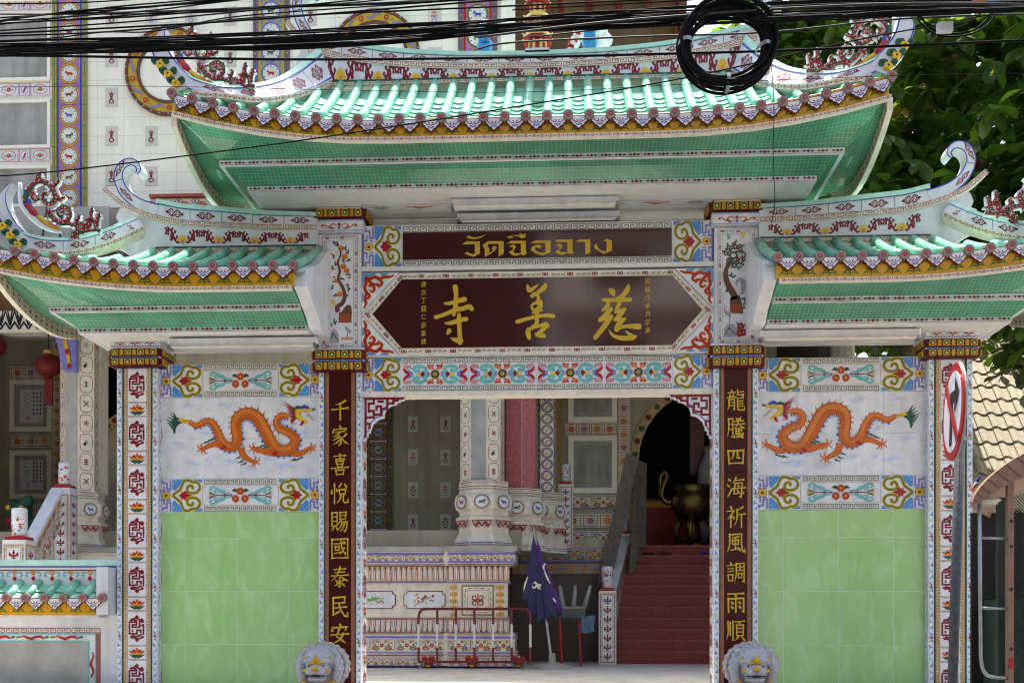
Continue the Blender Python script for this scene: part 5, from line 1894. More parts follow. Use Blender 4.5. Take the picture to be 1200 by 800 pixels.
for v in (5.755, 6.163):
 mb.art(key_row((xb - xa) * 100 - 2, 7.4, 'key', 19.5), lambda u, vv, h: (xa + .01 + u * .01, .062 - h, v + vv * .01))
mb.build('key_border', thai)
bw = [xa + .012, -.82, .08, .98, xb - .012]
for a_, b_ in zip(bw, bw[1:]):
 MB().mat('board').bbox((a_ + .001, .05, 5.838), (b_ - .001, .0618, 6.158), .002).build('board_slab', thai)
for i, pts in enumerate(THAI):
 wp = []
 for px_, py_ in pts:
  x, z = W(535 + px_ / 12, 265 + py_ / 12, .05)
  wp.append((x, z))
 MB().mat('gold').prism(wp, .044 - i * .0002, .05).build('thai_letter', thai)
mb = MB().mat('soffit').box((-IX, .0, 5.692), (IX, .28, 5.745))
mb.build('board_ledge', thai)
# the big board with pointed ends
ZB, ZT = 4.70, 5.655
YB = -.03
mb = MB().mat('plaster').box((-IX, YB + .034, ZB - .012), (IX, .2, ZT + .012))
board = mb.build('chinese_name_board', gate)
xl, xr, tip, zc = -1.60, 1.60, 2.045, (ZB + ZT) / 2
eb = .07
def hexa(d, dz):
 return [(xl + d * .2, ZB + dz), (xr - d * .2, ZB + dz), (tip - d * 1.3, zc), (xr - d * .2, ZT - dz), (xl + d * .2, ZT - dz), (-tip + d * 1.3, zc)]
mb = MB().mat('cream').prism(hexa(0, 0), YB + .012, YB + .034)
inner = hexa(.09, .075)
for (p, q) in ((0, 1), (1, 2), (2, 3), (3, 4), (4, 5), (5, 0)):
 A = hexa(0, 0)
 P0, P1 = Vector(A[p]), Vector(A[q])
 d = (P1 - P0)
 n_ = Vector((-d.y, d.x)).normalized()
 if (Vector((0, zc)) - P0).dot(n_) < 0:
  n_ = -n_
 L = d.length * 100
 mb.art(board_edge(L, 5), lambda u, v, h: (P0.x + d.x * u / L + n_.x * (.01 + v * .01), YB + .012 - h, P0.y + d.y * u / L + n_.y * (.01 + v * .01)))
mb.build('board_frame', board)
# maroon slabs cut from the hexagon at the joints
jx = [-2, -1.2, -.72, -.04, .62, 1.22, 2]
def clip(poly, a, b):
 def half(pl, f, inter):
  out = []
  for i, p in enumerate(pl):
   q = pl[(i + 1) % len(pl)]
   if f(p):
    out.append(p)
   if f(p) != f(q):
    out.append(inter(p, q))
  return out
 def it(c):
  return lambda p, q: (c, p[1] + (q[1] - p[1]) * (c - p[0]) / (q[0] - p[0]))
 return half(half(poly, lambda p: p[0] >= a, it(a)), lambda p: p[0] <= b, it(b))
for a_, b_ in zip(jx, jx[1:]):
 MB().mat('board').prism(clip(inner, a_ + .001, b_ - .001), YB, YB + .014).build('board_slab', board)
for nm, (o_, strokes) in BIG.items():
 mb = MB().mat('gold')
 cnt = 0
 for pts, ws in strokes:
  P_ = [W(o_[0] + x / 10, o_[1] + y / 10, YB) for x, y in sp(pts, 4)]
  a = Art()
  a.cap('gold', P_, [w_ / 1000 * 1.02 for w_ in ws], 1)
  for m, pl, l in a.p:
   y0 = YB - .009 - cnt * .00012
   cnt += 1
   mb.prism(pl, y0, YB)
 mb.build('brush_character', board)
for chars, px_, y0, y1 in (('歲次丁酉仁豪重建', 496.5, 333, 400), ('民國戊申月宗集', 759, 330, 387)):
 for i, ch in enumerate(chars):
  x, z = W(px_, y0 + (y1 - y0) * i / (len(chars) - 1), YB)
  glyph(ch, .066, board, 'inscription_character', 'gold', (x, YB - .001, z), shear=.1, bold=0, depth=.003)
# red scrollwork corners
for sx in (1, -1):
 for sz in (1, -1):
  mb = MB().mat('white')
  cx, cz = sx * 2.062, (ZT + .01 if sz > 0 else ZB - .01)
  wx, wz = .445, abs(zc - cz) - .02
  tri = [(cx, cz), (cx - sx * wx, cz), (cx, cz - sz * wz)]
  mb.prism(tri, YB + .012, YB + .036)
  mb.art(fire_scroll(wx * 100 * .93, wz * 100 * .93), lambda u, v, h: (cx - sx * (u + .6) * .01, YB + .012 - h, cz - sz * (v + .6) * .01))
  mb.build('scroll_corner', board)
# fretwork brackets under the lintel
for sx in (1, -1):
 w_, h_ = .545, .545
 out = [(0, 0), (0, 1), (1, 1), (.97, .96), (.9, .96), (.9, .925), (.82, .925), (.82, .89), (.74, .89), (.74, .85), (.62, .82), (.50, .73), (.46, .62), (.46, .56), (.34, .53), (.22, .43), (.16, .3), (.15, .22), (.11, .22), (.11, .14), (.07, .14), (.07, .06), (.03, .06)]
 X = lambda u: -sx * (2.066 - u * w_)
 Z = lambda v: 4.226 - (1 - v) * h_
 mb = MB().mat('white').prism([(X(u), Z(v)) for u, v in out], .10, .17)
 a = Art().stamp(corner_fret(w_ * 100 * .62, h_ * 100), 1, 0, 1)
 a = corner_fret(54.5, 54.5)
 ed = [(u - .035, v + .03) for u, v in out[3:-1]]
 a.stroke('royal', [(u * 54.5, v * 54.5) for u, v in ed], 1.1, 1)
 mb.art(a, lambda u, v, h: (X(u / 54.5), .10 - h, Z(v / 54.5)))
 mb.build('fret_bracket', gate)
# plaque of flowers on the underside of the central soffit
mb = MB().mat('white').box((-2.05, -.14, 6.416), (2.05, .02, 6.424))
a = Art()
for i in range(9):
 x = 22 + i * 46
 if i % 2:
  a.stamp(lotus(20, 13, False), x - 10, 1.5)
  a.stroke('oran', [(x - 16, 7), (x + 16, 7)], 3, 1)
 else:
  a.ring('key', (x, 8), 9, 1, 1, 8, 5).ring('brown', (x, 8), 5, 1, 1, 8, 3)
  a.stroke('key', [(x - 14, 8), (x + 14, 8)], 1, 1)
a.box('brown', .5, .5, 409, 15.5, .4, 1)
mb.art(a, lambda u, v, h: (-2.05 + u * .01, -.14 + v * .01, 6.416 - h))
mb.build('soffit_plaque', gate)
# dentilled cream beam behind the boards
MB().mat('soffit').box((-2.06, .3, 6.2), (1.0, .36, 6.40)).build('rear_beam', gate)
# ---------------------------------------------------------------- lamps under the soffits
def lamp(label, x0, x1, y, z, h=.11):
 t = thing('lamp_fixture', label, 'lamp', ((x0 + x1) / 2, y, z))
 MB().mat('white').bbox((x0, y, z), (x1, y + .12, z + h), .01).build('lamp_body', t)
 mb = MB().mat('cream')
 mb.tube([(x0 + .06, y - .015, z - .006), (x1 - .06, y - .015, z - .006)], .014, 8)
 mb.build('tube', t)
 for e in (x0, x1 - .035):
  MB().mat('steel').box((e, y - .03, z - .02), (e + .035, y + .125, z + .02)).build('lamp_end', t)
lamp('upper white tube lamp under the front edge of the central soffit', W(528, 230, -.3)[0], W(725, 230, -.3)[0], -.3, 6.325, .095)
lamp('lower white tube lamp right above the Thai name board', W(536, 250, .14)[0], W(726, 250, .14)[0], .08, 6.29, .1)
lamp('white tube lamp under the left side roof', W(198, 410, -.25)[0], W(372, 408, -.25)[0], -.3, 4.755, .1)
lamp('white tube lamp under the right side roof', W(890, 402, -.25)[0], W(1078, 397, -.25)[0], -.3, 4.765, .1)
# ---------------------------------------------------------------- ground
M('pavement', 'd2ccc0', .8, .22, 2.5, .3, 30)
M('road', '4a4a4b', .85, .25, 8, .4, 60)
M('whitewall', 'f8f0df', .45, .05, 1.5, .08, 20, grime=.08)
M('redtile', '7c241e', .4, .22, 7, .15, 20)
M('redworn', '9a4c40', .55, .3, 9, .15, 20)
M('terracotta', 'a8503c', .5, .2, 9, .2, 30)
M('brass', '6c5a38', .28, .35, 10, .4, 40, metal=.9)
M('wood_grey', '68615a', .8, .35, 12, .4, 30)
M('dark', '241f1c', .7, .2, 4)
M('glass', 'a3a19a', .5, .22, 3, .2, 9, grime=.3)
M('pinkstone', 'b4626a', .35, .30, 22, .1, 60)
M('umbrella', '2b2a55', .6, .15, 6, .1, 40)
M('violet', '45206a', .6, .15, 6, .1, 40)
M('shadewall', 'aaa08c', .55, .14, 2, grime=.2)  # wall colour darkened to deepen the porch's shade
M('brownwood', '6a5038', .6, .25, 5)
for nm, cen, size, z in (('ground', (0, 0), 900, -.16),):
 mb = MB().mat('road')
 mb.grid([[(-size, -size, z), (size, -size, z)], [(-size, size, z), (size, size, z)]])
 kind(mb.build(nm), 'structure')
mb = MB().mat('road')
mb.box((-200, -16, -.155), (200, -4.0, -.05))
mb.mat('white')
for i in range(-12, 13):
 mb.box((i * 6 - 1.2, -10.06, -.049), (i * 6 + 1.2, -9.94, -.046))
kind(mb.build('road'), 'structure')
mb = MB().mat('pavement')
mb.box((-60, -3.98, -.15), (60, .6, .1))
mb.box((-60, -4.12, -.15), (60, -3.985, .07))
kind(mb.build('pavement'), 'structure')
mb = MB().mat('pavement')
mb.box((-40, -.32, .05), (40, 30, .8))
kind(mb.build('courtyard'), 'structure')
steps = thing('gate_steps', 'low grey concrete steps in front of the gateway opening', 'steps', (0, -.8, .1))
for i in range(3):
 MB().mat('concrete').box((-1.85, -1.22 + i * .3, .1), (1.85, -.325, .275 + i * .175)).build('step', steps)
# ---------------------------------------------------------------- temple hall behind
HY = 5.2
hall = thing('temple_hall', 'white tiled temple hall with medallion pilasters, round windows and a dark porch behind the gateway', 'temple', (-3, 9, .8))
xr_ = W(600, 0, HY)[0]
zb_ = W(0, 246, HY)[1]
MB().mat('whitewall').box((-15, HY, zb_), (xr_, HY + .4, 12.6)).build('upper_wall', hall)
upper = [o for o in hall.children if o.name.startswith('upper_wall')][0]
MB().mat('whitewall').box((-15, HY + .42, zb_), (-14.6, 16, 12.6)).build('side_wall', hall)
MB().mat('terracotta').box((-15.2, HY - .05, 12.61), (xr_, 16, 12.9)).build('roof_slab', hall)
# faint glazed wall tiles with grey emblem tiles
SC = FPX / 18.2
for k in range(4):
 pass
emb = [tile_mesh('emblem_tile', 15 / SC, 23 / SC, emblem(15 / SC * 100, 23 / SC * 100, k), 'tilegrey', .012) if False else None for k in range(4)]
M('tilegrey', 'cdc8be', .35, .08)
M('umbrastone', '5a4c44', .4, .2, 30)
emb = [tile_mesh('emblem_tile', 15 / SC, 23 / SC, emblem(15 / SC * 100, 23 / SC * 100, k), 'tilegrey', .012) for k in range(4)]
c = 0
for px in (131, 177.5, 224, 270, 364, 411, 460, 509):
 for r, py in enumerate((-25, 20, 68, 115, 160, 207)):
  if hypot(px - 199, py - 85) < 62 or hypot(px - 440, py - 65) < 62 or (px > 200 and py > 150):
   continue
  x, z = W(px, py, HY)
  inst(emb[(c * 7 + r) % 4], 'emblem_tile', upper, (x - 7.5 / SC, HY - .001, z - 11 / SC))
  c += 1
# joints of the wall cladding
M('walljoint', 'd2cdc2', .6)
mb = MB().mat('walljoint')
for py in range(-20, 240, 22):
 z = W(300, py, HY)[1]
 mb.box((-14, HY - .0025, z), (xr_, HY + .01, z + .006))
for px in range(-10, 600, 31):
 x = W(px, 100, HY)[0]
 mb.box((x, HY - .002, zb_), (x + .006, HY + .01, 12.5))
kind(mb.build('tile_joint', upper), 'stuff')
def zod_strip(parent, pxa, pxb, py0, py1, y, pitch, cols, seed=0):
 x0, x1 = W(pxa, 0, y)[0], W(pxb, 0, y)[0]
 sc_ = FPX / (y + 13)
 W_ = x1 - x0
 z1, z0 = W(pxa, py0, y)[1], W(pxa, py1, y)[1]
 side = W_ * .15
 rm, bm, sm, lm = cols
 mb = MB().mat(sm).box((x0, y - .03, z0), (x1, y + .02, z1))
 mb.mat(lm)
 for xx in (x0 + side, x1 - side - .03):
  mb.box((xx, y - .036, z0), (xx + .03, y - .02, z1))
 o = mb.build('pilaster', parent)
 d = W_ - 2 * side - .064
 n = int((z1 - z0) / (pitch / sc_))
 hgt = (z1 - z0) / n
 for k in range(4):
  pass
 tiles = [tile_mesh('zodiac_tile', d, hgt, zodiac(d * 100, k + seed, rm, bm, 'cream' if seed != 1 else 'grey', 'white' if seed != 1 else 'umbrastone'), 'white', .02) for k in range(6)]
 sa = Art()
 s_ = side * 100
 sa.box('olive', .2, .2, s_ - .2, hgt * 100 - .2, .8, 1)
 sa.stamp(flower(s_ * .26, 'red', 'yellow', 4), s_ / 2, hgt * 50, 1)
 sa.stroke('dgreen', [(s_ / 2, 1), (s_ / 2, hgt * 100 - 1)], s_ * .12, 1)
 st_ = tile_mesh('border_tile', side - .004, hgt, sa, sm, .012)
 for i in range(n):
  inst(tiles[(i * 5 + seed) % 6], 'zodiac_tile', o, (x0 + side + .032, y - .022, z0 + i * hgt))
  inst(st_, 'border_tile', o, (x0 + .002, y - .029, z0 + i * hgt))
  inst(st_, 'border_tile', o, (x1 - side + .002, y - .029, z0 + i * hgt))
 return o
M('olivetile', 'a39a55', .35, .2, 30)
M('pinktile', 'b06a86', .35, .2, 30)
M('violettile', '7a5a86', .35, .2, 30)
zod_strip(hall, 62, 103, -20, 246, HY, 24.3, ('gold', 'pinktile', 'olivetile', 'royal'), 0)
zod_strip(hall, 297, 340, -20, 246, HY, 24.3, ('purple', 'olivetile', 'violettile', 'gold'), 2)
zod_strip(hall, 537, 583, -20, 246, HY, 26, ('olive', 'pinktile', 'violettile', 'red'), 4)
x0, x1 = W(588, 0, HY)[0], W(604, 0, HY)[0]
MB().mat('whitewall').box((x0, HY - .12, zb_), (x1, HY - .001, 12.5)).build('corner_pier', hall)
# windows on the left and the tiled bands between them
for py0, py1 in ((-28, 2), (25, 95), (119, 174), (196, 243)):
 xa, zt_ = W(-14, py0, HY)
 xb_, zb2 = W(60, py1, HY)
 w_ = MB().mat('whitewall')
 for a_, b_ in (((xa, zb2), (xb_, zb2 + .05)), ((xa, zt_ - .05), (xb_, zt_)), ((xa, zb2 + .051), (xa + .05, zt_ - .051)), ((xb_ - .05, zb2 + .051), (xb_, zt_ - .051))):
  w_.box((a_[0], HY - .05, a_[1]), (b_[0], HY + .02, b_[1]))
 fr = w_.build('window', hall)
 MB().mat('glass').box((xa + .05, HY - .012, zb2 + .05), (xb_ - .05, HY - .004, zt_ - .05)).build('pane', fr)
ov = Art()
wt = 24 / SC * 100
ov.box('pink', .4, .4, wt - .4, 22, 1, 1).ring('oran', (wt / 2, 11), 12, 1, 2, 14, 8).stamp(flower(3.5, 'red', 'oran', 5), wt / 2, 11, 1, dl=2)
for s_ in (1, -1):
 ov.stroke('olive', [(wt / 2 + s_ * 4, 9), (wt / 2 + s_ * 8, 12)], [2, .5], 3)
t1 = tile_mesh('oval_tile', 24 / SC, .225, ov, 'white', .012)
ov2 = Art()
wt2 = 14 / SC * 100
ov2.box('pink', .4, .4, wt2 - .4, 22, 1.4, 1).ring('purple', (wt2 / 2, 11), 6, .8, 2, 10, 8).stroke('red', [(wt2 / 2 - 2, 6), (wt2 / 2 + 2, 15)], 3, 2)
t2 = tile_mesh('oval_tile', 14 / SC, .225, ov2, 'white', .012)
for py in (14, 114, 191):
 z = W(0, py, HY)[1]
 x = W(-14, 0, HY)[0]
 for i in range(4):
  inst((t2, t1)[i % 2], 'oval_tile', hall, (x, HY - .001, z))
  x += (14, 24)[i % 2] / SC + .004
# round windows
for px, py in ((199, 85), (440, 65)):
 cx, cz = W(px, py, HY)
 r = 53 / SC
 mb = MB().mat('brown')
 ring = lambda q, n=40: [(cx + q * cos(2 * pi * i / n), cz + q * sin(2 * pi * i / n)) for i in range(n)]
 mb.band(ring(r * .97), r * .06, HY - .07, HY, True)
 mb.mat('gold').band(ring(r * .835), r * .20, HY - .05, HY, True)
 mb.mat('brown').band(ring(r * .70), r * .07, HY - .065, HY, True)
 a = Art()
 for k in range(9):
  q = k * 2 * pi / 9 + .2
  p = (r * 83.5 * cos(q), r * 83.5 * sin(q))
  tq = q + pi / 2
  a.stroke('purple', [(p[0] + r * 18 * cos(tq) * t - 4 * sin(3 * t) * cos(q), p[1] + r * 18 * sin(tq) * t - 4 * sin(3 * t) * sin(q)) for t in [x / 4 for x in range(-4, 5)]], [1, 4, 1.5], 1)
  p2 = (r * 83.5 * cos(q + .35), r * 83.5 * sin(q + .35))
  a.stamp(flower(r * 6, 'red', 'oran', 5), *p2, 1, dl=1)
 for k in range(60):
  q = k * 2 * pi / 60
  a.disc('turq' if k % 2 else 'red', (r * 97 * cos(q), r * 97 * sin(q)), r * 2.2, 3, 5)
 mb.art(a, lambda u, v, h: (cx + u * .01, HY - .072 - h, cz + v * .01))
 rw = mb.build('round_window', hall)
 MB().mat('whitewall').prism(ring(r * .665), HY - .04, HY - .002).build('pane', rw)
# concrete gutter beam and terracotta porch roof under the upper wall
xa = W(-40, 0, 4.6)[0]
MB().mat('concrete').box((xa, 4.6, W(0, 290, 4.6)[1]), (W(128, 0, 4.6)[0], HY - .002, W(0, 244, 4.6)[1])).build('gutter_beam', hall)
pr = MB().mat('cream').box((W(176, 0, 4.7)[0], 4.72, W(0, 262, 4.7)[1]), (W(330, 0, 4.7)[0], HY - .002, W(0, 236, 4.7)[1])).build('porch_roof', hall)
mb = MB().mat('terracotta').box((W(176, 0, 4.7)[0], 4.66, W(0, 235.5, 4.7)[1] + .002), (W(330, 0, 4.7)[0], HY - .01, W(0, 232, 4.7)[1])).build('ridge_strip', pr)
a = Art()
for i in range(8):
 a.ring('purple', (20 + i * 27, 4), 6, 1.4, 1, 8, 3.5).disc('oran', (20 + i * 27, 4), 2, 2, 6)
mb = MB().mat('cream').art(a, lambda u, v, h: (W(176, 0, 4.7)[0] + u * .01, 4.72 - h, W(0, 242, 4.7)[1] + v * .01))
mb.build('painted_frieze', pr)
for i in range(8):
 px = 178 + i * 19.6
 p0, p1 = W3(px, 243, 4.68), W3(px - 6, 262, 3.6)
 mb = MB().mat('terracotta')
 mb.smooth = True
 mb.tube([p0, p0.lerp(p1, .5) - Vector((0, 0, .05)), p1], .1, 10)
 mb.build('barrel_tile', pr)
 mb = MB().mat('terracotta').grid([[p0 + Vector((.08, .05, -.1)), p0 + Vector((.3, .05, -.1))], [p1 + Vector((.08, 0, -.1)), p1 + Vector((.3, 0, -.1))]])
 mb.build('pan_tile', pr)
# porch: ceiling, back wall with two arches, dark room
PY = 8.8
PS = FPX / 21.8
zc_ = zb_ - .02
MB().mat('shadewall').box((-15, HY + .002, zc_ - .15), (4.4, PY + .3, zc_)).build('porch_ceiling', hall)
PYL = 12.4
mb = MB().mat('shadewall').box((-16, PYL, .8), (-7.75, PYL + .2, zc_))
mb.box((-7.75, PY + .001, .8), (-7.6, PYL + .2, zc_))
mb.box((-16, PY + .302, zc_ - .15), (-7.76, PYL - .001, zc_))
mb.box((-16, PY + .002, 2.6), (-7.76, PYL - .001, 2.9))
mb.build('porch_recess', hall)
fl = W(0, 637, 8.6)[1]
def arch_pts(cx, r, z0, zs, n=18):
 return [(cx - r, z0)] + [(cx + r * cos(pi - pi * i / n), zs + r * sin(pi - pi * i / n)) for i in range(n + 1)] + [(cx + r, z0)]
aL, aR = W(116, 0, PY)[0], W(748, 0, PY)[0]
RA = 1.42
doors = [(aL + .9, .9, W(0, 540, PY)[1]), (aR + RA, RA, W(0, 545, PY)[1])]
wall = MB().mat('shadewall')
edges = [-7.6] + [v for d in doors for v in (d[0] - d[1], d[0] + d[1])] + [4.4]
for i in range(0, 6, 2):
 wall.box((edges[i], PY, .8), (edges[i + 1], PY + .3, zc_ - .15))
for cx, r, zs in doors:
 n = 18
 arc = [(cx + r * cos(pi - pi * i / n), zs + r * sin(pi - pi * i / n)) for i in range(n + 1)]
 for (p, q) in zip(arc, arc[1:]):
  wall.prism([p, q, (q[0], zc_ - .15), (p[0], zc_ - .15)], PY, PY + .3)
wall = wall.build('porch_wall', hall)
for cx, r, zs in doors:
 arc = arch_pts(cx, r + .07, fl, zs)
 mb = MB().mat('tan')
 mb.band(arc, .17, PY - .05, PY + .1)
 a = Art()
 for i in range(len(arc) - 1):
  p, q = arc[i], arc[i + 1]
  k = max(1, int(hypot(p[0] - q[0], p[1] - q[1]) / .22))
  for j in range(k):
   t = (j + .5) / k
   a.disc(('dred', 'dgreen')[(i + j) % 2], (p[0] + (q[0] - p[0]) * t, p[1] + (q[1] - p[1]) * t), .06, 1, 8)
 mb.art(a, lambda u, v, h: (u, PY - .05 - h, v))
 mb.build('door_arch', wall)
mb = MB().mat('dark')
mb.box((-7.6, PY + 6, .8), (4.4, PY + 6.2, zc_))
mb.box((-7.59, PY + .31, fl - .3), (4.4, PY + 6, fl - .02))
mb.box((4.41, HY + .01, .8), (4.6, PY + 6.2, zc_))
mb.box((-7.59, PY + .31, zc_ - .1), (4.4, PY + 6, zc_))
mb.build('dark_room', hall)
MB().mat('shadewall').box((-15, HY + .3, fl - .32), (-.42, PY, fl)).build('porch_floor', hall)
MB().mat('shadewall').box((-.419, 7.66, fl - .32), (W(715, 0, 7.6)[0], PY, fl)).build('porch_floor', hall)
# emblem tiles and pilaster on the porch wall
E2 = [tile_mesh('emblem_tile', 12.5 / PS, 19 / PS, emblem(12.5 / PS * 100, 19 / PS * 100, k), 'tilegrey', .012) for k in range(4)]
for ci, px in enumerate((484, 522)):
 for r, py in enumerate((459, 497.5, 536, 574.5, 612)):
  x, z = W(px, py, PY)
  inst(E2[(ci + r * 3) % 4], 'emblem_tile', wall, (x - 6 / PS, PY - .001, z - 9 / PS))
zod_strip(hall, 428, 461, 455, 640, PY, 19.2, ('key', 'brown', 'umbrastone', 'brown'), 1)
def framed(parent, px0, py0, px1, py1, y, pane='glass', deco=None):
 x0, z1 = W(px0, py0, y)
 x1, z0 = W(px1, py1, y)
 mb = MB().mat('whitewall')
 t = (x1 - x0) * .11
 for a_, b_ in (((x0, z0), (x1, z0 + t)), ((x0, z1 - t), (x1, z1)), ((x0, z0 + t + .001), (x0 + t, z1 - t - .001)), ((x1 - t, z0 + t + .001), (x1, z1 - t - .001))):
  mb.box((a_[0], y - .08, a_[1]), (b_[0], y, b_[1]))
 mb.mat('concrete')
 t2 = t * .9
 for a_, b_ in (((x0 + t, z0 + t), (x1 - t, z0 + t + t2)), ((x0 + t, z1 - t - t2), (x1 - t, z1 - t)), ((x0 + t, z0 + t + t2 + .001), (x0 + t + t2, z1 - t - t2 - .001)), ((x1 - t - t2, z0 + t + t2 + .001), (x1 - t, z1 - t - t2 - .001))):
  mb.box((a_[0], y - .05, a_[1]), (b_[0], y, b_[1]))
 if deco:
  w_, h_ = (x1 - x0 - 2 * t - 2 * t2), (z1 - z0 - 2 * t - 2 * t2)
  a = Art()
  for k in range(4):
   a.stroke('dgreen', [(w_ * .2, h_ * (.9 - k * .12)), (w_ * .42, h_ * (.84 - k * .14))], [.02, .05, .005], 1)
  a.disc('pink', (w_ * .35, h_ * .15), .05, 1, 7)
  for cc in range(3):
   for k in range(6):
    a.rect('brown', w_ * (.55 + cc * .14), h_ * (.85 - k * .12), w_ * (.61 + cc * .14), h_ * (.92 - k * .12), 1)
  mb.mat('white').box((x0 + t + t2, y - .012, z0 + t + t2), (x1 - t - t2, y - .004, z1 - t - t2))
  mb.art(a, lambda u, v, h: (x0 + t + t2 + u, y - .012 - h, z0 + t + t2 + v))
  return mb.build('picture_frame', parent)
 f_ = mb.build('window', parent)
 MB().mat(pane).box((x0 + t + t2, y - .012, z0 + t + t2), (x1 - t - t2, y - .004, z1 - t - t2)).build('pane', f_)
 return f_
framed(hall, 666, 440, 723, 495, PY)
framed(hall, 666, 511, 723, 578, PY)
for r in ((13, 345, 62, 395), (13, 446, 62, 506), (13, 528, 62, 584)):
 framed(hall, *r, PYL, deco=True)
def print_panel(parent, px0, py0, px1, py1, y, art_fn, base='cream', name='patterned_band', d=.03):
 x0, z1 = W(px0, py0, y)
 x1, z0 = W(px1, py1, y)
 mb = MB().mat(base).box((x0, y - d, z0), (x1, y + .005, z1))
 mb.art(art_fn((x1 - x0) * 100, (z1 - z0) * 100), lambda u, v, h: (x0 + u * .01, y - d - h, z0 + v * .01))
 return mb.build(name, parent)
def medal_row(L, h_):
 a = Art()
 n = max(1, round(L / (h_ * 1.1)))
 u = L / n
 for i in range(n):
  c = ((i + .5) * u, h_ / 2)
  a.box('keyred', i * u + u * .06, h_ * .06, (i + 1) * u - u * .06, h_ * .94, h_ * .05, 1)
  a.ring('tan', c, min(u, h_) * .36, h_ * .06, 1, 10)
  a.stamp(flower(min(u, h_) * .24, ('red', 'royal', 'oran')[i % 3], 'lorange', 5), *c, 1, dl=1)
 return a
def medal_col(L, h_):
 k = medal_row(h_, L)
 a = Art()
 for m, pts, l in k.p:
  a.poly(m, [(v, u) for u, v in pts], l)
 return a
print_panel(hall, 662, 496, 722, 510, PY, medal_row)
print_panel(hall, 724, 440, 738, 640, PY, medal_col)
print_panel(hall, 662, 580, 722, 594, PY, lambda L, h: floral_band(L, h * .8))
print_panel(hall, 662, 602, 722, 618, PY, medal_row)
print_panel(hall, 662, 622, 722, 636, PY, lambda L, h: floral_band(L, h * .8))
print_panel(hall, 652, 455, 659, 640, PY, medal_col, 'olivetile')
print_panel(hall, 62, 400, 73, 640, PYL, medal_col)
for py in (430, 510, 590):
 print_panel(hall, 13, py, 61, py + 14, PYL, medal_row)
def zig(L, h_):
 a = Art()
 for i in range(8):
  x = i * L / 8
  for d in (0, .33, .66):
   a.stroke('black', [(x, h_ * (.1 + d * .3)), (x + L / 16, h_ * (.3 + d)), (x + L / 8, h_ * (.1 + d * .3))], h_ * .06, 1)
 return a
print_panel(hall, -10, 356, 75, 394, 6.2, zig, 'cream', 'carved_beam', .3)
# moulded base of the porch to the right of the columns
by = 7.7
bx0, bx1 = W(600, 0, by)[0], W(718, 0, by)[0]
MB().mat('umbrastone').box((bx0, by, .8), (bx1, PY, fl - .33)).build('porch_base', hall)  # base coloured dark to stand in for the shade under the porch
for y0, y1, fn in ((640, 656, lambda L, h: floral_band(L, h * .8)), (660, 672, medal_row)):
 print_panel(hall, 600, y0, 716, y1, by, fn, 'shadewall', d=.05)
# ---------------------------------------------------------------- porch columns
def oval_col(w_, h_, seed, n):
 a = Art()
 for i in range(n):
  a.stamp(oval_motif(w_, h_ / n, seed + i), 0, i * h_ / n)
 return a
def col_base(parent, cx, cy, z0, z1, r, n=8, ang=pi / 8, meds=True):
 h = z1 - z0
 pr = [(r * 1.16, 0), (r * 1.16, .10), (r * 1.08, .16), (r * .98, .24), (r * 1.0, .33), (r * 1.12, .42), (r * 1.08, .46), (r * .96, .48), (r * .98, .54), (r * 1.1, .58), (r * 1.17, .68), (r * 1.1, .78), (r * .98, .82), (r * .95, .88), (r * .99, .89), (r * .99, 1.0)]
 k = cos(pi / n)
 mb = MB().mat('cream').lathe([(a / k, b * h) for a, b in pr], (cx, cy, z0), n, ang=ang)
 a_ = MB()
 for j in range(n):
  q = ang + pi / n + 2 * pi * j / n
  if sin(q) > .35:
   continue
  nx, ny = cos(q), sin(q)
  tx, ty = -ny, nx
  def f(rad, zc0, lean=0):
   return lambda u, v, hh: (cx + nx * (rad + hh + .006) + tx * u * .01, cy + ny * (rad + hh + .006) + ty * u * .01, z0 + zc0 + v * .01)
  wd = 2 * r * tan(pi / n) * 100
  a = Art().ring('dred', (0, 0), wd * .36, 1.4, 1, 16, h * 10).ring('olive', (0, 0), wd * .30, .6, 2, 16, h * 8.4).disc('white', (0, 0), wd * .33, 1, 14, h * 9).stamp(animal(h * 7, ('red', 'dgreen', 'royal', 'oran')[j % 4], j), 0, 0, 1, dl=2)
  mb.art(a, f(r * 1.165, h * .68), .008)
  a = Art()
  for s_ in (1, -1):
   a.stroke('dred', [(s_ * x * wd, y * h * 100) for x, y in sp([(.0, -.03), (.16, .035), (.3, -.02), (.46, .055)], 3)], [1.4, 3.4, 1.2], 1)
   a.stroke('oran', [(s_ * wd * .1, -h * 5), (s_ * wd * .2, -h * 2), (s_ * wd * .34, -h * 5)], [1, 2, .6], 2)
   a.disc('royal', (s_ * wd * .38, h * .2), 1.4, 3, 6)
  a.rect('red', -wd * .5, h * 5.2, wd * .5, h * 6.6, 1)
  mb.art(a, f(r * 1.08, h * .34), .03)
  a = Art().rect('dred', -wd * .5, h * -3.5, wd * .5, h * -2.6, 1).rect('dred', -wd * .5, h * 2.6, wd * .5, h * 3.5, 1).stroke('red', [(-wd * .3, 0), (wd * .3, 0)], [.4, h * 3, .4], 1).rect('olive', -wd * .5, -h * 7.4, wd * .5, -h * 6.6, 1)
  mb.art(a, f(r * .99, h * .945), .004)
  a = Art().rect('purple', -wd * .55, -h * 1.2, wd * .55, -.0, 1).rect('dred', -wd * .55, -h * 4.2, wd * .55, -h * 3.4, 1)
  mb.art(a, f(r * 1.16, h * .08), .004)
 return mb.build('column_base', parent)
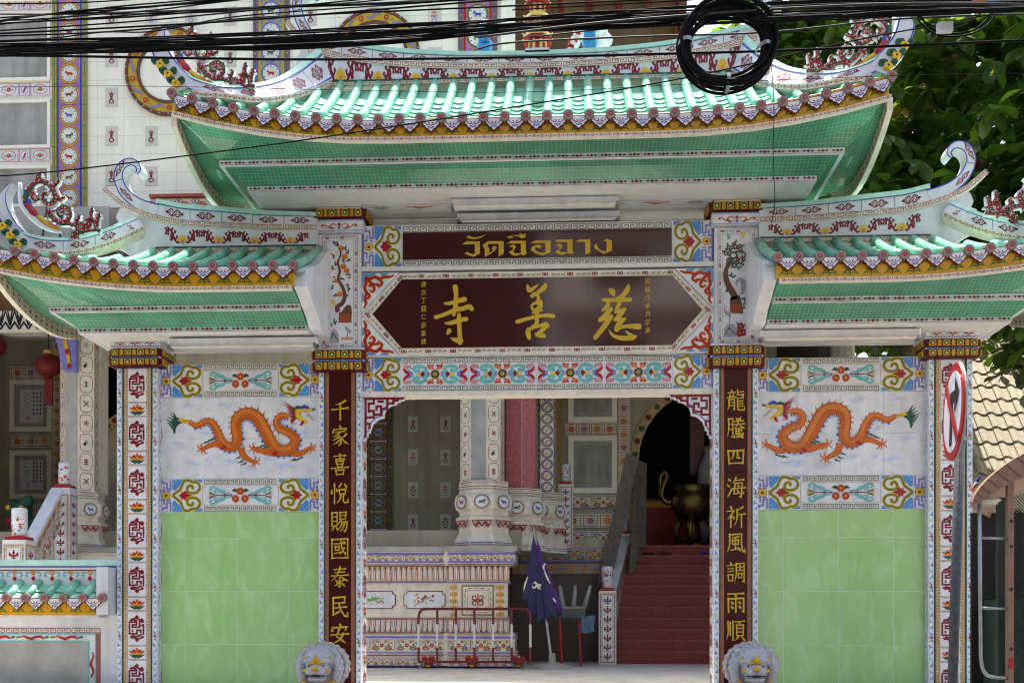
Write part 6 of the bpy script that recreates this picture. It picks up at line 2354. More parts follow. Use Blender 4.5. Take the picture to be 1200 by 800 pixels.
def porch_column(label, pts_px, y, z0, z1, zb0, faces, seed, cpx, rpx):
 """facetted shaft: plan points given by photo x and depth; faces lists what each front facet carries"""
 plan = [(W(p, 0, yy)[0], yy) for p, yy in pts_px]
 cx = sum(p[0] for p in plan) / len(plan)
 t = thing('porch_column', label, 'column', (cx, y + .3, zb0), 'porch columns')
 mb = MB().mat('cream')
 back = [(plan[-1][0], y + .75), (plan[0][0], y + .75)]
 full = plan + back
 n = len(full)
 mb.add([(a, b, z0) for a, b in full] + [(a, b, z1) for a, b in full], [list(range(n))[::-1], list(range(n, 2 * n))] + [(i, (i + 1) % n, (i + 1) % n + n, i + n) for i in range(n)])
 sh = mb.build('shaft', t)
 for i, fc in enumerate(faces):
  A, B = Vector(plan[i]), Vector(plan[i + 1])
  d = B - A
  L = d.length
  nn = Vector((d.y, -d.x)).normalized()
  f = lambda u, v, h: (A.x + d.x * u / L * .01 + nn.x * h, A.y + d.y * u / L * .01 + nn.y * h, z0 + v * .01)
  H = z1 - z0
  if fc == 'oval':
   nv = round(H / .315)
   for k in range(nv):
    mb = MB().mat('cream')
    h_ = H / nv
    base = [(A.x + d.x * q + nn.x * .004, A.y + d.y * q + nn.y * .004, z0 + h_ * (k + e)) for q, e in ((.02, .012), (.98, .012), (.98, .988), (.02, .988))]
    mb.add(base, [(0, 1, 2, 3)])
    mb.art(oval_motif(L * 100, h_ * 100, seed + k + i * 2), lambda u, v, h: f(u, v + h_ * k * 100, h + .004))
    mb.build('oval_tile', sh)
  elif fc == 'grey':
   mb = MB().mat('concrete')
   mb.add([(A.x + d.x * q + nn.x * .006, A.y + d.y * q + nn.y * .006, z) for q, z in ((.04, z0 + .02), (.96, z0 + .02), (.96, z1), (.04, z1))], [(0, 1, 2, 3)])
   mb.build('plain_strip', sh)
  elif fc == 'medal':
   mb = MB()
   a = Art()
   w_ = L * 100
   nv = round(H * 100 / (w_ * .9))
   for k in range(nv):
    c_ = (w_ / 2, (k + .5) * H * 100 / nv)
    a.disc('violettile', c_, w_ * .48, 1, 12, H * 49 / nv).disc('cream', c_, w_ * .36, 2, 12, H * 38 / nv).ring('dred', c_, w_ * .3, w_ * .04, 3, 10)
    a.stroke(('oran', 'red', 'olive')[k % 3], [(c_[0] - 3, c_[1] - 4), (c_[0] + 3, c_[1] + 4)], [2, 5, 1], 3)
   mb.art(a, lambda u, v, h: f(u, v, h + .003))
   mb.build('medallion_facing', sh)
  elif fc == 'pink':
   mb = MB().mat('pinkstone')
   mb.add([(A.x + d.x * q + nn.x * .006, A.y + d.y * q + nn.y * .006, z) for q, z in ((.01, z0), (.99, z0), (.99, z1), (.01, z1))], [(0, 1, 2, 3)])
   mb.build('granite_facing', sh)
 cxp = W(cpx, 0, y + .3)[0]
 col_base(t, cxp, y + .3, zb0, z0, rpx * (y + 13.3) / FPX)
 return t
PT = W(0, 642, 4.9)[1]
zt_ = zc_ - .16
porch_column('cream porch column with oval tiles and a grey strip, left of the gateway behind the stair rail', [(71, 5.4), (77, 5.22), (92, 5.15), (111, 5.25), (116, 5.5)], 5.15, W(0, 575, 5.1)[1], zt_, PT, ['oval', 'grey', 'oval', 'oval'], 0, 95, 26)
porch_column('cream porch column with oval tiles and a grey strip, seen through the gateway opening', [(540, 5.4), (552, 5.22), (571, 5.15), (587, 5.25), (590, 5.5)], 5.15, W(0, 566, 5.1)[1], zt_, PT, ['oval', 'grey', 'oval', 'oval'], 1, 568, 29)
porch_column('pink granite porch column standing behind the tiled one in the opening', [(584, 6.2), (594, 6.0), (612, 5.95), (628, 6.1), (630, 6.4)], 5.95, W(0, 575, 5.9)[1], zt_, PT, ['pink', 'pink', 'pink', 'pink'], 2, 608, 28)
porch_column('porch column with rows of round medallions, next to the pink granite one', [(626, 6.9), (634, 6.72), (649, 6.75), (652, 7.0)], 6.7, W(0, 580, 6.7)[1], zt_, PT, ['medal', 'medal', 'medal'], 3, 636, 25)
# carved bracket at the head of the left column
t = thing('eave_bracket', 'curved purple and gold carved bracket against the left porch column', 'bracket', W3(80, 432, 5.0))
q = [W(*p, 5.0) for p in ((38, 358), (52, 368), (62, 385), (69, 405), (75, 434), (90, 436), (90, 398), (80, 380), (64, 364), (45, 352))]
MB().mat('purple').prism(q, 4.95, 5.08).build('bracket_body', t)
mb = MB().mat('gold')
ctr = [W(*p, 5.0) for p in ((46, 358), (58, 368), (70, 384), (79, 404), (83, 430))]
mb.band(sp(ctr, 4), .06, 4.93, 4.96)
mb.mat('red')
for p in sp(ctr, 3)[::2]:
 mb.ball((p[0], 4.93, p[1]), (.04, .02, .05), 7, 4)
mb.build('carving', t)
# ---------------------------------------------------------------- moulded plinth under the columns
PYF = 4.9
plinth = thing('porch_plinth', 'moulded white and red tiled plinth with flower cartouches, behind the gateway opening', 'plinth', (-4, PYF + .5, .8))
pxr = W(596, 0, PYF)[0]
core = MB().mat('cream').box((-9, PYF + .1, .82), (pxr, HY + .28, PT - .02))
core = core.build('plinth_core', plinth)
ped = (W(527, 0, PYF)[0], W(590, 0, PYF)[0])
def pband(py0, py1, dy, art_fn, base='cream', name='tile_band'):
 """one course of the plinth, with the projecting pedestal at its right end"""
 z1, z0 = W(500, py0, PYF - dy)[1], W(500, py1, PYF - dy)[1]
 x1 = pxr + dy
 mb = MB().mat(base)
 mb.box((-9, PYF - dy, z0 + .001), (ped[0] - dy * .5, PYF + .101, z1))
 mb.box((ped[0] - dy * .5 + .001, PYF - dy - .09, z0 + .001), (x1, PYF + .5, z1))
 xs0 = -6.5
 if art_fn:
  L = (ped[0] - dy * .5 - xs0) * 100
  mb.art(art_fn(L, (z1 - z0) * 100), lambda u, v, h: (xs0 + u * .01, PYF - dy - h, z0 + v * .01))
  L2 = (x1 - ped[0]) * 100
  mb.art(art_fn(L2, (z1 - z0) * 100), lambda u, v, h: (ped[0] + u * .01, PYF - dy - .09 - h, z0 + v * .01))
  mb.art(art_fn(50, (z1 - z0) * 100), lambda u, v, h: (x1 + h, PYF - dy - .08 + u * .01, z0 + v * .01))
 return mb.build(name, core)
fb = lambda L, h: floral_band(L, h)
line = lambda m: (lambda L, h: Art().rect(m, 0, h * .25, L, h * .75, 1))
pband(640, 646, .16, None, 'concrete')
pband(646.2, 650, .12, line('purple'))
pband(650.2, 657, .13, fb)
pband(657.2, 660, .13, line('purple'))
pband(660.2, 662.5, .10, line('keyred'))
pband(681, 683, .03, line('royal'))
pband(683.2, 722.8, .0, None, 'cream', 'panel_course')
pband(723, 725, .03, line('keyred'))
pband(741, 743, .12, line('keyred'))
pband(743.2, 749, .13, line('purple'))
pband(749.2, 762, .12, fb)
pband(762.2, 766, .15, line('purple'))
pband(766.2, 769, .13, line('keyred'))
pband(769.2, 779, .17, lambda L, h: floral_band(L, h * .8, 1))
def petals(py0, py1, d0, d1, flip):
 """row of lotus petals on a sloping course"""
 z1, z0 = W(500, py0, PYF)[1], W(500, py1, PYF)[1]
 mb = MB()
 def row(xa, xb_, off):
  n = int((xb_ - xa) / .085)
  w_ = (xb_ - xa) / n
  for i in range(n):
   x = xa + (i + .5) * w_
   for (k, m, dd) in ((.5, 'keyred', 0), (.40, 'cream', .008), (.24, 'keyred' if i % 2 else 'lorange', .014), (.15, 'white', .018)):
    out = []
    for (u, v) in ((-1, 0), (-1, .7), (-.6, .93), (0, 1), (.6, .93), (1, .7), (1, 0)):
     vv = v if flip else 1 - v
     s_ = 1 - (1 - k * 2) * .5 if False else k * 2
     vz = .5 + (vv - .5) * (1 if k == .5 else (.6 + k * .7))
     dep = d0 + (d1 - d0) * vz
     bulge = .03 * (1 - u * u * .8) * k * 2
     out.append((x + u * w_ * k, PYF - off - dep - dd - bulge, z0 + (z1 - z0) * vz))
    mb.mat(m).add(out, [list(range(len(out)))])
 row(-6.5, ped[0], 0)
 row(ped[0], pxr + .03, .09)
 mb.mat('cream').box((-9, PYF - min(d0, d1), z0), (pxr + .02, PYF + .1, z1))
 kind(mb.build('petal_moulding', core), 'stuff')
petals(662.6, 681, .02, .10, True)
petals(725.2, 741, .12, .03, False)
# cartouches
for pxa, pxb, sd in ((395, 464, 0), (473, 522, 1)):
 x0, z1 = W(pxa, 692, PYF)
 x1, z0 = W(pxb, 713, PYF)
 w_, h_ = (x1 - x0), (z1 - z0)
 c_ = .05
 out = [(x0 + c_, z0), (x1 - c_, z0), (x1 - c_, z0 + c_ * .7), (x1 - c_ * .3, z0 + c_), (x1, z0 + c_ * 1.4), (x1, z1 - c_ * 1.4), (x1 - c_ * .3, z1 - c_), (x1 - c_, z1 - c_ * .7), (x1 - c_, z1), (x0 + c_, z1), (x0 + c_, z1 - c_ * .7), (x0 + c_ * .3, z1 - c_), (x0, z1 - c_ * 1.4), (x0, z0 + c_ * 1.4), (x0 + c_ * .3, z0 + c_), (x0 + c_, z0 + c_ * .7)]
 mb = MB().mat('dred').prism(out, PYF - .012, PYF)
 mx, mz = (x0 + x1) / 2, (z0 + z1) / 2
 mb.mat('white').prism([(mx + (p[0] - mx) * .965, mz + (p[1] - mz) * .9) for p in out], PYF - .016, PYF - .01)
 a = Art()
 rr = random.Random(sd + 5)
 a.stroke('brown', [(w_ * 25, h_ * 15), (w_ * 45, h_ * 45), (w_ * 70, h_ * 70)], [1.2, .5], 1)
 for k in range(16):
  p = (w_ * 100 * rr.uniform(.25, .8), h_ * 100 * rr.uniform(.3, .8))
  a.disc(rr.choice(['olive', 'dgreen', 'lgreen']), p, 1.8, 2, 6, .9, rr.random() * 3)
 for k in range(6):
  a.disc(rr.choice(['oran', 'red', 'lorange', 'yellow']), (w_ * 100 * rr.uniform(.25, .8), h_ * 100 * rr.uniform(.35, .8)), 1.9, 3, 7)
 if sd == 0:
  a.stroke('lgreen', [(w_ * 50, h_ * 40), (w_ * 62, h_ * 55), (w_ * 74, h_ * 60)], [1, 6, 1], 4)
 else:
  a.stroke('dred', [(w_ * 42, h_ * 50), (w_ * 50, h_ * 62), (w_ * 54, h_ * 80)], [1, 3.4, 1], 4)
 mb.art(a, lambda u, v, h: (x0 + u * .01, PYF - .016 - h, z0 + v * .01))
 mb.build('cartouche', core)
yp = PYF - .09
x0, z1 = W(541, 685, yp)
x1, z0 = W(579, 721, yp)
mb = MB().mat('cream').box((x0, yp - .02, z0), (x1, yp, z1))
w_, h_ = (x1 - x0) * 100, (z1 - z0) * 100
a = Art().box('key', 0, 0, w_, h_, 2.6, 1).box('oran', w_ * .17, h_ * .17, w_ * .83, h_ * .83, .7, 1)
for i in range(16):
 q = i * pi / 8
 a.stroke('dgreen' if i % 4 else 'purple', [(w_ * (.5 + .4 * max(-1, min(1, 1.3 * cos(q)))), h_ * (.5 + .4 * max(-1, min(1, 1.3 * sin(q))))), (w_ * (.5 + .38 * max(-1, min(1, 1.3 * cos(q + .3)))), h_ * (.5 + .38 * max(-1, min(1, 1.3 * sin(q + .3)))))], [1.6, .5], 2)
for s_ in (1, -1):
 for t_ in (1, -1):
  a.stamp(scroll(w_ * .1, 'dred', w_ * .045, 1.1), w_ * (.5 + s_ * .1), h_ * (.5 + t_ * .1), s_, t_)
a.stroke('oran', [(w_ * .5, h_ * .3), (w_ * .5, h_ * .7)], w_ * .05, 4)
mb.art(a, lambda u, v, h: (x0 + u * .01, yp - .02 - h, z0 + v * .01))
mb.build('square_panel', core)
for px in (532, 586):
 for k in range(5):
  x, z = W(px, 688 + k * 8, yp)
  mb = MB().mat('yellow')
  mb.prism([(x + .045 * cos(i * pi / 4 + .39), z + .045 * sin(i * pi / 4 + .39)) for i in range(8)], yp - .02, yp)
  a = Art().ring('oran', (0, 0), 3, .8, 1, 8).disc('dred', (0, 0), 1, 2, 6).rect('dred', -5.6, -3, -4.8, 3, 1).rect('dred', 4.8, -3, 5.6, 3, 1)
  mb.art(a, lambda u, v, h: (x + u * .01, yp - .02 - h, z + v * .01))
  mb.build('flower_stud', core)
for px in (502, 553, 608):
 c_ = W3(px, 775, PYF - .28)
 mb = MB().mat('dred')
 mb.smooth = True
 mb.ball(c_, (.085, .06, .1), 10, 6)
 mb.mat('red')
 for s_ in (1, -1):
  mb.ball(c_ + Vector((s_ * .07, -.02, .05)), (.04, .03, .045), 7, 4)
  mb.ball(c_ + Vector((s_ * .04, -.05, -.02)), (.03, .03, .03), 7, 4)
 mb.mat('gold').ball(c_ + Vector((0, -.055, .0)), (.035, .03, .03), 7, 4)
 mb.ball(c_ + Vector((0, -.05, -.06)), (.05, .02, .02), 7, 4)
 mb.mat('lorange').ball(c_ + Vector((0, -.04, .08)), (.03, .03, .03), 7, 4)
 mb.build('beast_foot', core)
# ---------------------------------------------------------------- stairs and balustrades
SY = 6.6
sy0 = [777, 762.5, 749, 736, 723, 710, 697, 685, 673, 661.5, 650, 638.5]
stair = thing('staircase', 'dark red tiled staircase climbing to the black arched doorway', 'stairs', (2, SY, .8))
sx0, sx1 = W(722, 0, SY)[0], 4.3
for i in range(11):
 y = SY + i * .2
 z0, z1 = W(780, sy0[i], y)[1], W(780, sy0[i + 1], y)[1]
 zl = .8 if i == 0 else z0
 n = 4
 st_ = MB().mat('redtile').box((sx0, y + .004, .8), (sx1, y + .22 if i < 10 else PY + .32, z1 - .012)).build('step', stair)
 MB().mat('redworn').bbox((sx0, y - .018, z1 - .036), (sx1, y + .2 if i < 10 else PY + .33, z1), .004).build('nosing', st_)
 w_ = (sx1 - sx0) / 9
 for k in range(9):
  MB().mat('redtile').bbox((sx0 + k * w_ + .002, y - .004, (zl if i else .8) + .002), (sx0 + (k + 1) * w_ - .002, y + .004, z1 - .032), .002).build('riser_tile', st_)
LANDZ = W(780, 638.5, SY + 2)[1]
def newel(parent, px, py_top, py_bot, y, wpx, z_bot=None):
 x, zt2 = W(px, py_top, y)
 zb2 = W(px, py_bot, y)[1] if z_bot is None else z_bot
 w_ = wpx * (y + 13) / FPX
 mb = MB().mat('white').box((x - w_ / 2, y, zb2), (x + w_ / 2, y + w_, zt2))
 na = newel_orn(w_ * 94, (zt2 - zb2) * 97)
 mb.art(na, lambda u, v, h: (x - w_ * .47 + u * .01, y - h, zb2 + .01 + v * .01))
 mb.art(na, lambda u, v, h: (x + w_ / 2 + h, y + w_ * .03 + u * .01, zb2 + .01 + v * .01))
 mb.art(na, lambda u, v, h: (x - w_ / 2 - h, y + w_ * .97 - u * .01, zb2 + .01 + v * .01))
 mb.box((x - w_ * .42, y + w_ * .08, zt2), (x + w_ * .42, y + w_ * .92, zt2 + .05))
 p = mb.build('newel_post', parent)
 r = w_ * .33
 mb = MB().mat('white')
 mb.smooth = True
 h_ = w_ * 1.25
 mb.lathe([(r * .5, 0), (r, .02), (r, h_ * .94), (r * .85, h_), (0.001, h_)], (x, y + w_ / 2, zt2 + .05), 16)
 mb.smooth = False
 rr = random.Random(int(px))
 a = Art()
 for k in range(20):
  q = rr.uniform(-1.7, 1.7)
  v = rr.uniform(.1, .9) * h_ * 100
  q *= r * 100
  v = rr.uniform(.06, .8) * h_ * 100
  a.stroke(rr.choice(['red', 'oran', 'royal', 'red', 'blue']), [(q, v), (q + rr.uniform(-3, 3), v + rr.uniform(1, 3)), (q + rr.uniform(-4, 4), v + rr.uniform(0, 5))], [1, w_ * 12, 1], 1)
 for m, pts, l in a.p:
  pass
 mb.art(a, lambda u, v, h: (x + (r + h + .002) * sin(u * .01 / r), y + w_ / 2 - (r + h + .002) * cos(u * .01 / r), zt2 + .05 + min(h_ * .97, max(.02, v * .01))))
 mb.build('drum_finial', p)
 return x, w_, zt2
def rail(parent, A, B, h0, h1, t=.12):
 """sloping parapet from A to B (base points), panel with print and white coping"""
 A, B = Vector(A), Vector(B)
 d = B - A
 n = Vector((-d.y, d.x, 0)).normalized() * t / 2
 up0, up1 = Vector((0, 0, h0)), Vector((0, 0, h1))
 mb = MB().mat('cream')
 vs_ = [A - n, B - n, B - n + up1, A - n + up0, A + n, B + n, B + n + up1, A + n + up0]
 mb.add(vs_, [(0, 1, 2, 3), (7, 6, 5, 4), (0, 4, 5, 1), (3, 2, 6, 7), (1, 5, 6, 2), (0, 3, 7, 4)])
 L = d.length * 100
 for sgn in (1, -1):
  m = Art()
  fa = floral_band(L * .94, h0 * 34)
  fa2 = medal_row(L * .94, h0 * 38)
  for art_, v0 in ((fa, .1), (fa2, .53)):
   mb.art(art_, lambda u, v, h: tuple(A + d * ((u + L * .03) / L) + n * (sgn * (1 + h * 2 / t)) + Vector((0, 0, h0 * v0 + v * .01))))
 mb.build('rail_panel', parent)
 mb = MB().mat('white')
 n2 = n * 1.5
 c0, c1 = up0 + Vector((0, 0, .002)), up1 + Vector((0, 0, .002))
 th = Vector((0, 0, .07))
 vs_ = [A - n2 + c0, B - n2 + c1, B - n2 + c1 + th, A - n2 + c0 + th, A + n2 + c0, B + n2 + c1, B + n2 + c1 + th, A + n2 + c0 + th]
 mb.add(vs_, [(0, 1, 2, 3), (7, 6, 5, 4), (0, 4, 5, 1), (3, 2, 6, 7), (1, 5, 6, 2), (0, 3, 7, 4)])
 mb.build('rail_coping', parent)
bal = thing('balustrade', 'tiled balustrade with a drum-topped newel at the left foot of the dark red stairs', 'balustrade', W3(712, 777, 6.4))
nx_, nw_, nz_ = newel(bal, 712, 692, 777, 6.35, 20.5, .8)
rail(bal, (nx_ + .02, 6.35 + nw_, .95), (W(732, 640, SY + 2)[0], SY + 1.98, W(732, 632, SY + 2)[1] - .95), .95, .93, .14)
newel(bal, 733, 625, 709, SY + 2.0, 11)
bal2 = thing('balustrade', 'drum-topped newel post on the dark porch floor behind the parasol', 'balustrade', W3(662, 640, 7.6))
newel(bal2, 663, 567, 641, 7.6, 17)
lst = thing('balustrade', 'white coped stair balustrade climbing at the far left, in front of the porch', 'balustrade', W3(40, 655, 3.6))
n1 = newel(lst, 16, 632, 760, 3.0, 28, .8)
n2 = newel(lst, 71, 571, 760, 4.4, 22, .8)
rail(lst, (n1[0] + .05, 3.0 + .3, n1[2] - .75), (n2[0] - .05, 4.4, n2[2] - .62), .62, .55, .13)
MB().mat('concrete').box((n1[0] - 2.2, 3.4, .8), (n1[0] + .1, 4.85, 2.2)).build('stair_flight', lst)
# main hall eaves behind the central roof: brown soffit with painted beams
ev = MB().mat('brownwood')
e0, e1 = xr_ + .02, W(812, 0, HY)[0]
ev.add([(e0, HY - .2, 12.5), (e1, HY - .2, 12.9), (e1, PY, 10.2), (e0, PY, 10.2), (e0, HY - .2, 12.62), (e1, HY - .2, 13.02), (e1, PY, 10.4), (e0, PY, 10.4)],
  [(0, 1, 2, 3), (7, 6, 5, 4), (0, 4, 5, 1), (1, 5, 6, 2), (2, 6, 7, 3), (3, 7, 4, 0)])
eave = ev.build('eave_soffit', hall)
for i in range(6):
 x = e0 + (e1 - e0) * (i + .3) / 6
 MB().mat('dripred').box((x, HY + .2, 10.5), (x + .1, HY + .35, 12.2)).build('eave_beam', eave) if False else None
 mb = MB().mat('dripred')
 mb.add([(x, HY, 12.4), (x + .09, HY, 12.42), (x + .09 + .5, PY, 10.1), (x + .5, PY, 10.1), (x, HY, 12.56), (x + .09, HY, 12.58), (x + .59, PY, 10.3), (x + .5, PY, 10.3)],
   [(0, 3, 2, 1), (4, 5, 6, 7), (0, 1, 5, 4), (1, 2, 6, 5), (2, 3, 7, 6), (3, 0, 4, 7)])
 mb.build('rafter', eave)
MB().mat('dark').box((e0, PY - .05, zc_ - .2), (e1, PY + .2, 10.25)).build('gable_wall', hall)
MB().mat('brownwood').box((e0, HY + .9, zc_ - .1), (e1 - .6, HY + 1.0, W(0, 50, 6.1)[1])).build('lower_wall', hall)
# porch canopy: unseen terracotta slope added to keep the porch dark
mb = MB().mat('terracotta')
ya, za, yb, zb3 = HY - .01, 7.86, 3.9, 7.45
mb.add([(-6.5, ya, za), (4.4, ya, za), (4.4, yb, zb3), (-6.5, yb, zb3), (-6.5, ya, za - .12), (4.4, ya, za - .12), (4.4, yb, zb3 - .12), (-6.5, yb, zb3 - .12)],
  [(0, 1, 2, 3), (7, 6, 5, 4), (0, 4, 5, 1), (1, 5, 6, 2), (2, 6, 7, 3), (3, 7, 4, 0)])
mb.build('shade_canopy', hall)
MB().mat('brownwood').box((-15, 3.6, 6.75), (-6.0, HY - .02, 6.88)).build('shade_canopy', hall)
MB().mat('shadewall').box((-6.5, 6.1, 5.52), (2.4, 6.2, zc_ - .16)).build('light_baffle', hall)  # unseen panel added behind the lintel to hold light off the porch wall
MB().mat('shadewall').box((-13.19, 6.22, 6.6), (-6.51, 6.5, zc_ - .16)).build('light_baffle', hall)  # panel added above the carved beam to darken the left bay
MB().mat('shadewall').box((-13.4, 3.6, .8), (-13.2, PYL, zc_ - .16)).build('side_wall', hall)  # unseen end wall added to block light from the left
# ---------------------------------------------------------------- low side walls
def side_wall_left():
 t = thing('boundary_wall', 'low white wall capped with small green roof tiles, left of the gate, with a grey panel', 'wall', (-6.2, .3, 0))
 xa, xb_ = -8.5, -5.03
 YW = .1
 z_f = W(60, 720, -.05)[1]
 mb = MB().mat('plaster').box((xa, YW, 0), (xb_, YW + .3, z_f + .3))
 wl = mb.build('wall', t)
 zt2 = W(60, 682, YW + .02)[1]
 ztop = W(60, 656, YW + .02)[1]
 mb = MB().mat('plaster').box((xa, YW + .02, z_f + .302), (xb_, YW + .28, ztop - .07))
 a = Art()
 for i in range(14):
  x = (xb_ - xa) * 100 - 13 - i * 23.3
  for s_ in (1, -1):
   a.stroke('turq', [(x + s_ * p, v) for p, v in sp([(0, 6), (4, 10), (9, 9), (8, 5), (6, 7)], 3)], [1, 2.4, 1], 1)
  a.poly('red', [(x, -1), (x + 3, 3), (x, 6), (x - 3, 3)], 2)
  a.stroke('lorange', [(x, 7), (x, 12)], [3, 6], 2)
 zz = zt2 + .02
 mb.art(a, lambda u, v, h: (xa + u * .01, YW + .02 - h, zz + v * .01))
 L = (xb_ - xa) * 100
 b = Art().rect('dred', 0, 0, L, 1.4, 1).rect('purple', 0, 4, L, 6, 1)
 zz2 = ztop - .13
 mb.art(b, lambda u, v, h: (xa + u * .01, YW + .02 - h, zz2 + v * .01))
 mb.build('coping_band', wl)
 MB().mat('mint').box((xa, YW - .01, ztop - .068), (xb_ - .002, YW + .31, ztop)).build('coping', wl)
 # tiles
 yc, zc2 = -.2, W(60, 700, -.2)[1]
 pitch = .2315
 x_last = W(121, 700, -.2)[0]
 xs = [x_last - k * pitch for k in range(14)]
 tot = hypot(YW - yc, zt2 - zc2)
 bm = MB().mat('glaze')
 bm.smooth = True
 bm.tube([Vector((0, 0, 0)), Vector((0, (YW + .02 - yc) / 2, (zt2 - zc2) / 2 - .008)), Vector((0, YW + .02 - yc, zt2 - zc2))], .05, 10)
 bm = bm.mesh('barrel_tile')
 ang = atan2(zt2 - zc2, YW - yc)
 mb = MB().mat('glaze')
 mb.add([(xa, yc, zc2 - .05), (xb_ - .1, yc, zc2 - .05), (xb_ - .1, YW + .02, zt2 - .05), (xa, YW + .02, zt2 - .05)], [(0, 1, 2, 3)])
 roof = mb.build('wall_roof', t)
 fz = z_f
 for x in xs:
  inst(bm, 'barrel_tile', roof, (x, yc, zc2))
  inst(CAP, 'eave_end_cap', roof, (x, yc - .02, zc2))
  for k in range(2):
   tt = k * .55
   inst(PAN, 'pan_tile', roof, Matrix.Translation((x - pitch / 2, yc + (YW - yc) * tt, zc2 + (zt2 - zc2) * tt - .05)) @ Matrix.Rotation(ang, 4, 'X') @ Matrix.Diagonal((1.03, .75, 1, 1)))
  inst(DRIP, 'drip_tile', roof, (x - pitch / 2, yc - .0, zc2 - .02))
  inst(FASC, 'fascia_tile', roof, Matrix.Translation((x - pitch, yc + .06, fz)) @ Matrix.Diagonal((pitch / TS, 1, (zc2 - fz) / .235, 1)))
 MB().mat('plaster').box((xb_ - .145, -.2, fz), (xb_ - .003, YW - .001, ztop - .1)).build('end_block', t)
 MB().mat('plaster').box((xa, -.12, fz - .03), (xb_ - .15, YW - .001, fz - .002)).build('cornice', t)
 # framed grey panel
 px1, pz1 = W(118, 735, YW)
 ix1, iz1 = W(103, 752, YW)
 a = Art()
 mb = MB().mat('concrete').box((xa, YW - .006, .5), (ix1, YW - .001, iz1))
 pn = mb.build('grey_panel', wl)
 mb = MB().mat('white')
 L = (px1 - xa) * 100
 zk = pz1 - .065
 mb.box((xa, YW - .006, zk), (px1, YW - .001, pz1))
 mb.art(key_row(L, 5.5, 'keyred', 18), lambda u, v, h: (xa + u * .01, YW - .007 - h, zk + .005 + v * .01))
 H = (zk - .5) * 100
 mb.box((px1 - .065, YW - .006, .5), (px1, YW - .001, zk - .001))
 mb.art(key_col(H, 5.5, 'keyred', 18), lambda u, v, h: (px1 - .06 + u * .01, YW - .007 - h, .5 + v * .01))
 mb.mat('turq')
 mb.band([(xa, iz1 + .1), (ix1 + .1, iz1 + .1), (ix1 + .1, .5)], .014, YW - .012, YW)
 mb.band([(xa, iz1 + .008), (ix1 + .008, iz1 + .008), (ix1 + .008, .5)], .014, YW - .012, YW)
 a = Art()
 for i in range(8):
  x = (ix1 - xa) * 100 - 8 - i * 42
  z = (iz1 + .055)
  a.stroke('red', [(x - 34 + j * 5, 1.8 * sin(j * 1.7)) for j in range(7)], [1, 3.4, 2], 1)
  a.stroke('olive', [(x - 38, 0), (x - 33, 1)], 2, 2)
  a.stroke('dgreen', [(x - 3, 0), (x + 2, 1)], 2, 2)
 mb.art(a, lambda u, v, h: (xa + u * .01, YW - .007 - h, iz1 + .055 + v * .01))
 a = Art()
 for i in range(3):
  a.stroke('red', [(1.8 * sin(j * 1.7), -12 - i * 42 - j * 5) for j in range(7)], [1, 3.4, 2], 1)
 mb.art(a, lambda u, v, h: (ix1 + .055 + u * .01, YW - .007 - h, iz1 + v * .01))
 mb.build('panel_border', wl)
side_wall_left()
t = thing('boundary_wall', 'white wall with a fretted border beside the right gate column, partly behind the metal frame', 'wall', (5.6, .3, 0))
zt2 = W(1150, 719, .2)[1]
wl = MB().mat('plaster').box((4.99, .2, 0), (9, .5, zt2)).build('wall', t)
mb = MB().mat('white')
xk, zk = W(1156, 735, .2)
mb.box((xk, .19, .5), (xk + .09, .199, zk))
mb.box((xk + .091, .19, zk - .09), (8.9, .199, zk))
mb.art(key_col((zk - .5) * 100, 7.5, 'brown', 20), lambda u, v, h: (xk + .007 + u * .01, .189 - h, .5 + v * .01))
mb.art(key_row((8.9 - xk) * 100, 7.5, 'brown', 20), lambda u, v, h: (xk + u * .01, .189 - h, zk - .085 + v * .01))
mb.mat('turq').band([(xk + .16, .5), (xk + .16, zk - .16), (8.9, zk - .16)], .02, .185, .199)
mb.mat('concrete').box((xk + .171, .19, .5), (8.9, .199, zk - .17))
mb.build('panel_border', wl)
t = thing('ledge', 'grey concrete ledge with a yellow painted edge behind the right white wall', 'ledge', (5.8, 2, .8))
zl0, zl1, zl2 = W(0, 719, 1.6)[1], W(0, 700, 1.6)[1], W(0, 662, 1.6)[1]
MB().mat('concrete').box((4.99, 1.6, .8), (10, 3.0, zl1 + .3)).build('block', t)
MB().mat('fascia').box((W(1142, 0, 1.58)[0], 1.58, zl0), (10, 1.599, zl1)).build('painted_edge', t)
a = Art().ring('lgreen', (0, 0), 8, 2, 1, 12, 6).stroke('red', [(10, -8), (18, -6)], 2, 1)
gx, gz = W(1157, 690, 1.6)
MB().mat('lgreen').art(a, lambda u, v, h: (gx + u * .01, 1.597 - h, gz + v * .01)).build('painted_mark', t)
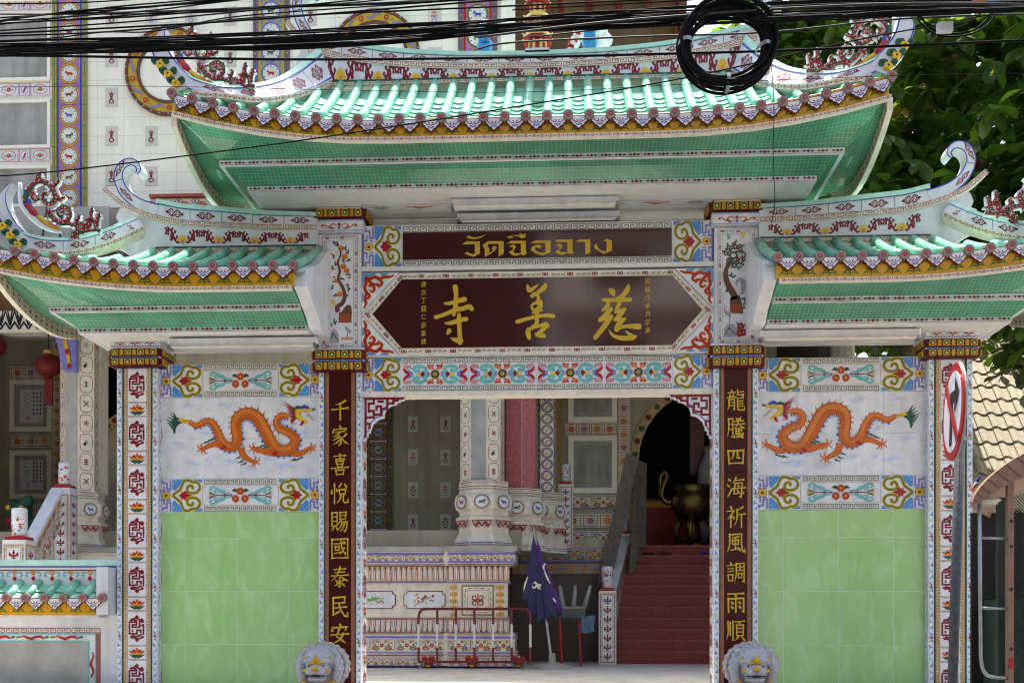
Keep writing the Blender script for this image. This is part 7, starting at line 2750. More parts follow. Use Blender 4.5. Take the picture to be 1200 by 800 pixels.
# ---------------------------------------------------------------- stone lions
M('lionstone', 'b0b2b8', .6, .3, 45, .5, 50)
def remesh(mb, name, parent, voxel, mat, smooth_it=2):
 ob = mb.build(name + '_raw', None)
 md = ob.modifiers.new('r', 'REMESH')
 md.mode = 'VOXEL'
 md.voxel_size = voxel
 sm = ob.modifiers.new('s', 'SMOOTH')
 sm.iterations = smooth_it
 dg = bpy.context.evaluated_depsgraph_get()
 dg.update()
 me = bpy.data.meshes.new_from_object(ob.evaluated_get(dg))
 me.name = name
 me.materials.clear()
 me.materials.append(MATS[mat])
 for p in me.polygons:
  p.use_smooth = True
  p.material_index = 0
 bpy.data.objects.remove(ob)
 o_ = org(parent)
 me.transform(Matrix.Translation(-o_))
 nb = bpy.data.objects.new(name, me)
 COL.objects.link(nb)
 nb.parent = parent
 return nb
def lion(label, px, cyc, turn):
 YL = -.75
 x, zt_ = W(px, 755, YL)
 t = thing('guardian_lion', label, 'lion statue', (x, YL, .1), 'stone lions before the gate')
 k = 58 / FPX * (YL + 13) / .58                                        # head width about 0.55 m
 B = lambda dx, dy, dz: (x + dx * k, YL + dy * k, zt_ + dz * k)
 S = lambda a, b, c: (a * k, b * k, c * k)
 mb = MB().mat('lionstone')
 mb.ball(B(0, .04, -.24), S(.255, .22, .24), 18, 12)                   # skull and mane mass
 mb.ball(B(0, -.13, -.17), S(.185, .15, .13), 16, 10)                  # forehead
 mb.ball(B(0, -.20, -.29), S(.155, .13, .09), 14, 9)                   # face
 mb.ball(B(0, -.29, -.255), S(.045, .055, .05), 10, 7)                 # nose bridge
 mb.ball(B(0, -.22, -.395), S(.12, .115, .04), 12, 8)                  # jaw
 for s in (1, -1):
  mb.ball(B(s * .06, -.285, -.305), S(.072, .075, .044), 12, 8)     # lips
  mb.ball(B(s * .09, -.25, -.185), S(.085, .05, .034), 10, 7)       # brow lumps
  mb.ball(B(s * .085, -.262, -.237), S(.038, .03, .026), 10, 7)     # eyeballs
  mb.ball(B(s * .165, -.1, -.07), S(.05, .06, .04), 8, 6)           # ears
  mb.tube([B(s * .2, -.14, -.14), B(s * .225, -.13, -.3), B(s * .19, -.12, -.44)], [.05 * k, .06 * k, .05 * k], 8)
 rr = random.Random(px)
 for ring_, (ra, dy0, nn_) in enumerate(((.25, -.1, 15), (.285, .02, 19), (.285, .13, 17))):   # rows of curls round the head
  for i in range(nn_):
   q = -.75 + (pi + 1.5) * i / (nn_ - 1)
   c_ = (ra * cos(q), dy0, -.25 + ra * .88 * sin(q))
   mb.ball(B(*c_), S(.044, .05, .044), 8, 6)
   mb.ball(B(c_[0] * 1.04, c_[1] - .035, c_[2] + .012), S(.022, .03, .022), 7, 5)
 mb.ball(B(0, .08, -.70), S(.25, .24, .34), 14, 10)                    # chest
 mb.ball(B(0, .28, -.95), S(.30, .34, .26), 14, 10)                    # haunches
 for s in (1, -1):
  mb.tube([B(s * .15, -.08, -.62), B(s * .16, -.14, -.90), B(s * .16, -.16, -1.14)], [.11 * k, .085 * k, .09 * k], 10)
  mb.ball(B(s * .16, -.22, -1.15), S(.1, .13, .07), 10, 6)
  mb.ball(B(s * .28, .10, -1.08), S(.12, .26, .14), 10, 6)
 mb.tube([B(.0, .5, -1.0), B(.02, .62, -.8), B(0, .6, -.55)], [.07 * k, .08 * k, .04 * k], 8)
 body = remesh(mb, 'lion_body', t, .0105, 'lionstone', 1)
 g = MB().mat('gilt')
 g.smooth = True
 g.tube([B(px_, -.315 + abs(px_) * .5, pz) for px_, pz in sp([(-.165, -.125), (-.14, -.17), (-.07, -.195), (0, -.20), (.07, -.195), (.14, -.17), (.165, -.125)], 3)], [.008 * k, .016 * k, .018 * k, .016 * k, .008 * k], 8)
 g.build('brow_ridge', t)
 g = MB().mat('gilt')
 g.smooth = True
 g.ball(B(0, -.325, -.165), S(.032, .03, .035), 9, 6)
 g.tube([B(0, -.325, -.15), B(0, -.32, -.105)], [.02 * k, .003], 8)
 g.build('brow_jewel', t)
 g = MB().mat('gilt')
 g.smooth = True
 g.ball(B(0, -.365, -.265), S(.036, .03, .03), 9, 6)
 g.build('nose', t)
 for s in (1, -1):
  g = MB().mat('gilt')
  g.smooth = True
  g.ball(B(s * .125, -.29, -.292), S(.034, .03, .024), 9, 6)
  g.build('cheek_boss', t)
  g = MB().mat('brown')
  g.smooth = True
  g.ball(B(s * .085, -.285, -.238), S(.016, .012, .014), 8, 5)
  g.build('eye', t)
  g = MB().mat('gilt')
  g.smooth = True
  g.tube([B(s * px_, py_, pz) for px_, py_, pz in sp([(.03, -.29, -.44), (.1, -.27, -.455), (.16, -.22, -.44), (.19, -.17, -.41)], 3)], [.012 * k, .03 * k, .01 * k], 8)
  g.build('beard_curl', t)
  g = MB().mat('gilt')
  g.smooth = True
  g.tube([B(s * .12, -.18, -.54), B(s * .2, -.14, -.5), B(s * .29, -.02, -.48)], [.03 * k, .05 * k, .03 * k], 8)
  g.build('collar', t)
  for q in range(9):
   an = -.5 + q * .28
   g = MB().mat('gilt')
   g.smooth = True
   g.ball(B(s * .315 * cos(an), .02, -.25 + .27 * sin(an)), S(.022, .025, .022), 7, 5)
   g.build('curl_stud', t)
 g = MB().mat('black')
 g.tube([B(-.1, -.27, -.348), B(0, -.325, -.352), B(.1, -.27, -.348)], .011 * k, 6)
 g.build('mouth', t)
 bz = zt_ - 1.21 * k
 MB().mat('granite').bbox((x - .34, YL - .42, max(.1, bz - .12)), (x + .34, YL + .42, bz), .02).build('plinth_top', t)
 if bz - .12 > .1:
  MB().mat('granite').box((x - .29, YL - .37, .1), (x + .29, YL + .37, bz - .121)).build('pedestal', t)
lion('grey stone guardian lion with gilded brow in front of the left couplet column', 377, 0, 1)
lion('grey stone guardian lion with gilded brow in front of the right couplet column', 881, 0, -1)
# ---------------------------------------------------------------- things in the courtyard
M('barrier_red', '6e2428', .45, .2, 30)
M('barrier_white', 'd8d4cf', .45, .15, 30)
t = thing('crowd_barrier', 'red and white steel crowd barrier in front of the moulded plinth', 'barrier', W3(556, 787, 4.3))
YB2 = 4.3
Bp = lambda px, py: Vector(W3(px, py, YB2))
tb = lambda a, b, r=.021: MB().mat('barrier_red').tube([a, b], r, 8)
MB().mat('barrier_red').tube([Bp(*p) for p in sp([(490.5, 731), (490.5, 722), (493, 715.5), (500, 713), (540, 713), (612, 713), (618, 715), (621.5, 721), (621.5, 731)], 3)], .021, 8).build('top_rail', t)
MB().mat('barrier_red').tube([Bp(490, 775), Bp(622, 775)], .02, 8).build('bottom_rail', t)
for i in range(7):
 px = 490.5 + i * 21.83
 if 0 < i < 6:
  MB().mat('barrier_red').tube([Bp(px, 713), Bp(px, 731)], .019, 8).build('bar', t)
 MB().mat('barrier_white').tube([Bp(px, 731), Bp(px, 758)], .019, 8).build('bar', t)
 MB().mat('barrier_red').tube([Bp(px, 758), Bp(px, 775)], .019, 8).build('bar', t)
for px in (497, 616):
 a = Bp(px, 775)
 for d in (-.32, .32):
  MB().mat('steel').tube([a, Vector((a.x - .05, a.y + d, .82))], .016, 8).build('foot', t)
# folded purple parasol
YU = 4.6
t = thing('parasol', 'folded dark purple parasol with pale print standing on a pole beside the plinth', 'parasol', W3(646, 778, YU))
Up = lambda px, py, dy=0: Vector(W3(px, py, YU)) + Vector((0, dy, 0))
MB().mat('steel').tube([Up(626, 618), Up(647, 778)], .022, 8).build('pole', t)
apex = Up(626, 622)
hem = [(612, 700, .06), (618, 722, -.05), (630, 728, -.14), (642, 729, -.17), (652, 722, -.1), (662, 716, -.02), (658, 720, .12), (640, 715, .16), (622, 705, .14)]
folds = []
n = len(hem)
mb = MB().mat('umbrella')
rows = []
for k in range(9):
 tt = k / 8
 row = []
 for i in range(n * 2):
  a, b = hem[i // 2], hem[(i // 2 + 1) % n]
  if i % 2 == 0:
   p = Up(a[0], a[1], a[2])
  else:
   p = Up((a[0] + b[0]) / 2, (a[1] + b[1]) / 2 - 6, (a[2] + b[2]) / 2)
   c_ = Up(641, 700)
   p = p.lerp(Vector((c_.x, c_.y, p.z)), .34 * tt)
  row.append(apex.lerp(p, tt) + Vector((sin(i * 1.7) * .01, 0, -.02 * sin(pi * tt))))
 row.append(row[0])
 rows.append(row)
mb.grid(rows)
for i, f_ in enumerate(mb.f):
 c_ = sum((Vector(mb.v[j]) for j in f_), Vector()) / 4
 if c_.x > Up(643, 690).x - (c_.z - Up(643, 690).z) * .30:
  if 'violet' not in mb.ms:
   mb.ms.append('violet')
  mb.m[i] = mb.ms.index('violet')
cl = mb.build('canopy', t)
mb = MB().mat('cream')
for pts in ([(625, 684), (628, 682), (629, 686), (626, 689), (624, 686)], [(630, 690), (634, 686), (631, 685), (631, 689), (635, 690)], [(638, 668), (641, 676), (645, 684)], [(619, 676), (616, 684), (614, 692)], [(640, 660), (637, 664), (639, 670)], [(648, 700), (652, 706)]):
 q = [W(*p, YU) for p in pts]
 MB().mat('cream').band(sp(q, 3), [.01, .03, .01], YU - .17, YU - .165).build('printed_motif', t)
MB().mat('concrete').lathe([(.3, 0), (.3, .06), (.06, .1), (.05, .25), (.001, .25)], (Up(647, 778).x, YU, .8), 16).build('base', t)
# folding table with a grey plastic chair turned over on it
t = thing('folding_table', 'dark teal folding table with red legs in the gloom beside the parasol', 'table', W3(672, 775, 5.6))
tp = lambda px, py, y=5.6: Vector(W3(px, py, y))
M('teal', '1f4a54', .5)
M('tablered', 'a01f28', .45)
M('greyplastic', '8f9092', .4, .1)
a, b = tp(650, 722), tp(692, 722)
MB().mat('teal').bbox((a.x, 5.5, a.z - .03), (b.x, 6.1, a.z), .005).build('tabletop', t)
for x, y in ((a.x + .08, 5.53), (b.x - .2, 5.53), (a.x + .08, 6.05), (b.x - .2, 6.05)):
 MB().mat('tablered').tube([(x, y, a.z - .03), (x + .04, y, .8)], .022, 8).build('leg', t)
t = thing('plastic_chair', 'grey plastic chair turned upside down on the folding table', 'chair', (a.x + .3, 5.7, a.z))
cz = a.z
cxx = tp(672, 700).x
MB().mat('greyplastic').bbox((cxx - .2, 5.55, cz + .13), (cxx + .2, 5.9, cz + .17), .01).build('seat', t)
mb = MB().mat('greyplastic')
mb.add([(cxx - .2, 5.92, cz), (cxx + .2, 5.92, cz), (cxx + .2, 5.9, cz + .16), (cxx - .2, 5.9, cz + .16), (cxx - .2, 5.95, cz), (cxx + .2, 5.95, cz), (cxx + .2, 5.93, cz + .16), (cxx - .2, 5.93, cz + .16)], [(0, 1, 2, 3), (7, 6, 5, 4), (0, 4, 5, 1), (1, 5, 6, 2), (2, 6, 7, 3), (3, 7, 4, 0)])
mb.build('backrest', t)
for dx, y, ex in ((-.18, 5.57, -.05), (.0, 5.55, .03), (.18, 5.57, .1), (-.16, 5.88, -.06)):
 mb = MB().mat('greyplastic')
 mb.smooth = True
 mb.tube([(cxx + dx, y, cz + .16), (cxx + dx + ex * .6, y, cz + .36), (cxx + dx + ex, y, cz + .52)], [.045, .035, .025], 8)
 mb.build('leg', t)
t = thing('cloth', 'pale blue cloth hanging over the edge of the folding table', 'cloth', (b.x - .1, 5.5, b.z))
M('paleblue', '5f7a90', .8, .2, 20)
rows = []
for k in range(7):
 rows.append([(b.x - .16 + i * .045 + .01 * sin(k), 5.47 + .03 * sin(i * 1.9 + k * .5) - .02 * (k > 1), b.z + .012 - max(0, k - 1) * .055 - .015 * sin(i)) for i in range(6)])
MB().mat('paleblue').grid(rows).build('cloth_sheet', t)
# weathered boards leaning on the balustrade
t = thing('timber_board', 'tall weathered grey board leaning from the left of the stairs, its foot by the newel', 'board', W3(712, 690, 7.0))
def plank(t, p, y0, y1, th=.03, nm='plank'):
 q = [W(*a_, y0 if i in (0, 1) else y1) for i, a_ in enumerate(p)]
 ys = [y0, y0, y1, y1]
 mb = MB().mat('wood_grey')
 f = [(x, y, z) for (x, z), y in zip(q, ys)]
 b_ = [(x, y + th, z) for (x, z), y in zip(q, ys)]
 mb.add(f + b_, [(0, 1, 2, 3), (7, 6, 5, 4), (0, 4, 5, 1), (1, 5, 6, 2), (2, 6, 7, 3), (3, 7, 4, 0)])
 return mb.build(nm, t)
plank(t, [(700, 684), (716, 684), (749, 536), (734, 531)], 7.46, 7.6)
t2_ = thing('timber_board', 'narrow grey board leaning across the first one at the stair edge', 'board', W3(742, 690, 7.2))
plank(t2_, [(737, 672), (745, 668), (757, 588), (744, 538)], 7.9, 8.4)
t3_ = thing('timber_board', 'pale notched slab standing upright against the doorway edge', 'board', W3(752, 640, 8.4))
plank(t3_, [(749, 640), (757, 640), (758, 543), (747, 538)], 8.35, 8.6, .08)
# brass censer at the doorway
YC = 9.25
cxx, _ = W(812, 600, YC)
cs = YC + 13
t = thing('censer', 'large round brass incense censer with scrolled handles on the dark doorsill', 'censer', (cxx, YC, LANDZ))
Zc = lambda py: W(812, py, YC)[1] - LANDZ
u = cs / FPX
mb = MB().mat('brass')
mb.smooth = True
mb.lathe([(.001, Zc(612)), (10 * u, Zc(611)), (20 * u, Zc(603)), (26 * u, Zc(592)), (26 * u, Zc(584)), (22 * u, Zc(578)), (20 * u, Zc(575)), (23 * u, Zc(572)), (23 * u, Zc(569)), (20 * u, Zc(569)), (18 * u, Zc(575)), (.001, Zc(580))], (cxx, YC, LANDZ), 28)
mb.build('bowl', t)
mb = MB().mat('brass')
mb.smooth = True
mb.lathe([(16 * u, 0), (16 * u, .06), (10 * u, .1), (4.5 * u, .16), (4 * u, Zc(620)), (6 * u, Zc(611)), (.001, Zc(610))], (cxx, YC, LANDZ), 20)
mb.build('stem', t)
for k in range(3):
 q = k * 2.09 + .3
 mb = MB().mat('brass')
 mb.smooth = True
 mb.tube([(cxx + 18 * u * cos(q), YC + 18 * u * sin(q), LANDZ + Zc(606)), (cxx + 24 * u * cos(q), YC + 24 * u * sin(q), LANDZ + Zc(618)), (cxx + 19 * u * cos(q), YC + 19 * u * sin(q), LANDZ + .02)], [5 * u, 3.4 * u, 3 * u], 10)
 mb.build('leg', t)
for s in (1, -1):
 mb = MB().mat('brass')
 mb.smooth = True
 P3 = lambda dx, py: (cxx + s * dx * u, YC, LANDZ + Zc(py))
 mb.tube([P3(*p) for p in sp([(22, 586), (30, 588), (36, 580), (34, 568), (30, 558), (34, 553), (38, 560), (37, 572)], 4)], [3 * u, 4 * u, 2.4 * u], 10)
 mb.build('handle', t)
t = thing('altar_table', 'red cloth covered altar table with gold panel in the dark hall behind the censer', 'altar', (2.3, 11.2, LANDZ))
MB().mat('tablered').box((1.2, 11, LANDZ), (3.9, 11.9, LANDZ + 1.15)).build('altar_cloth', t)
MB().mat('oldgold').box((1.2, 10.97, LANDZ + .97), (3.9, 10.998, LANDZ + 1.1)).build('gold_panel', t)
for x_ in (1.5, 3.5):
 mb = MB().mat('gold')
 mb.lathe([(.12, 0), (.05, .1), (.04, .5), (.1, .6), (.03, .7), (.03, 1.0)], (x_, 11.4, LANDZ + 1.15), 12)
 mb.build('candle_stand', t)
for x_ in (1.35, 2.9):
 MB().mat('dripred').box((x_, 10.4, LANDZ + 1.6), (x_ + .3, 10.42, LANDZ + 3.6)).build('hanging_banner', t)
vx, vz = W(836, 590, 9.9)
t = thing('porcelain_jar', 'tall painted jar with green and white bands in the dark doorway behind the censer', 'jar', (vx, 9.9, LANDZ))
mb = MB().mat('grey')
mb.smooth = True
H_ = W(836, 524, 9.9)[1] - LANDZ
mb.lathe([(.2, 0), (.3, H_ * .3), (.36, H_ * .55), (.3, H_ * .8), (.18, H_ * .93), (.2, H_), (.001, H_)], (vx, 9.9, LANDZ), 24)
mb.mat('dgreen').lathe([(.362, H_ * .45), (.366, H_ * .50), (.364, H_ * .53)], (vx, 9.9, LANDZ), 24)
mb.mat('white').lathe([(.367, H_ * .56), (.366, H_ * .58)], (vx, 9.9, LANDZ), 24)
mb.build('jar_body', t)
# shoes on the second step
for i, (px, dx) in enumerate(((757, 0), (764, 1), (777, 0), (783, 1), (822, 0), (829, 1))):
 if i % 2 == 0:
  yS = SY + 9 * .2 + .08
  x, z = W(px, 650, yS)
  zz = W(780, sy0[10], SY + 9 * .2)[1]
  t = thing('pair_of_sandals', ('black sandals on the upper stair, leftmost pair', 'brown sandals on the upper stair, middle pair', 'blue sandals on the upper stair, nearest the right column')[i // 2], 'sandals', (x, yS, zz))
  m_ = ('black', 'brown', 'royal')[i // 2]
  for d in (0, .11):
   mb = MB().mat(m_)
   mb.smooth = True
   mb.ball((x + d, yS, zz + .025), (.045, .11, .025), 10, 6)
   mb.tube([(x + d - .04, yS - .02, zz + .03), (x + d, yS - .04, zz + .065), (x + d + .04, yS - .02, zz + .03)], .012, 6)
   mb.build('sandal', t)
# red lanterns in the left porch
for px, py, lab in ((57, 428, 'round dark red lantern hanging in the porch left of the tiled column'), (-9, 405, 'dark red lantern cut by the left edge of the picture')):
 y = 6.0
 c_ = W3(px, py, y)
 r = 14 * 19 / FPX
 M('lantern', '6a1414', .6, .2)
 t = thing('paper_lantern', lab, 'lantern', c_)
 mb = MB().mat('lantern')
 mb.smooth = True
 mb.ball(c_, (r * 1.15, r * 1.15, r), 20, 12)
 mb.build('lantern_body', t)
 MB().mat('gold').lathe([(r * .4, -.03), (r * .4, .05)], c_ + Vector((0, 0, r)), 12).build('cap', t)
 mb = MB().mat('lantern').lathe([(r * .42, 0), (r * .3, .05)], c_ - Vector((0, 0, r + .04)), 12)
 mb.box((c_.x - .07, y - .01, c_.z - r - .5), (c_.x + .07, y + .01, c_.z - r - .04))
 mb.build('tassel', t)
 MB().mat('black').tube([c_ + Vector((0, 0, r + .05)), Vector((c_.x, y, zc_ - .16))], .01, 6).build('cord', t)
# green and red beast figure on the porch
x, z = W(30, 640, 6.5)
t = thing('beast_statue', 'dim green and red beast figure on the porch at far left', 'statue', (x, 6.5, z))
mb = MB().mat('dgreen')
for dx, dz, r in ((0, .25, .3), (-.1, .6, .22), (.2, .3, .22), (-.22, .72, .12), (.05, .82, .12), (-.05, .05, .3)):
 mb.ball((x + dx, 6.5, z + dz), (r, r * .8, r), 10, 7)
remesh(mb, 'beast_body', t, .04, 'dgreen', 1)
mb = MB().mat('red')
mb.ball((x - .12, 6.25, z + .42), (.13, .1, .09), 10, 6)
mb.build('mouth', t)
for d in (-.22, 0.02):
 MB().mat('gold').ball((x + d, 6.3, z + .68), (.05, .04, .05), 8, 6).build('eye', t)
# ---------------------------------------------------------------- figures on the central ridge
M('lionblue', '3f9ccf', .4, .15, 20)
def ridge_z(px):
 return capt_c(W(px, 0, YR)[0] + .07)
for px, lab, d in ((568, 'small blue lion figure on the ridge, left of the pagoda', 1), (691, 'small blue lion figure on the ridge, right of the pagoda', -1)):
 x = W(px, 60, .02)[0]
 z = ridge_z(px)
 t = thing('ridge_lion', lab, 'lion figure', (x, .02, z), 'blue lions on the ridge')
 MB().mat('lionblue').bbox((x - .075, -.07, z), (x + .075, .11, z + .11), .01).build('base', t)
 mb = MB().mat('lionblue')
 mb.ball((x, .04, z + .19), (.065, .09, .09), 10, 7)
 mb.ball((x + d * .01, -.02, z + .30), (.07, .07, .065), 10, 7)
 mb.ball((x + d * .02, -.08, z + .28), (.04, .04, .035), 8, 6)
 for s in (1, -1):
  mb.tube([(x + s * .045, -.03, z + .24), (x + s * .05, -.05, z + .11)], .024, 8)
  mb.ball((x + s * .06, .07, z + .15), (.035, .06, .05), 8, 6)
  mb.ball((x + s * .05, .0, z + .35), (.02, .02, .025), 6, 5)
 mb.tube([(x, .1, z + .15), (x, .14, z + .25), (x, .11, z + .32)], [.02, .03, .015], 7)
 for k in range(12):
  q = k * pi / 6
  mb.ball((x + .07 * cos(q), .0, z + .29 + .065 * sin(q)), (.022, .022, .022), 6, 5)
 remesh(mb, 'lion_body', t, .011, 'lionblue', 1)
 MB().mat('white').ball((x + d * .02, -.085, z + .36), (.03, .02, .012), 8, 5).build('brow', t)
x = W(630, 60, .02)[0]
z = ridge_z(630)
t = thing('ridge_pagoda', 'small gold and red pagoda ornament standing at the middle of the central ridge', 'pagoda', (x, .02, z))
MB().mat('white').box((x - .14, -.1, z - .02), (x + .14, .14, z + .03)).build('pedestal', t)
zz = z + .03
for k in range(6):
 r = .115 - k * .008
 hh = .15 - k * .006
 tier = MB().mat('lyel').lathe([(r, 0), (r, hh)], (x, .02, zz), 8, ang=pi / 8).build('tier', t)
 mb = MB()
 for q in range(8):
  an = q * pi / 4
  nx_, ny_ = cos(an), sin(an)
  rr_ = r * cos(pi / 8) + .002
  tx_, ty_ = -ny_, nx_
  f = lambda u_, v_, h_: (x + nx_ * (rr_ + h_) + tx_ * u_, .02 + ny_ * (rr_ + h_) + ty_ * u_, zz + v_)
  a = Art()
  if k:
   a.poly('tablered', [(-.02, .02), (.02, .02), (.02, hh * .6), (0, hh * .8), (-.02, hh * .6)], 1)
  else:
   a.poly('tablered', [(-.024, 0), (.024, 0), (.024, hh * .45), (0, hh * .6), (-.024, hh * .45)], 1)
   a.rect('tablered', -.03, hh * .7, .03, hh * .85, 1)
  mb.mat('tablered').art(a, f)
 mb.build('tier_window', tier)
 mb = MB().mat('lyel')
 mb.lathe([(r * 1.55, .0), (r * 1.5, .03), (r * 1.0, .085)], (x, .02, zz + hh), 8, ang=pi / 8)
 mb.mat('tablered').lathe([(r * 1.52, -.03), (r * 1.56, -.001)], (x, .02, zz + hh), 8, ang=pi / 8)
 mb.build('tier_roof', tier)
 for q in range(8):
  an = q * pi / 4 + pi / 8
  mb = MB().mat('lyel')
  mb.tube([(x + r * 1.4 * cos(an), .02 + r * 1.4 * sin(an), zz + hh + .02), (x + r * 1.7 * cos(an), .02 + r * 1.7 * sin(an), zz + hh + .045)], [.012, .004], 6)
  mb.build('roof_tip', tier)
 zz += hh + .07
MB().mat('lyel').lathe([(.03, 0), (.045, .06), (.02, .12), (.03, .16), (.004, .26)], (x, .02, zz), 10).build('finial', t)
# ---------------------------------------------------------------- openwork scroll ornaments on the hips
def filigree(label, curls, bodypts, y, mir=1, cloud=None, cx_=0.):
 """curls: list of (points px, width px); red on white with a green inner line; a coloured phoenix body"""
 Wp = lambda p: (mir * (W(p[0], p[1], y)[0] + cx_) - cx_, W(p[0], p[1], y)[1])
 pts0 = Wp(curls[0][0][0])
 t = thing('roof_ornament', label, 'roof ornament', (pts0[0], y, pts0[1]))
 for pts, w_ in curls:
  q = [Wp(p) for p in sp(pts, 4)]
  k = w_ * (y + 13) / FPX
  mb = MB().mat('white').band(q, [k * 1.5, k * 1.4, k * .8], y, y + .06)
  mb.mat('tablered').band(q, [k * .7, k * .62, k * .3], y - .012, y - .002)
  L, R = offset_line(q, [k * 1.3, k * 1.2, k * .7])
  mb.mat('dgreen').band(R, k * .3, y - .008, y - .001)
  for i in range(2, len(q) - 1, 3):
   d = Vector(q[i + 1]) - Vector(q[i - 1])
   nrm = Vector((-d.y, d.x)).normalized()
   o = Vector(q[i])
   s_ = -1 if i % 2 else 1
   e_ = 1.9 if i % 6 == 2 else 1.35
   mb.mat('white').prism([tuple(o + nrm * s_ * k * .5 - d * .4), tuple(o + nrm * s_ * k * .5 + d * .4), tuple(o + nrm * s_ * k * e_ + d * .15)], y + .002 * i * .1, y + .05)
   mb.mat('tablered').prism([tuple(o + nrm * s_ * k * .55 - d * .22), tuple(o + nrm * s_ * k * .55 + d * .22), tuple(o + nrm * s_ * k * (e_ - .15) + d * .12)], y - .006, y)
  for i in range(1, len(q) - 1, 2):
   mb.mat(('yellow', 'white', 'turq')[i % 3]).ball((q[i][0], y - .016, q[i][1]), k * .2, 6, 4)
  mb.build('scroll', t)
 cols = ['white', 'gold', 'tablered', 'royal', 'oran', 'dgreen', 'violet']
 for i, (pts, w_) in enumerate(bodypts):
  q = [Wp(p) for p in sp(pts, 4)]
  k = w_ * (y + 13) / FPX
  m = MB().mat(cols[i % len(cols)])
  m.smooth = True
  m.tube([(a, y - .01, b) for a, b in q], [k * .35, k * .55, k * .2], 8)
  m.build('plume' if i else 'phoenix_body', t)
 if cloud:
  for px, py in cloud:
   MB().mat('black').tube([Wp(px)[:1] + (y + .03,) + Wp(px)[1:], Wp(py)[:1] + (y + .03,) + Wp(py)[1:]], .012, 6).build('prop', t)
 return t
left_curls = [([(28, 238), (33, 222), (44, 212), (56, 214), (64, 224), (66, 234), (60, 240), (52, 238), (49, 230), (53, 225), (57, 229)], 5),
    ([(57, 245), (62, 254), (72, 261), (80, 256), (81, 248), (75, 244), (69, 247), (70, 252), (74, 252)], 4.5),
    ([(73, 262), (82, 262), (90, 265), (92, 271), (87, 275), (83, 272)], 3.5),
    ([(84, 277), (94, 272), (104, 270), (118, 269)], 3.5),
    ([(101, 268), (103, 259), (107, 255), (111, 260), (112, 268)], 3), ([(46, 214), (45, 206), (47, 201)], 4), ([(62, 219), (68, 213), (67, 209)], 3), ([(66, 233), (73, 232), (76, 230)], 3), ([(88, 262), (92, 255), (90, 252)], 3),
    ([(104, 266), (106, 250), (107, 243)], 4), ([(112, 266), (114, 256), (116, 249)], 4), ([(92, 276), (88, 279), (82, 279)], 3), ([(98, 272), (97, 264), (93, 262), (91, 266)], 3), ([(58, 248), (54, 252), (57, 256)], 2.6), ([(40, 224), (38, 230), (42, 235), (46, 232)], 3)]
left_body = [([(24, 215), (26, 240), (40, 257), (55, 268), (72, 273)], 7), ([(40, 250), (55, 262), (70, 271)], 6), ([(33, 240), (40, 250), (46, 254)], 9), ([(34, 234), (36, 244), (42, 250)], 6), ([(48, 256), (60, 264), (70, 268)], 5), ([(30, 222), (31, 230), (33, 236)], 5), ([(27, 236), (30, 243), (36, 250)], 4)]
filigree('red and white openwork phoenix scroll on the far left hip of the left side roof', left_curls, left_body, -.95, 1, [((50, 266), (48, 277)), ((69, 272), (69, 280))])
filigree('red and white openwork phoenix scroll on the hip of the right side roof', left_curls, left_body, -.95, -1, [((50, 266), (48, 277)), ((69, 272), (69, 280))])
off = lambda L, dx, dy, s=1: [([(dx + (a - 28) * s, dy + (b - 238) * s) for a, b in pts], w_) for pts, w_ in L]
filigree('red and white openwork phoenix scroll on the left hip of the central roof', off(left_curls, 206, 68, 1.03), off(left_body, 206, 68, 1.03), -1.05, 1, None, .07)
filigree('red and white openwork phoenix scroll on the right hip of the central roof', off(left_curls, 206, 68, 1.03), off(left_body, 206, 68, 1.03), -1.05, -1, None, .07)
# painted cloud figure behind the right blue lion
cx, cz = W(690, 48, .9)
t = thing('roof_ornament', 'white and red scrolled ornament behind the right blue ridge lion', 'roof ornament', (cx, .9, cz))
mb = MB().mat('white')
for dx, dz, r in ((.15, .12, .09), (.2, 0, .1), (.14, -.12, .09), (-.1, .1, .1), (-.18, -.02, .08), (0, .05, .12), (-.22, -.12, .06)):
 mb.ball((cx + dx, .9, cz + dz), (r, .06, r), 10, 6)
mb.build('cloud_scroll', t)
mb = MB().mat('tablered')
for dx, dz in ((-.12, .1), (-.2, -.05), (-.24, -.14), (0, .12), (.02, -.04)):
 mb.band([(cx + dx + .05 * cos(i), cz + dz + .05 * sin(i)) for i in range(6)], .02, .82, .84)
mb.build('painted_curl', t)
MB().mat('concrete').tube([(cx, .95, cz - .1), (cx, .95, 7.5)], .03, 8).build('support_rod', t)
# ---------------------------------------------------------------- street side: sign, vehicle, cables
YS = -4.5
t = thing('road_sign', 'round no left turn sign on a leaning grey pole before the right gate column', 'traffic sign', (W(1116, 800, YS)[0] - .01, YS, .1))
p0, p1 = W3(1127.5, 440, YS), W3(1116.5, 800, YS)
d = (p1 - p0)
foot = p0 + d * ((.1 - p0.z) / d.z)
M('pole', '4e5054', .6, .35, 25, .2, 40, metal=.15)
mb = MB().mat('pole')
mb.smooth = True
mb.tube([foot, p0 + Vector((0, 0, .02))], .037, 14)
mb.build('pole', t)
c = W3(1118.5, 482.5, YS - .06)
R_ = .365
ang = radians(83)
ux = Vector((cos(ang), sin(ang), 0))
nn = Vector((sin(ang), -cos(ang), 0))
if nn.dot(CAM - c) < 0:
 nn = -nn
uz = -d.normalized() + ux * 0.0
def disc3(mb, r, h, m):
 mb.mat(m)
 n = 40
 f = [c + ux * (r * cos(2 * pi * i / n)) + uz * (r * sin(2 * pi * i / n)) + nn * h for i in range(n)]
 b = [p - nn * .012 for p in f]
 mb.add(f + b, [list(range(n)), list(range(2 * n - 1, n - 1, -1))] + [(i, i + n, (i + 1) % n + n, (i + 1) % n) for i in range(n)])
mb = MB()
disc3(mb, R_, 0, 'grey')
mb.build('sign_plate', t)
mb = MB()
M('signred', 'b8141c', .35)
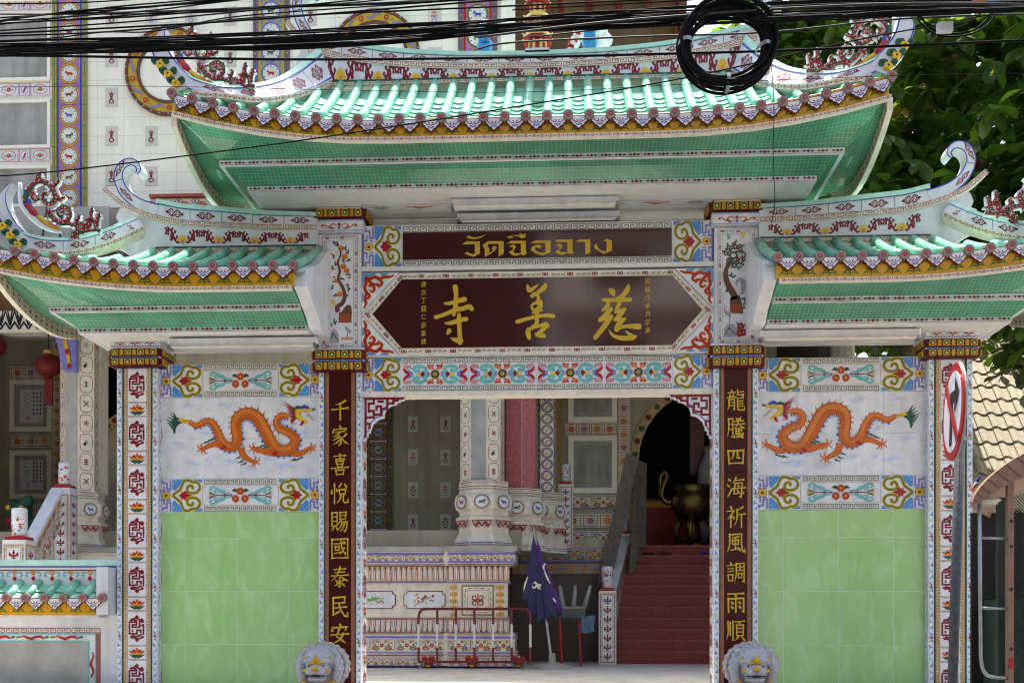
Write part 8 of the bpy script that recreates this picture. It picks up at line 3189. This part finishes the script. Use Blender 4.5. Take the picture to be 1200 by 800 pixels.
disc3(mb, R_ * .985, .013, 'signred')
mb.build('red_ring', t)
mb = MB()
disc3(mb, R_ * .82, .0165, 'white')
mb.build('white_face', t)
f = lambda u, v, h: tuple(c + ux * u + uz * v + nn * (.0175 + h))
sgn = 1 if (ux.dot(Vector((RX, RY, 0))) > 0) else -1
mb = MB().mat('black')
a = Art()
a.rect('black', sgn * .02 - .045, -.25, sgn * .02 + .045, .06, 1)
a.poly('black', [(sgn * .065, .06), (sgn * .065, .15), (-sgn * .10, .15), (-sgn * .10, .06)], 2)
a.poly('black', [(-sgn * .09, .245), (-sgn * .09, -.035), (-sgn * .245, .105)], 3)
mb.art(a, f)
mb.build('turn_arrow', t)
a = Art().stroke('signred', [(-sgn * .23, -.24), (sgn * .23, .24)], .075, 1)
mb = MB().mat('signred').art(a, lambda u, v, h: f(u, v, h + .006))
mb.build('slash', t)
for dz in (.2, -.2):
 MB().mat('steel').box((c.x + .03, c.y - .02, c.z + dz - .015), (c.x + .1, c.y + .05, c.z + dz + .015)).build('bracket', t)
# passenger truck: curved brown roof, steel rail and mesh side
YV = -3.4
VX = lambda px, y=YV: W(px, 0, y)[0]
VZ = lambda py, y=YV: W(1170, py, y)[1]
t = thing('passenger_truck', 'brown roofed passenger truck with steel hand rail and mesh side at the right edge', 'truck', (VX(1230), YV + 1, 0))
M('truckbrown', '8a6a58', .5, .2, 14)
M('darkgreen', '2c3a30', .5, .2)
out = [W(*p, YV) for p in sp([(1139, 588), (1143, 578), (1152, 566), (1166, 553), (1184, 540), (1205, 529), (1240, 520), (1300, 515)], 3)]
low = [W(*p, YV) for p in sp([(1300, 548), (1240, 552), (1205, 558), (1184, 566), (1166, 576), (1152, 584), (1143, 590)], 3)]
MB().mat('truckbrown').prism(out + low, YV - .02, YV + .06).build('roof_valance', t)
mb = MB().mat('truckbrown')
roofline = out
mb.grid([[(x, YV + .061, z) for x, z in roofline], [(x + .75, YV + 1.5, z) for x, z in roofline]])
mb.grid([[(x, YV + .061, z - .03) for x, z in roofline], [(x + .75, YV + 1.5, z - .03) for x, z in roofline]])
mb.build('roof', t)
for i in range(1, len(out) - 4, 2):
 p, q = out[i], low[max(0, len(low) - 1 - i)]
 MB().mat('brown').tube([(p[0], YV - .022, p[1]), (p[0] + (q[0] - p[0]) * .9, YV - .022, p[1] + (q[1] - p[1]) * .9)], .004, 5).build('roof_rib', t)
V = lambda px, py, y=YV: W3(px, py, y)
mb = MB().mat('steel')
mb.smooth = True
mb.tube([V(*p, YV + .02) for p in [(1148, 590), (1148.5, 690), (1149.5, 770)] + sp([(1149.5, 770), (1152, 784), (1160, 792), (1180, 794)], 4)[1:]], .016, 10)
mb.build('hand_rail', t)
for py in (630, 712):
 mb = MB().mat('steel')
 mb.smooth = True
 mb.tube([V(1149, py, YV + .02), V(1181, py + 1, YV + .02)], .013, 8)
 mb.build('rail_bar', t)
zb4 = .55
MB().mat('truckbrown').box((VX(1182), YV, zb4), (VX(1189), YV + .06, VZ(565))).build('rear_post', t)
MB().mat('darkgreen').box((VX(1170.5, YV + .5), YV + .5, zb4), (VX(1181, YV + .5), YV + .56, VZ(575))).build('inner_post', t)
mb = MB().mat('black')
xa, xb2, z0, z1 = VX(1189), VX(1300), zb4 + .1, VZ(580)
n = 26
st_ = (xb2 - xa) / n
for i in range(-40, n):
 x0 = xa + i * st_
 L = min(z1 - z0, xb2 - x0)
 for s in (1, -1):
  a_ = max(0, xa - x0)
  if L > a_:
   if s > 0:
    mb.tube([(x0 + a_, YV + .03, z0 + a_), (x0 + L, YV + .03, z0 + L)], .0035, 4, False)
   else:
    mb.tube([(x0 + a_, YV + .036, z1 - a_), (x0 + L, YV + .036, z1 - L)], .0035, 4, False)
kind(mb.build('wire_mesh', t), 'stuff')
MB().mat('darkgreen').box((VX(1215), YV + .3, zb4), (VX(1300), YV + 1.2, VZ(700))).build('side_panel', t)
MB().mat('dark').box((VX(1200), YV + 1.2, zb4), (VX(1300), YV + 1.25, VZ(585))).build('front_screen', t)
MB().mat('truckbrown').box((VX(1150), YV - .1, zb4 - .12), (VX(1300), YV + .1, zb4)).build('load_bed', t)
MB().mat('barrier_white').lathe([(.001, 0), (.11, .01), (.14, .05), (.12, .07), (.001, .07)], (VX(1188), YV + .6, VZ(585) + .0), 16).build('ceiling_light', t)
for x in (VX(1200), VX(1300) + .4):
 mb = MB().mat('black')
 mb.tube([(x, YV + .7, .37), (x, YV + .92, .37)], .33, 22)
 w_ = mb.build('wheel', t)
 MB().mat('steel').tube([(x, YV + .68, .37), (x, YV + .94, .37)], .18, 18).build('rim', w_)
for py in (610, 640, 690, 760):
 MB().mat('dark').box((VX(1184), YV - .008, VZ(py) - .012), (VX(1187), YV, VZ(py) + .012)).build('bolt', t)
MB().mat('tablered').box((VX(1182.5), YV - .03, VZ(782)), (VX(1187), YV - .001, VZ(770))).build('latch', t)
x, z = W(1143, 567, YV - .05)
tt = thing('sticker_flag', 'small orange, white and blue pennant fixed at the corner of the truck roof', 'pennant', (x, YV - .05, z))
for i, m in enumerate(('oran', 'white', 'royal')):
 MB().mat(m).prism([W(1136 + i * 3.4, 576 - i * 6, YV - .05), W(1139.4 + i * 3.4, 570 - i * 6, YV - .05), W(1146 + i * 2, 565 - i * 5, YV - .05), W(1141 + i * 2.6, 575 - i * 5, YV - .05)], YV - .06, YV - .05).build('stripe', tt)
# ---------------------------------------------------------------- overhead cables
M('cable', '121214', .8, .25, 30, spec=.12)
M('cablegrey', '3a3a3e', .6, .25, 30, spec=.2)
CABLES = [  # (points px, thickness px, depth)
 ([(-30, 27), (80, 16), (200, 6), (300, -4), (420, -16)], 7, -3.6),
 ([(-30, 31), (120, 19), (300, 9.5), (450, 4), (640, -8)], 4.2, -3.7),
 ([(-30, 17), (250, 14.5), (520, -6)], 1.6, -3.2),
 ([(-30, 41), (150, 32), (300, 23), (560, 2), (700, -8)], 2.2, -3.5),
 ([(-30, 43), (100, 39), (220, 30), (300, 21), (560, 9), (800, -2)], 2.0, -3.3),
 ([(-30, 49), (60, 45), (120, 38), (180, 37), (260, 22), (330, 15), (430, 8), (640, -6)], 1.6, -3.4),
 ([(-30, 38), (150, 26), (300, 12), (400, 2), (470, -5)], 1.8, -3.9),
 ([(-30, 52), (150, 45), (300, 40), (450, 31), (600, 23), (700, 17), (800, 8), (1000, 2), (1230, -4)], 4.6, -3.6),
 ([(-30, 57), (150, 51), (300, 46), (450, 38), (600, 27), (800, 15), (1000, 8), (1230, 4)], 9, -3.7),
 ([(-30, 60), (150, 54), (300, 49), (450, 41), (560, 33), (600, 31), (760, 23), (900, 19.5), (1060, 16), (1230, 10)], 8, -3.65),
 ([(-30, 63), (150, 58), (300, 56), (450, 49), (600, 36), (760, 29), (900, 23), (1060, 15), (1230, 7)], 6.4, -3.55),
 ([(-30, 65), (75, 66), (300, 69.5), (450, 69.5), (600, 67.5), (750, 64), (900, 60), (1050, 54), (1230, 46)], 3, -3.4),
 ([(-30, 208), (75, 200), (300, 172), (450, 150), (600, 126), (800, 92), (1000, 48), (1100, 29), (1230, 4)], 1.7, -3.2),
 ([(-30, 103), (150, 101), (420, 106), (620, 108), (840, 97), (1080, 88), (1230, 86)], .7, -2.8),
 ([(560, 58), (600, 50), (750, 43), (900, 38), (1060, 22), (1230, 16)], 2.2, -3.5),
 ([(620, 44), (760, 29), (880, 20), (1000, 12), (1120, 11), (1230, 14)], 1.8, -3.45),
 ([(560, 44), (700, 27), (860, 14), (1000, 6), (1100, 4), (1230, 6)], 2.6, -3.75),
 ([(600, 12), (800, 1), (900, -6)], 1.4, -3.3),
 ([(880, 11), (1000, 4), (1120, 1), (1230, -3)], 2.4, -3.5),
 ([(880, 25), (1000, 17), (1080, 14), (1230, 8)], 5, -3.8),
 ([(860, 19), (960, 17.5), (1060, 10), (1160, 9), (1230, 12)], 3, -3.3),
 ([(1075, 12), (1082, 24), (1095, 36), (1115, 40), (1140, 36), (1158, 22), (1166, 8)], 2.4, -3.5),
 ([(1072, 8), (1078, 26), (1092, 38), (1112, 43), (1138, 40), (1160, 27), (1172, 6)], 2.0, -3.45),
 ([(1068, 4), (1076, 20), (1100, 33), (1130, 30), (1150, 15), (1160, 0)], 1.6, -3.55),
 ([(793, -5), (794, 20), (797, 45), (795, 62), (800, 82), (812, 98), (830, 103)], 2.2, -3.55),
 ([(902, 10), (906, 40), (902, 60), (905, 90), (907, 125), (906, 180), (908, 235), (904, 262)], .9, -3.3),
 ([(-30, 5), (100, 3), (200, -4)], 1.6, -3.5), ([(1000, 12), (1060, 6), (1140, 3), (1230, 1)], 3.4, -3.6), ([(900, 3), (980, 0), (1060, -5)], 2, -3.6),
]
CLAB = ['thick black cable at upper left leaving the top edge left of the ridge scroll', 'black cable just under the topmost thick one at upper left', 'thin black wire running nearly level along the top left edge', 'thin black wire crossing the second medallion pilaster, the straighter of two', 'thin black wire with a slight sag over the first round window at left', 'wavy thin black wire sagging between the upper bundle and the lower bundle', 'thin black wire rising steeply at upper left to the top edge', 'black cable forming the top of the long bundle across the whole street', 'thickest black cable of the long bundle running across the whole street', 'black cable under the thickest one in the long bundle', 'black cable along the lower edge of the long bundle', 'black cable running level across the ridge of the central roof, below the bundle', 'lone thin black cable rising from left to right across the central roof', 'hair thin wire crossing in front of the tiles of the central roof', 'dark grey cable passing just above the right blue lion and through the coil', 'slim dark grey cable above the right blue lion, rising to the top right', 'dark grey cable along the top edge right of the pagoda', 'slim black wire leaving the top edge right of the pagoda', 'slim black wire along the top edge above the right hip scroll', 'thick black cable of the right bundle above the right hip scroll', 'dark grey cable right of the coil running to the right edge', 'black cable hanging in the middle loop at the top right', 'black cable hanging in the lowest loop at the top right', 'black cable hanging in the smallest loop at the top right', 'loose black cable end dropping along the left side of the coil', 'hair thin wire hanging straight down beside the cable coil', 'short black wire at the top left corner', 'black cable along the top right corner', 'short black wire leaving the top edge just right of the coil']
for i, (pts, th, y) in enumerate(CABLES):
 y -= 2.5
 P3 = [W3(a, b, y) for a, b in sp(pts, 5)]
 if pts[0][0] == -30:
  P3 = [P3[0] + (P3[0] - P3[1]).normalized() * 12] + P3
 if pts[-1][0] == 1230:
  P3.append(P3[-1] + (P3[-1] - P3[-2]).normalized() * 12)
 r = th / 2 * (y + 13) / FPX
 m_ = 'cablegrey' if i in (14, 15, 16, 20) else 'cable'
 if th < 4:
  mb = MB().mat(m_)
  mb.smooth = True
  mb.tube(P3, r, 8)
  ob = mb.build('overhead_cable', None, P3[0])
 else:                                                     # several strands lashed together
  ob = thing('overhead_cable', '', '', P3[0])
  rq = random.Random(i)
  ns = 3 if th < 7 else 5
  for k in range(ns):
   ph, am = rq.uniform(0, 6), rq.uniform(.2, .5) * r
   oz = (k - (ns - 1) / 2) * 2 * r * .86 / ns
   q = [p + Vector((0, am * cos(j * .9 + ph), oz + am * sin(j * .55 + ph) * (1 + .8 * sin(j * .21 + k)))) for j, p in enumerate(P3)]
   mb = MB().mat(m_)
   mb.smooth = True
   mb.tube(q, r * (1.35 if ns == 3 else 1.25) / ns * rq.uniform(.8, 1.15), 7)
   mb.build('strand', ob)
 lb = CLAB[i]
 tag(ob, lb, 'cable', 'overhead cables along the street')
# the coil
YCO = -6.2
t = thing('cable_coil', 'large round coil of black cable hanging from the overhead lines, strapped with metal ties', 'cable coil', W3(852, 52, YCO))
rr = random.Random(4)
kx = (YCO + 13) / FPX
c0 = W3(852, 52, YCO)
for k in range(18):
 ra = (55 - (k % 6) * 2.3 + rr.uniform(-1, 1)) * kx
 rb = (51 - (k % 6) * 2.1 + rr.uniform(-2, 1.4)) * kx
 oy = rr.uniform(-.06, .06)
 ph = rr.uniform(0, 6)
 ox, oz = rr.uniform(-2, 2) * kx, rr.uniform(-3, 2) * kx
 pts = [c0 + Vector((ox + ra * cos(q) * (1 + .02 * sin(3 * q + ph)), oy + .02 * sin(2 * q + ph), oz + rb * sin(q) * (1 + .02 * cos(2 * q + ph)))) for q in [2 * pi * i / 48 for i in range(49)]]
 mb = MB().mat('cable')
 mb.smooth = True
 mb.tube(pts, 1.9 * kx, 8, False)
 mb.build('cable_turn', t)
for px, py, a in ((803.5, 52.5, 0), (895, 57.5, .25), (852, 98, pi / 2)):
 p = W3(px, py, YCO)
 mb = MB().mat('steel')
 dx, dz = cos(a), sin(a)
 q = []
 for i in range(13):
  an = 2 * pi * i / 12
  q.append(p + Vector((dx * 9 * kx * cos(an), .09 * sin(an), dz * 9 * kx * cos(an))))
 tz = Vector((-dz, 0, dx)) * 2.2 * kx
 mb.grid([[v - tz for v in q], [v + tz for v in q]])
 mb.build('metal_tie', t)
for px, py, lab, m in ((1150, 7.5, 'small orange and blue tag tied to the cables at the top right', 'oran'), (1110, 33, 'small white plastic connector on the looped cable', 'white')):
 p = W3(px, py, -6.1)
 t = thing('cable_tag', lab, 'tag', p)
 MB().mat(m).box(tuple(p + Vector((-.06, -.02, -.025))), tuple(p + Vector((.03, .02, .03)))).build('tag_body', t)
 if m == 'oran':
  MB().mat('blue').box(tuple(p + Vector((.031, -.02, -.02))), tuple(p + Vector((.1, .02, .028)))).build('tag_end', t)
# ---------------------------------------------------------------- house on the right
YH = 5.5
hs = thing('tiled_house', 'small house with a cream pantile roof beyond the right gate column', 'house', (9.2, 7, .8))
M('pantile', 'a0967f', .75, .22, 18, .3, 40)
xh0 = W(1128, 0, YH)[0]
zlo, zhi = W(0, 560, YH)[1], W(0, 392, YH + 2.6)[1]
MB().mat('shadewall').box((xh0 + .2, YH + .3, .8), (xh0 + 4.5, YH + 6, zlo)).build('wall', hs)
hr = MB().mat('pantile')
hr.add([(xh0, YH, zlo - .06), (xh0 + 5, YH, zlo - .06), (xh0 + 5, YH + 2.6, zhi - .06), (xh0, YH + 2.6, zhi - .06), (xh0, YH + 5.2, zlo - .06), (xh0 + 5, YH + 5.2, zlo - .06)], [(0, 1, 2, 3), (3, 2, 5, 4)])
hr = hr.build('roof', hs)
pm = MB().mat('pantile')
pm.smooth = True
prof = [(-.13, .03), (-.10, .052), (-.06, .055), (-.02, .03), (.03, .0), (.08, -.002), (.13, .012)]
pm.grid([[(x, 0, z + .02) for x, z in prof], [(x, .33, z) for x, z in prof]])
pm.smooth = False
pm.grid([[(x, 0, z + .02) for x, z in prof], [(x, .004, z - .012) for x, z in prof]])
pm = pm.mesh('pantile')
ang = atan2(zhi - zlo, 2.6)
rows_ = 11
for r in range(rows_):
 for cc in range(20):
  f_ = r / rows_
  inst(pm, 'pantile', hr, Matrix.Translation((xh0 + .12 + cc * .25 + (r % 2) * .0, YH + 2.6 * f_, zlo + (zhi - zlo) * f_ - .03)) @ Matrix.Rotation(ang, 4, 'X') @ Matrix.Diagonal((1, 1.12, 1, 1)))
# tarps above
for px, py, w_, h_, lab in ((1148, 448, 20, 24, 'pale blue cloth hanging above the cream tiled roof, upper one'), (1160, 485, 40, 9, 'white cloth with a pink edge lying along the top of the cream tiled roof')):
 y = 8.2
 c_ = W3(px, py, y)
 k = (y + 13) / FPX
 t = thing('hanging_cloth', lab, 'cloth', c_)
 rows = [[(c_.x + (i / 8 - .5) * w_ * k, y + .05 * sin(i * 1.8 + j), c_.z + (.5 - j / 4) * h_ * k - .06 * sin(i * .8) + .03 * sin(i * 2.1 + j)) for i in range(9)] for j in range(5)]
 MB().mat('pale' if h_ > 12 else 'white').grid(rows).build('sheet', t)
MB().mat('dark').box((xh0 + .1, 8.6, .8), (xh0 + 5, 8.8, W(0, 440, 8.6)[1])).build('dark_shed_wall', hs)
# white column with red roof seen between roofs at the right
cxp, czp = W(984, 215, 7.0)
t = thing('pavilion', 'white columned pavilion with a red roof, half hidden behind the central roof at right', 'pavilion', (cxp + .6, 7.2, .8))
mb = MB().mat('cream').lathe([(.28, 0), (.28, 1), (.26, czp - .8 - .2), (.3, czp - .8 - .15), (.42, czp - .8 - .05), (.42, czp - .8 + .08), (.3, czp - .8 + .12), (.3, czp - .8 + .6), (.3, czp - .3)], (cxp, 7, .8), 14)
a = Art()
for k in range(9):
 a.ring('pink', ((k - 4) * .35, 0), .13, .03, 1, 8, 10)
mb.art(a, lambda u_, v, h: (cxp + (.302 + h) * sin(u_), 7 - (.302 + h) * cos(u_), czp + .3 + v * .012))
mb.build('column', t)
zr_ = W(1035, 190, 7.0)[1]
mb = MB().mat('redtile')
mb.add([(cxp - .4, 6.2, zr_ - .4), (cxp + 2.4, 6.2, zr_ - .4), (cxp + 1.6, 8, zr_ + .9), (cxp - .4, 8, zr_ + .9), (cxp - .4, 6.2, zr_ - .5), (cxp + 2.4, 6.2, zr_ - .5), (cxp + 1.6, 8, zr_ + .7), (cxp - .4, 8, zr_ + .7)], [(0, 1, 2, 3), (7, 6, 5, 4), (0, 4, 5, 1), (1, 5, 6, 2), (2, 6, 7, 3), (3, 7, 4, 0)])
rf = mb.build('roof', t)
MB().mat('cream').lathe([(.2, 0), (.2, 3), (.28, 3.1), (.28, 3.2)], (cxp + 1.9, 7.2, zr_ - 3.6), 10).build('column', t)
for k in range(9):
 mb = MB().mat('terracotta')
 mb.smooth = True
 mb.tube([(cxp - .3 + k * .3, 6.18, zr_ - .37), (cxp - .3 + k * .22, 8, zr_ + .93)], .06, 8)
 mb.build('barrel_tile', rf)
# ---------------------------------------------------------------- tree and planting
def leafmat(name, c1, c2):
 m = bpy.data.materials.new(name)
 m.use_nodes = True
 n, l = m.node_tree.nodes, m.node_tree.links
 b = n['Principled BSDF']
 o = n['Material Output']
 tr = n.new('ShaderNodeBsdfTranslucent')
 mx = n.new('ShaderNodeMixShader')
 mx.inputs[0].default_value = .5
 at = n.new('ShaderNodeTexCoord')
 no = n.new('ShaderNodeTexNoise')
 no.inputs['Scale'].default_value = 1.7
 l.new(at.outputs['Object'], no.inputs['Vector'])
 cr = n.new('ShaderNodeValToRGB')
 e = cr.color_ramp.elements
 e[0].position, e[0].color = .35, lin(c1) + [1]
 e[1].position, e[1].color = .65, lin(c2) + [1]
 l.new(no.outputs[0], cr.inputs[0])
 l.new(cr.outputs[0], b.inputs['Base Color'])
 b.inputs['Roughness'].default_value = .32
 mu = n.new('ShaderNodeMixRGB')
 mu.blend_type = 'MULTIPLY'
 mu.inputs[0].default_value = 1
 mu.inputs[2].default_value = (3.6, 3.0, .6, 1)
 l.new(cr.outputs[0], mu.inputs[1])
 l.new(mu.outputs[0], tr.inputs[0])
 l.new(b.outputs[0], mx.inputs[1])
 l.new(tr.outputs[0], mx.inputs[2])
 l.new(mx.outputs[0], o.inputs['Surface'])
 MATS[name] = m
leafmat('leaf', '203618', '42602a')
M('bark', '6a5a48', .85, .3, 10, .5, 25)
def leaf_geo(L=.30, Wd=.17):
 """obovate leaf folded along its midrib, tip drooping"""
 st = [(0, .02, 0), (.15, .25, .01), (.4, .7, .0), (.65, 1, -.03), (.85, .75, -.07), (1, .06, -.12)]
 vs_, fs = [], []
 for t_, w_, z in st:
  for s in (-1, 0, 1):
   vs_.append((s * w_ * Wd / 2, t_ * L, z * L + abs(s) * w_ * .03 * L * 2))
 for i in range(len(st) - 1):
  for k in (0, 1):
   fs.append((i * 3 + k, i * 3 + k + 1, i * 3 + k + 4, i * 3 + k + 3))
 return vs_, fs
LV, LF = leaf_geo()
mb = MB().mat('leaf')
mb.smooth = True
mb.add(LV, LF)
LEAF = mb.mesh('leaf')
def tree(name, label, base, trunk, limbs, blobs, n_leaf, n_obj, seed, group=None, size=1.0):
 rr = random.Random(seed)
 t = thing(name, label, 'tree', base, group)
 mb = MB().mat('bark')
 mb.smooth = True
 mb.tube(trunk, [.28, .2, .14], 10)
 tk = mb.build('trunk', t)
 for lb in limbs:
  mb = MB().mat('bark')
  mb.smooth = True
  mb.tube(lb, [.12, .07, .03], 8)
  mb.build('limb', t)
 items = []
 tot = sum(b[1] ** 2 for b in blobs)
 for c_, r in blobs:
  n = int(n_leaf * r * r / tot)
  k = 0
  while k < n:
   # whorl of leaves at a twig end
   d = Vector((rr.gauss(0, 1), rr.gauss(0, 1), rr.gauss(0, 1))).normalized()
   p = Vector(c_) + d * r * (rr.random() ** .45) * Vector((1, 1, .8)).length / 1.63
   m = rr.randint(5, 8)
   a0 = rr.uniform(0, 6.28)
   for j in range(m):
    az = a0 + j * 6.28 / m + rr.uniform(-.3, .3)
    pit = rr.uniform(-.9, .25)
    sc_ = size * rr.uniform(.65, 1.25)
    mw = Matrix.Translation(p) @ Matrix.Rotation(az, 4, 'Z') @ Matrix.Rotation(pit, 4, 'X') @ Matrix.Rotation(rr.uniform(-.5, .5), 4, 'Y') @ Matrix.Diagonal((sc_, sc_, sc_, 1))
    items.append((mw, p))
    k += 1
 items.sort(key=lambda q: (q[1] - CAM).length)
 vis = [q for q in items if 880 < 600 + FPX * ((q[1].x - CAM.x) * RX + (q[1].y - CAM.y) * RY) / ((q[1].x - CAM.x) * FX + (q[1].y - CAM.y) * FY) < 1200]
 chosen = set(id(q) for q in vis[:n_obj])
 for q in vis[:n_obj]:
  inst(LEAF, 'leaf', t, q[0])
 mb = MB().mat('leaf')
 mb.smooth = True
 for q in items:
  if id(q) in chosen:
   continue
  mb.add([q[0] @ Vector(v) for v in LV], LF)
 kind(mb.build('foliage', t), 'stuff')
tree('almond_tree', 'large broad leaved tree rising behind the right side of the gate', (5.1, 6.6, .8),
  [(5.1, 6.6, .8), (5.3, 6.5, 3.5), (6.2, 6.3, 6.5), (7.0, 6.3, 9)],
  [[(5.5, 6.4, 4.5), (5.4, 5.4, 6.2), (5.0, 4.6, 7.4)], [(6.1, 6.2, 6.2), (8.0, 5.6, 7.4), (9.8, 5, 8)], [(6.3, 6.2, 6.7), (6.0, 6, 9), (5, 5.6, 10.5)], [(6.6, 6.25, 7.6), (7.4, 5, 9.2), (8.2, 4, 10.6)]],
  [((5.6, 4.8, 7.8), 1.7), ((7.2, 4.6, 7.0), 1.7), ((8.8, 4.4, 7.6), 1.8), ((7.6, 4.2, 9.4), 1.9), ((5.4, 5.2, 10.2), 1.8), ((9.3, 4.6, 9.8), 1.8), ((7.2, 5.4, 11.2), 1.9), ((8.4, 4.2, 5.9), 1.0), ((4.2, 6.0, 10.9), 1.3), ((4.3, 6.6, 12.2), 1.3), ((5.6, 6.6, 8.8), 1.5), ((9.6, 5.6, 11.2), 1.7), ((7.3, 3.9, 5.7), .9), ((5.9, 4.2, 6.0), 1.1), ((9.9, 3.8, 6.6), 1.0), ((8.0, 3.6, 5.1), .55), ((9, 6, 13.5), 2.4), ((7.5, 5, 13), 2.2), ((4.6, 6.4, 12.8), 1.6), ((10.0, 5, 12.5), 2.0)],
  14000, 290, 11, size=1.2)
tree('backdrop_tree', 'dense dark tree filling the gap behind the cream tiled roof at right', (13, 18, .8),
  [(13, 18, .8), (12.9, 18, 5), (12.8, 18, 10)], [[(12.9, 18, 5), (10.5, 17, 8), (9, 16.5, 9)], [(12.9, 18, 6), (15, 17, 9), (16, 17, 11)]],
  [((9, 17, 7), 3.4), ((13, 17, 6), 3.4), ((11.5, 17, 11), 3.6), ((15.5, 17, 11), 3.4), ((8.5, 18, 12.5), 3.4), ((12.5, 17, 15.5), 3.6), ((9, 18, 16.5), 3), ((16, 17, 6), 3.2), ((10.5, 16.5, 3.4), 2.8), ((14, 16.5, 3.2), 2.8), ((6.5, 18.5, 15), 2.6), ((17.5, 17, 15), 3)],
  16000, 0, 5, size=2.1)
# shrub in the yard
rr = random.Random(9)
t = thing('shrub', 'leafy shrub behind the grey ledge at the right edge', 'shrub', (6.8, 3.6, .8))
mb = MB().mat('bark')
for k in range(5):
 mb.tube([(6.8 + k * .1, 3.7, .8), (6.6 + k * .25, 3.7, 2.4)], .03, 6)
mb.build('stem', t)
mb = MB().mat('leaf')
mb.smooth = True
for k in range(500):
 p = Vector((6.9 + rr.gauss(0, .8), 3.7 + rr.uniform(-.4, .4), 2.3 + rr.gauss(0, .55)))
 mw = Matrix.Translation(p) @ Matrix.Rotation(rr.uniform(0, 6.28), 4, 'Z') @ Matrix.Rotation(rr.uniform(-.8, .5), 4, 'X') @ Matrix.Diagonal((.7, .8, .7, 1))
 mb.add([mw @ Vector(v) for v in LV], LF)
kind(mb.build('foliage', t), 'stuff')
# ---------------------------------------------------------------- across the street (behind the camera; seen only in the glazed boards)
M('shopwall', 'efe9de', .7, .12, 1.5, .1, 20)
sh = thing('shophouse', 'cream four storey shophouse across the street', 'building', (14, -36, 0))
sw = MB().mat('shopwall').box((-.6, -43, -.05), (30, -34, 29)).build('wall', sh)
for fl_ in range(7):
 MB().mat('concrete').box((-.3, -33.99, 3.6 + fl_ * 3.6), (30, -33.4, 3.8 + fl_ * 3.6)).build('floor_ledge', sh)
 for k in range(7):
  f_ = MB().mat('whitewall').box((1.2 + k * 4.1, -33.99, 4.6 + fl_ * 3.6), (3.8 + k * 4.1, -33.92, 6.4 + fl_ * 3.6)).build('window', sh)
  MB().mat('dark').box((1.3 + k * 4.1, -33.915, 4.7 + fl_ * 3.6), (3.7 + k * 4.1, -33.90, 6.3 + fl_ * 3.6)).build('pane', f_)
M('darkwood', '241a14', .7, .25, 5)
sh2 = thing('shophouse', 'dark brown timber shophouse next to the cream one across the street', 'building', (-14, -36, 0))
MB().mat('darkwood').box((-32, -43, -.05), (-1.2, -34, 27)).build('wall', sh2)
for fl_ in range(6):
 for k in range(8):
  MB().mat('dark').box((-30 + k * 3.7, -33.99, 4.2 + fl_ * 3.8), (-28 + k * 3.7, -33.95, 6 + fl_ * 3.8)).build('window', sh2)
mb = MB().mat('terracotta').box((-32.5, -43.5, 27.01), (-.7, -33.2, 27.4))
mb.build('roof', sh2)
# ---------------------------------------------------------------- sky is the world
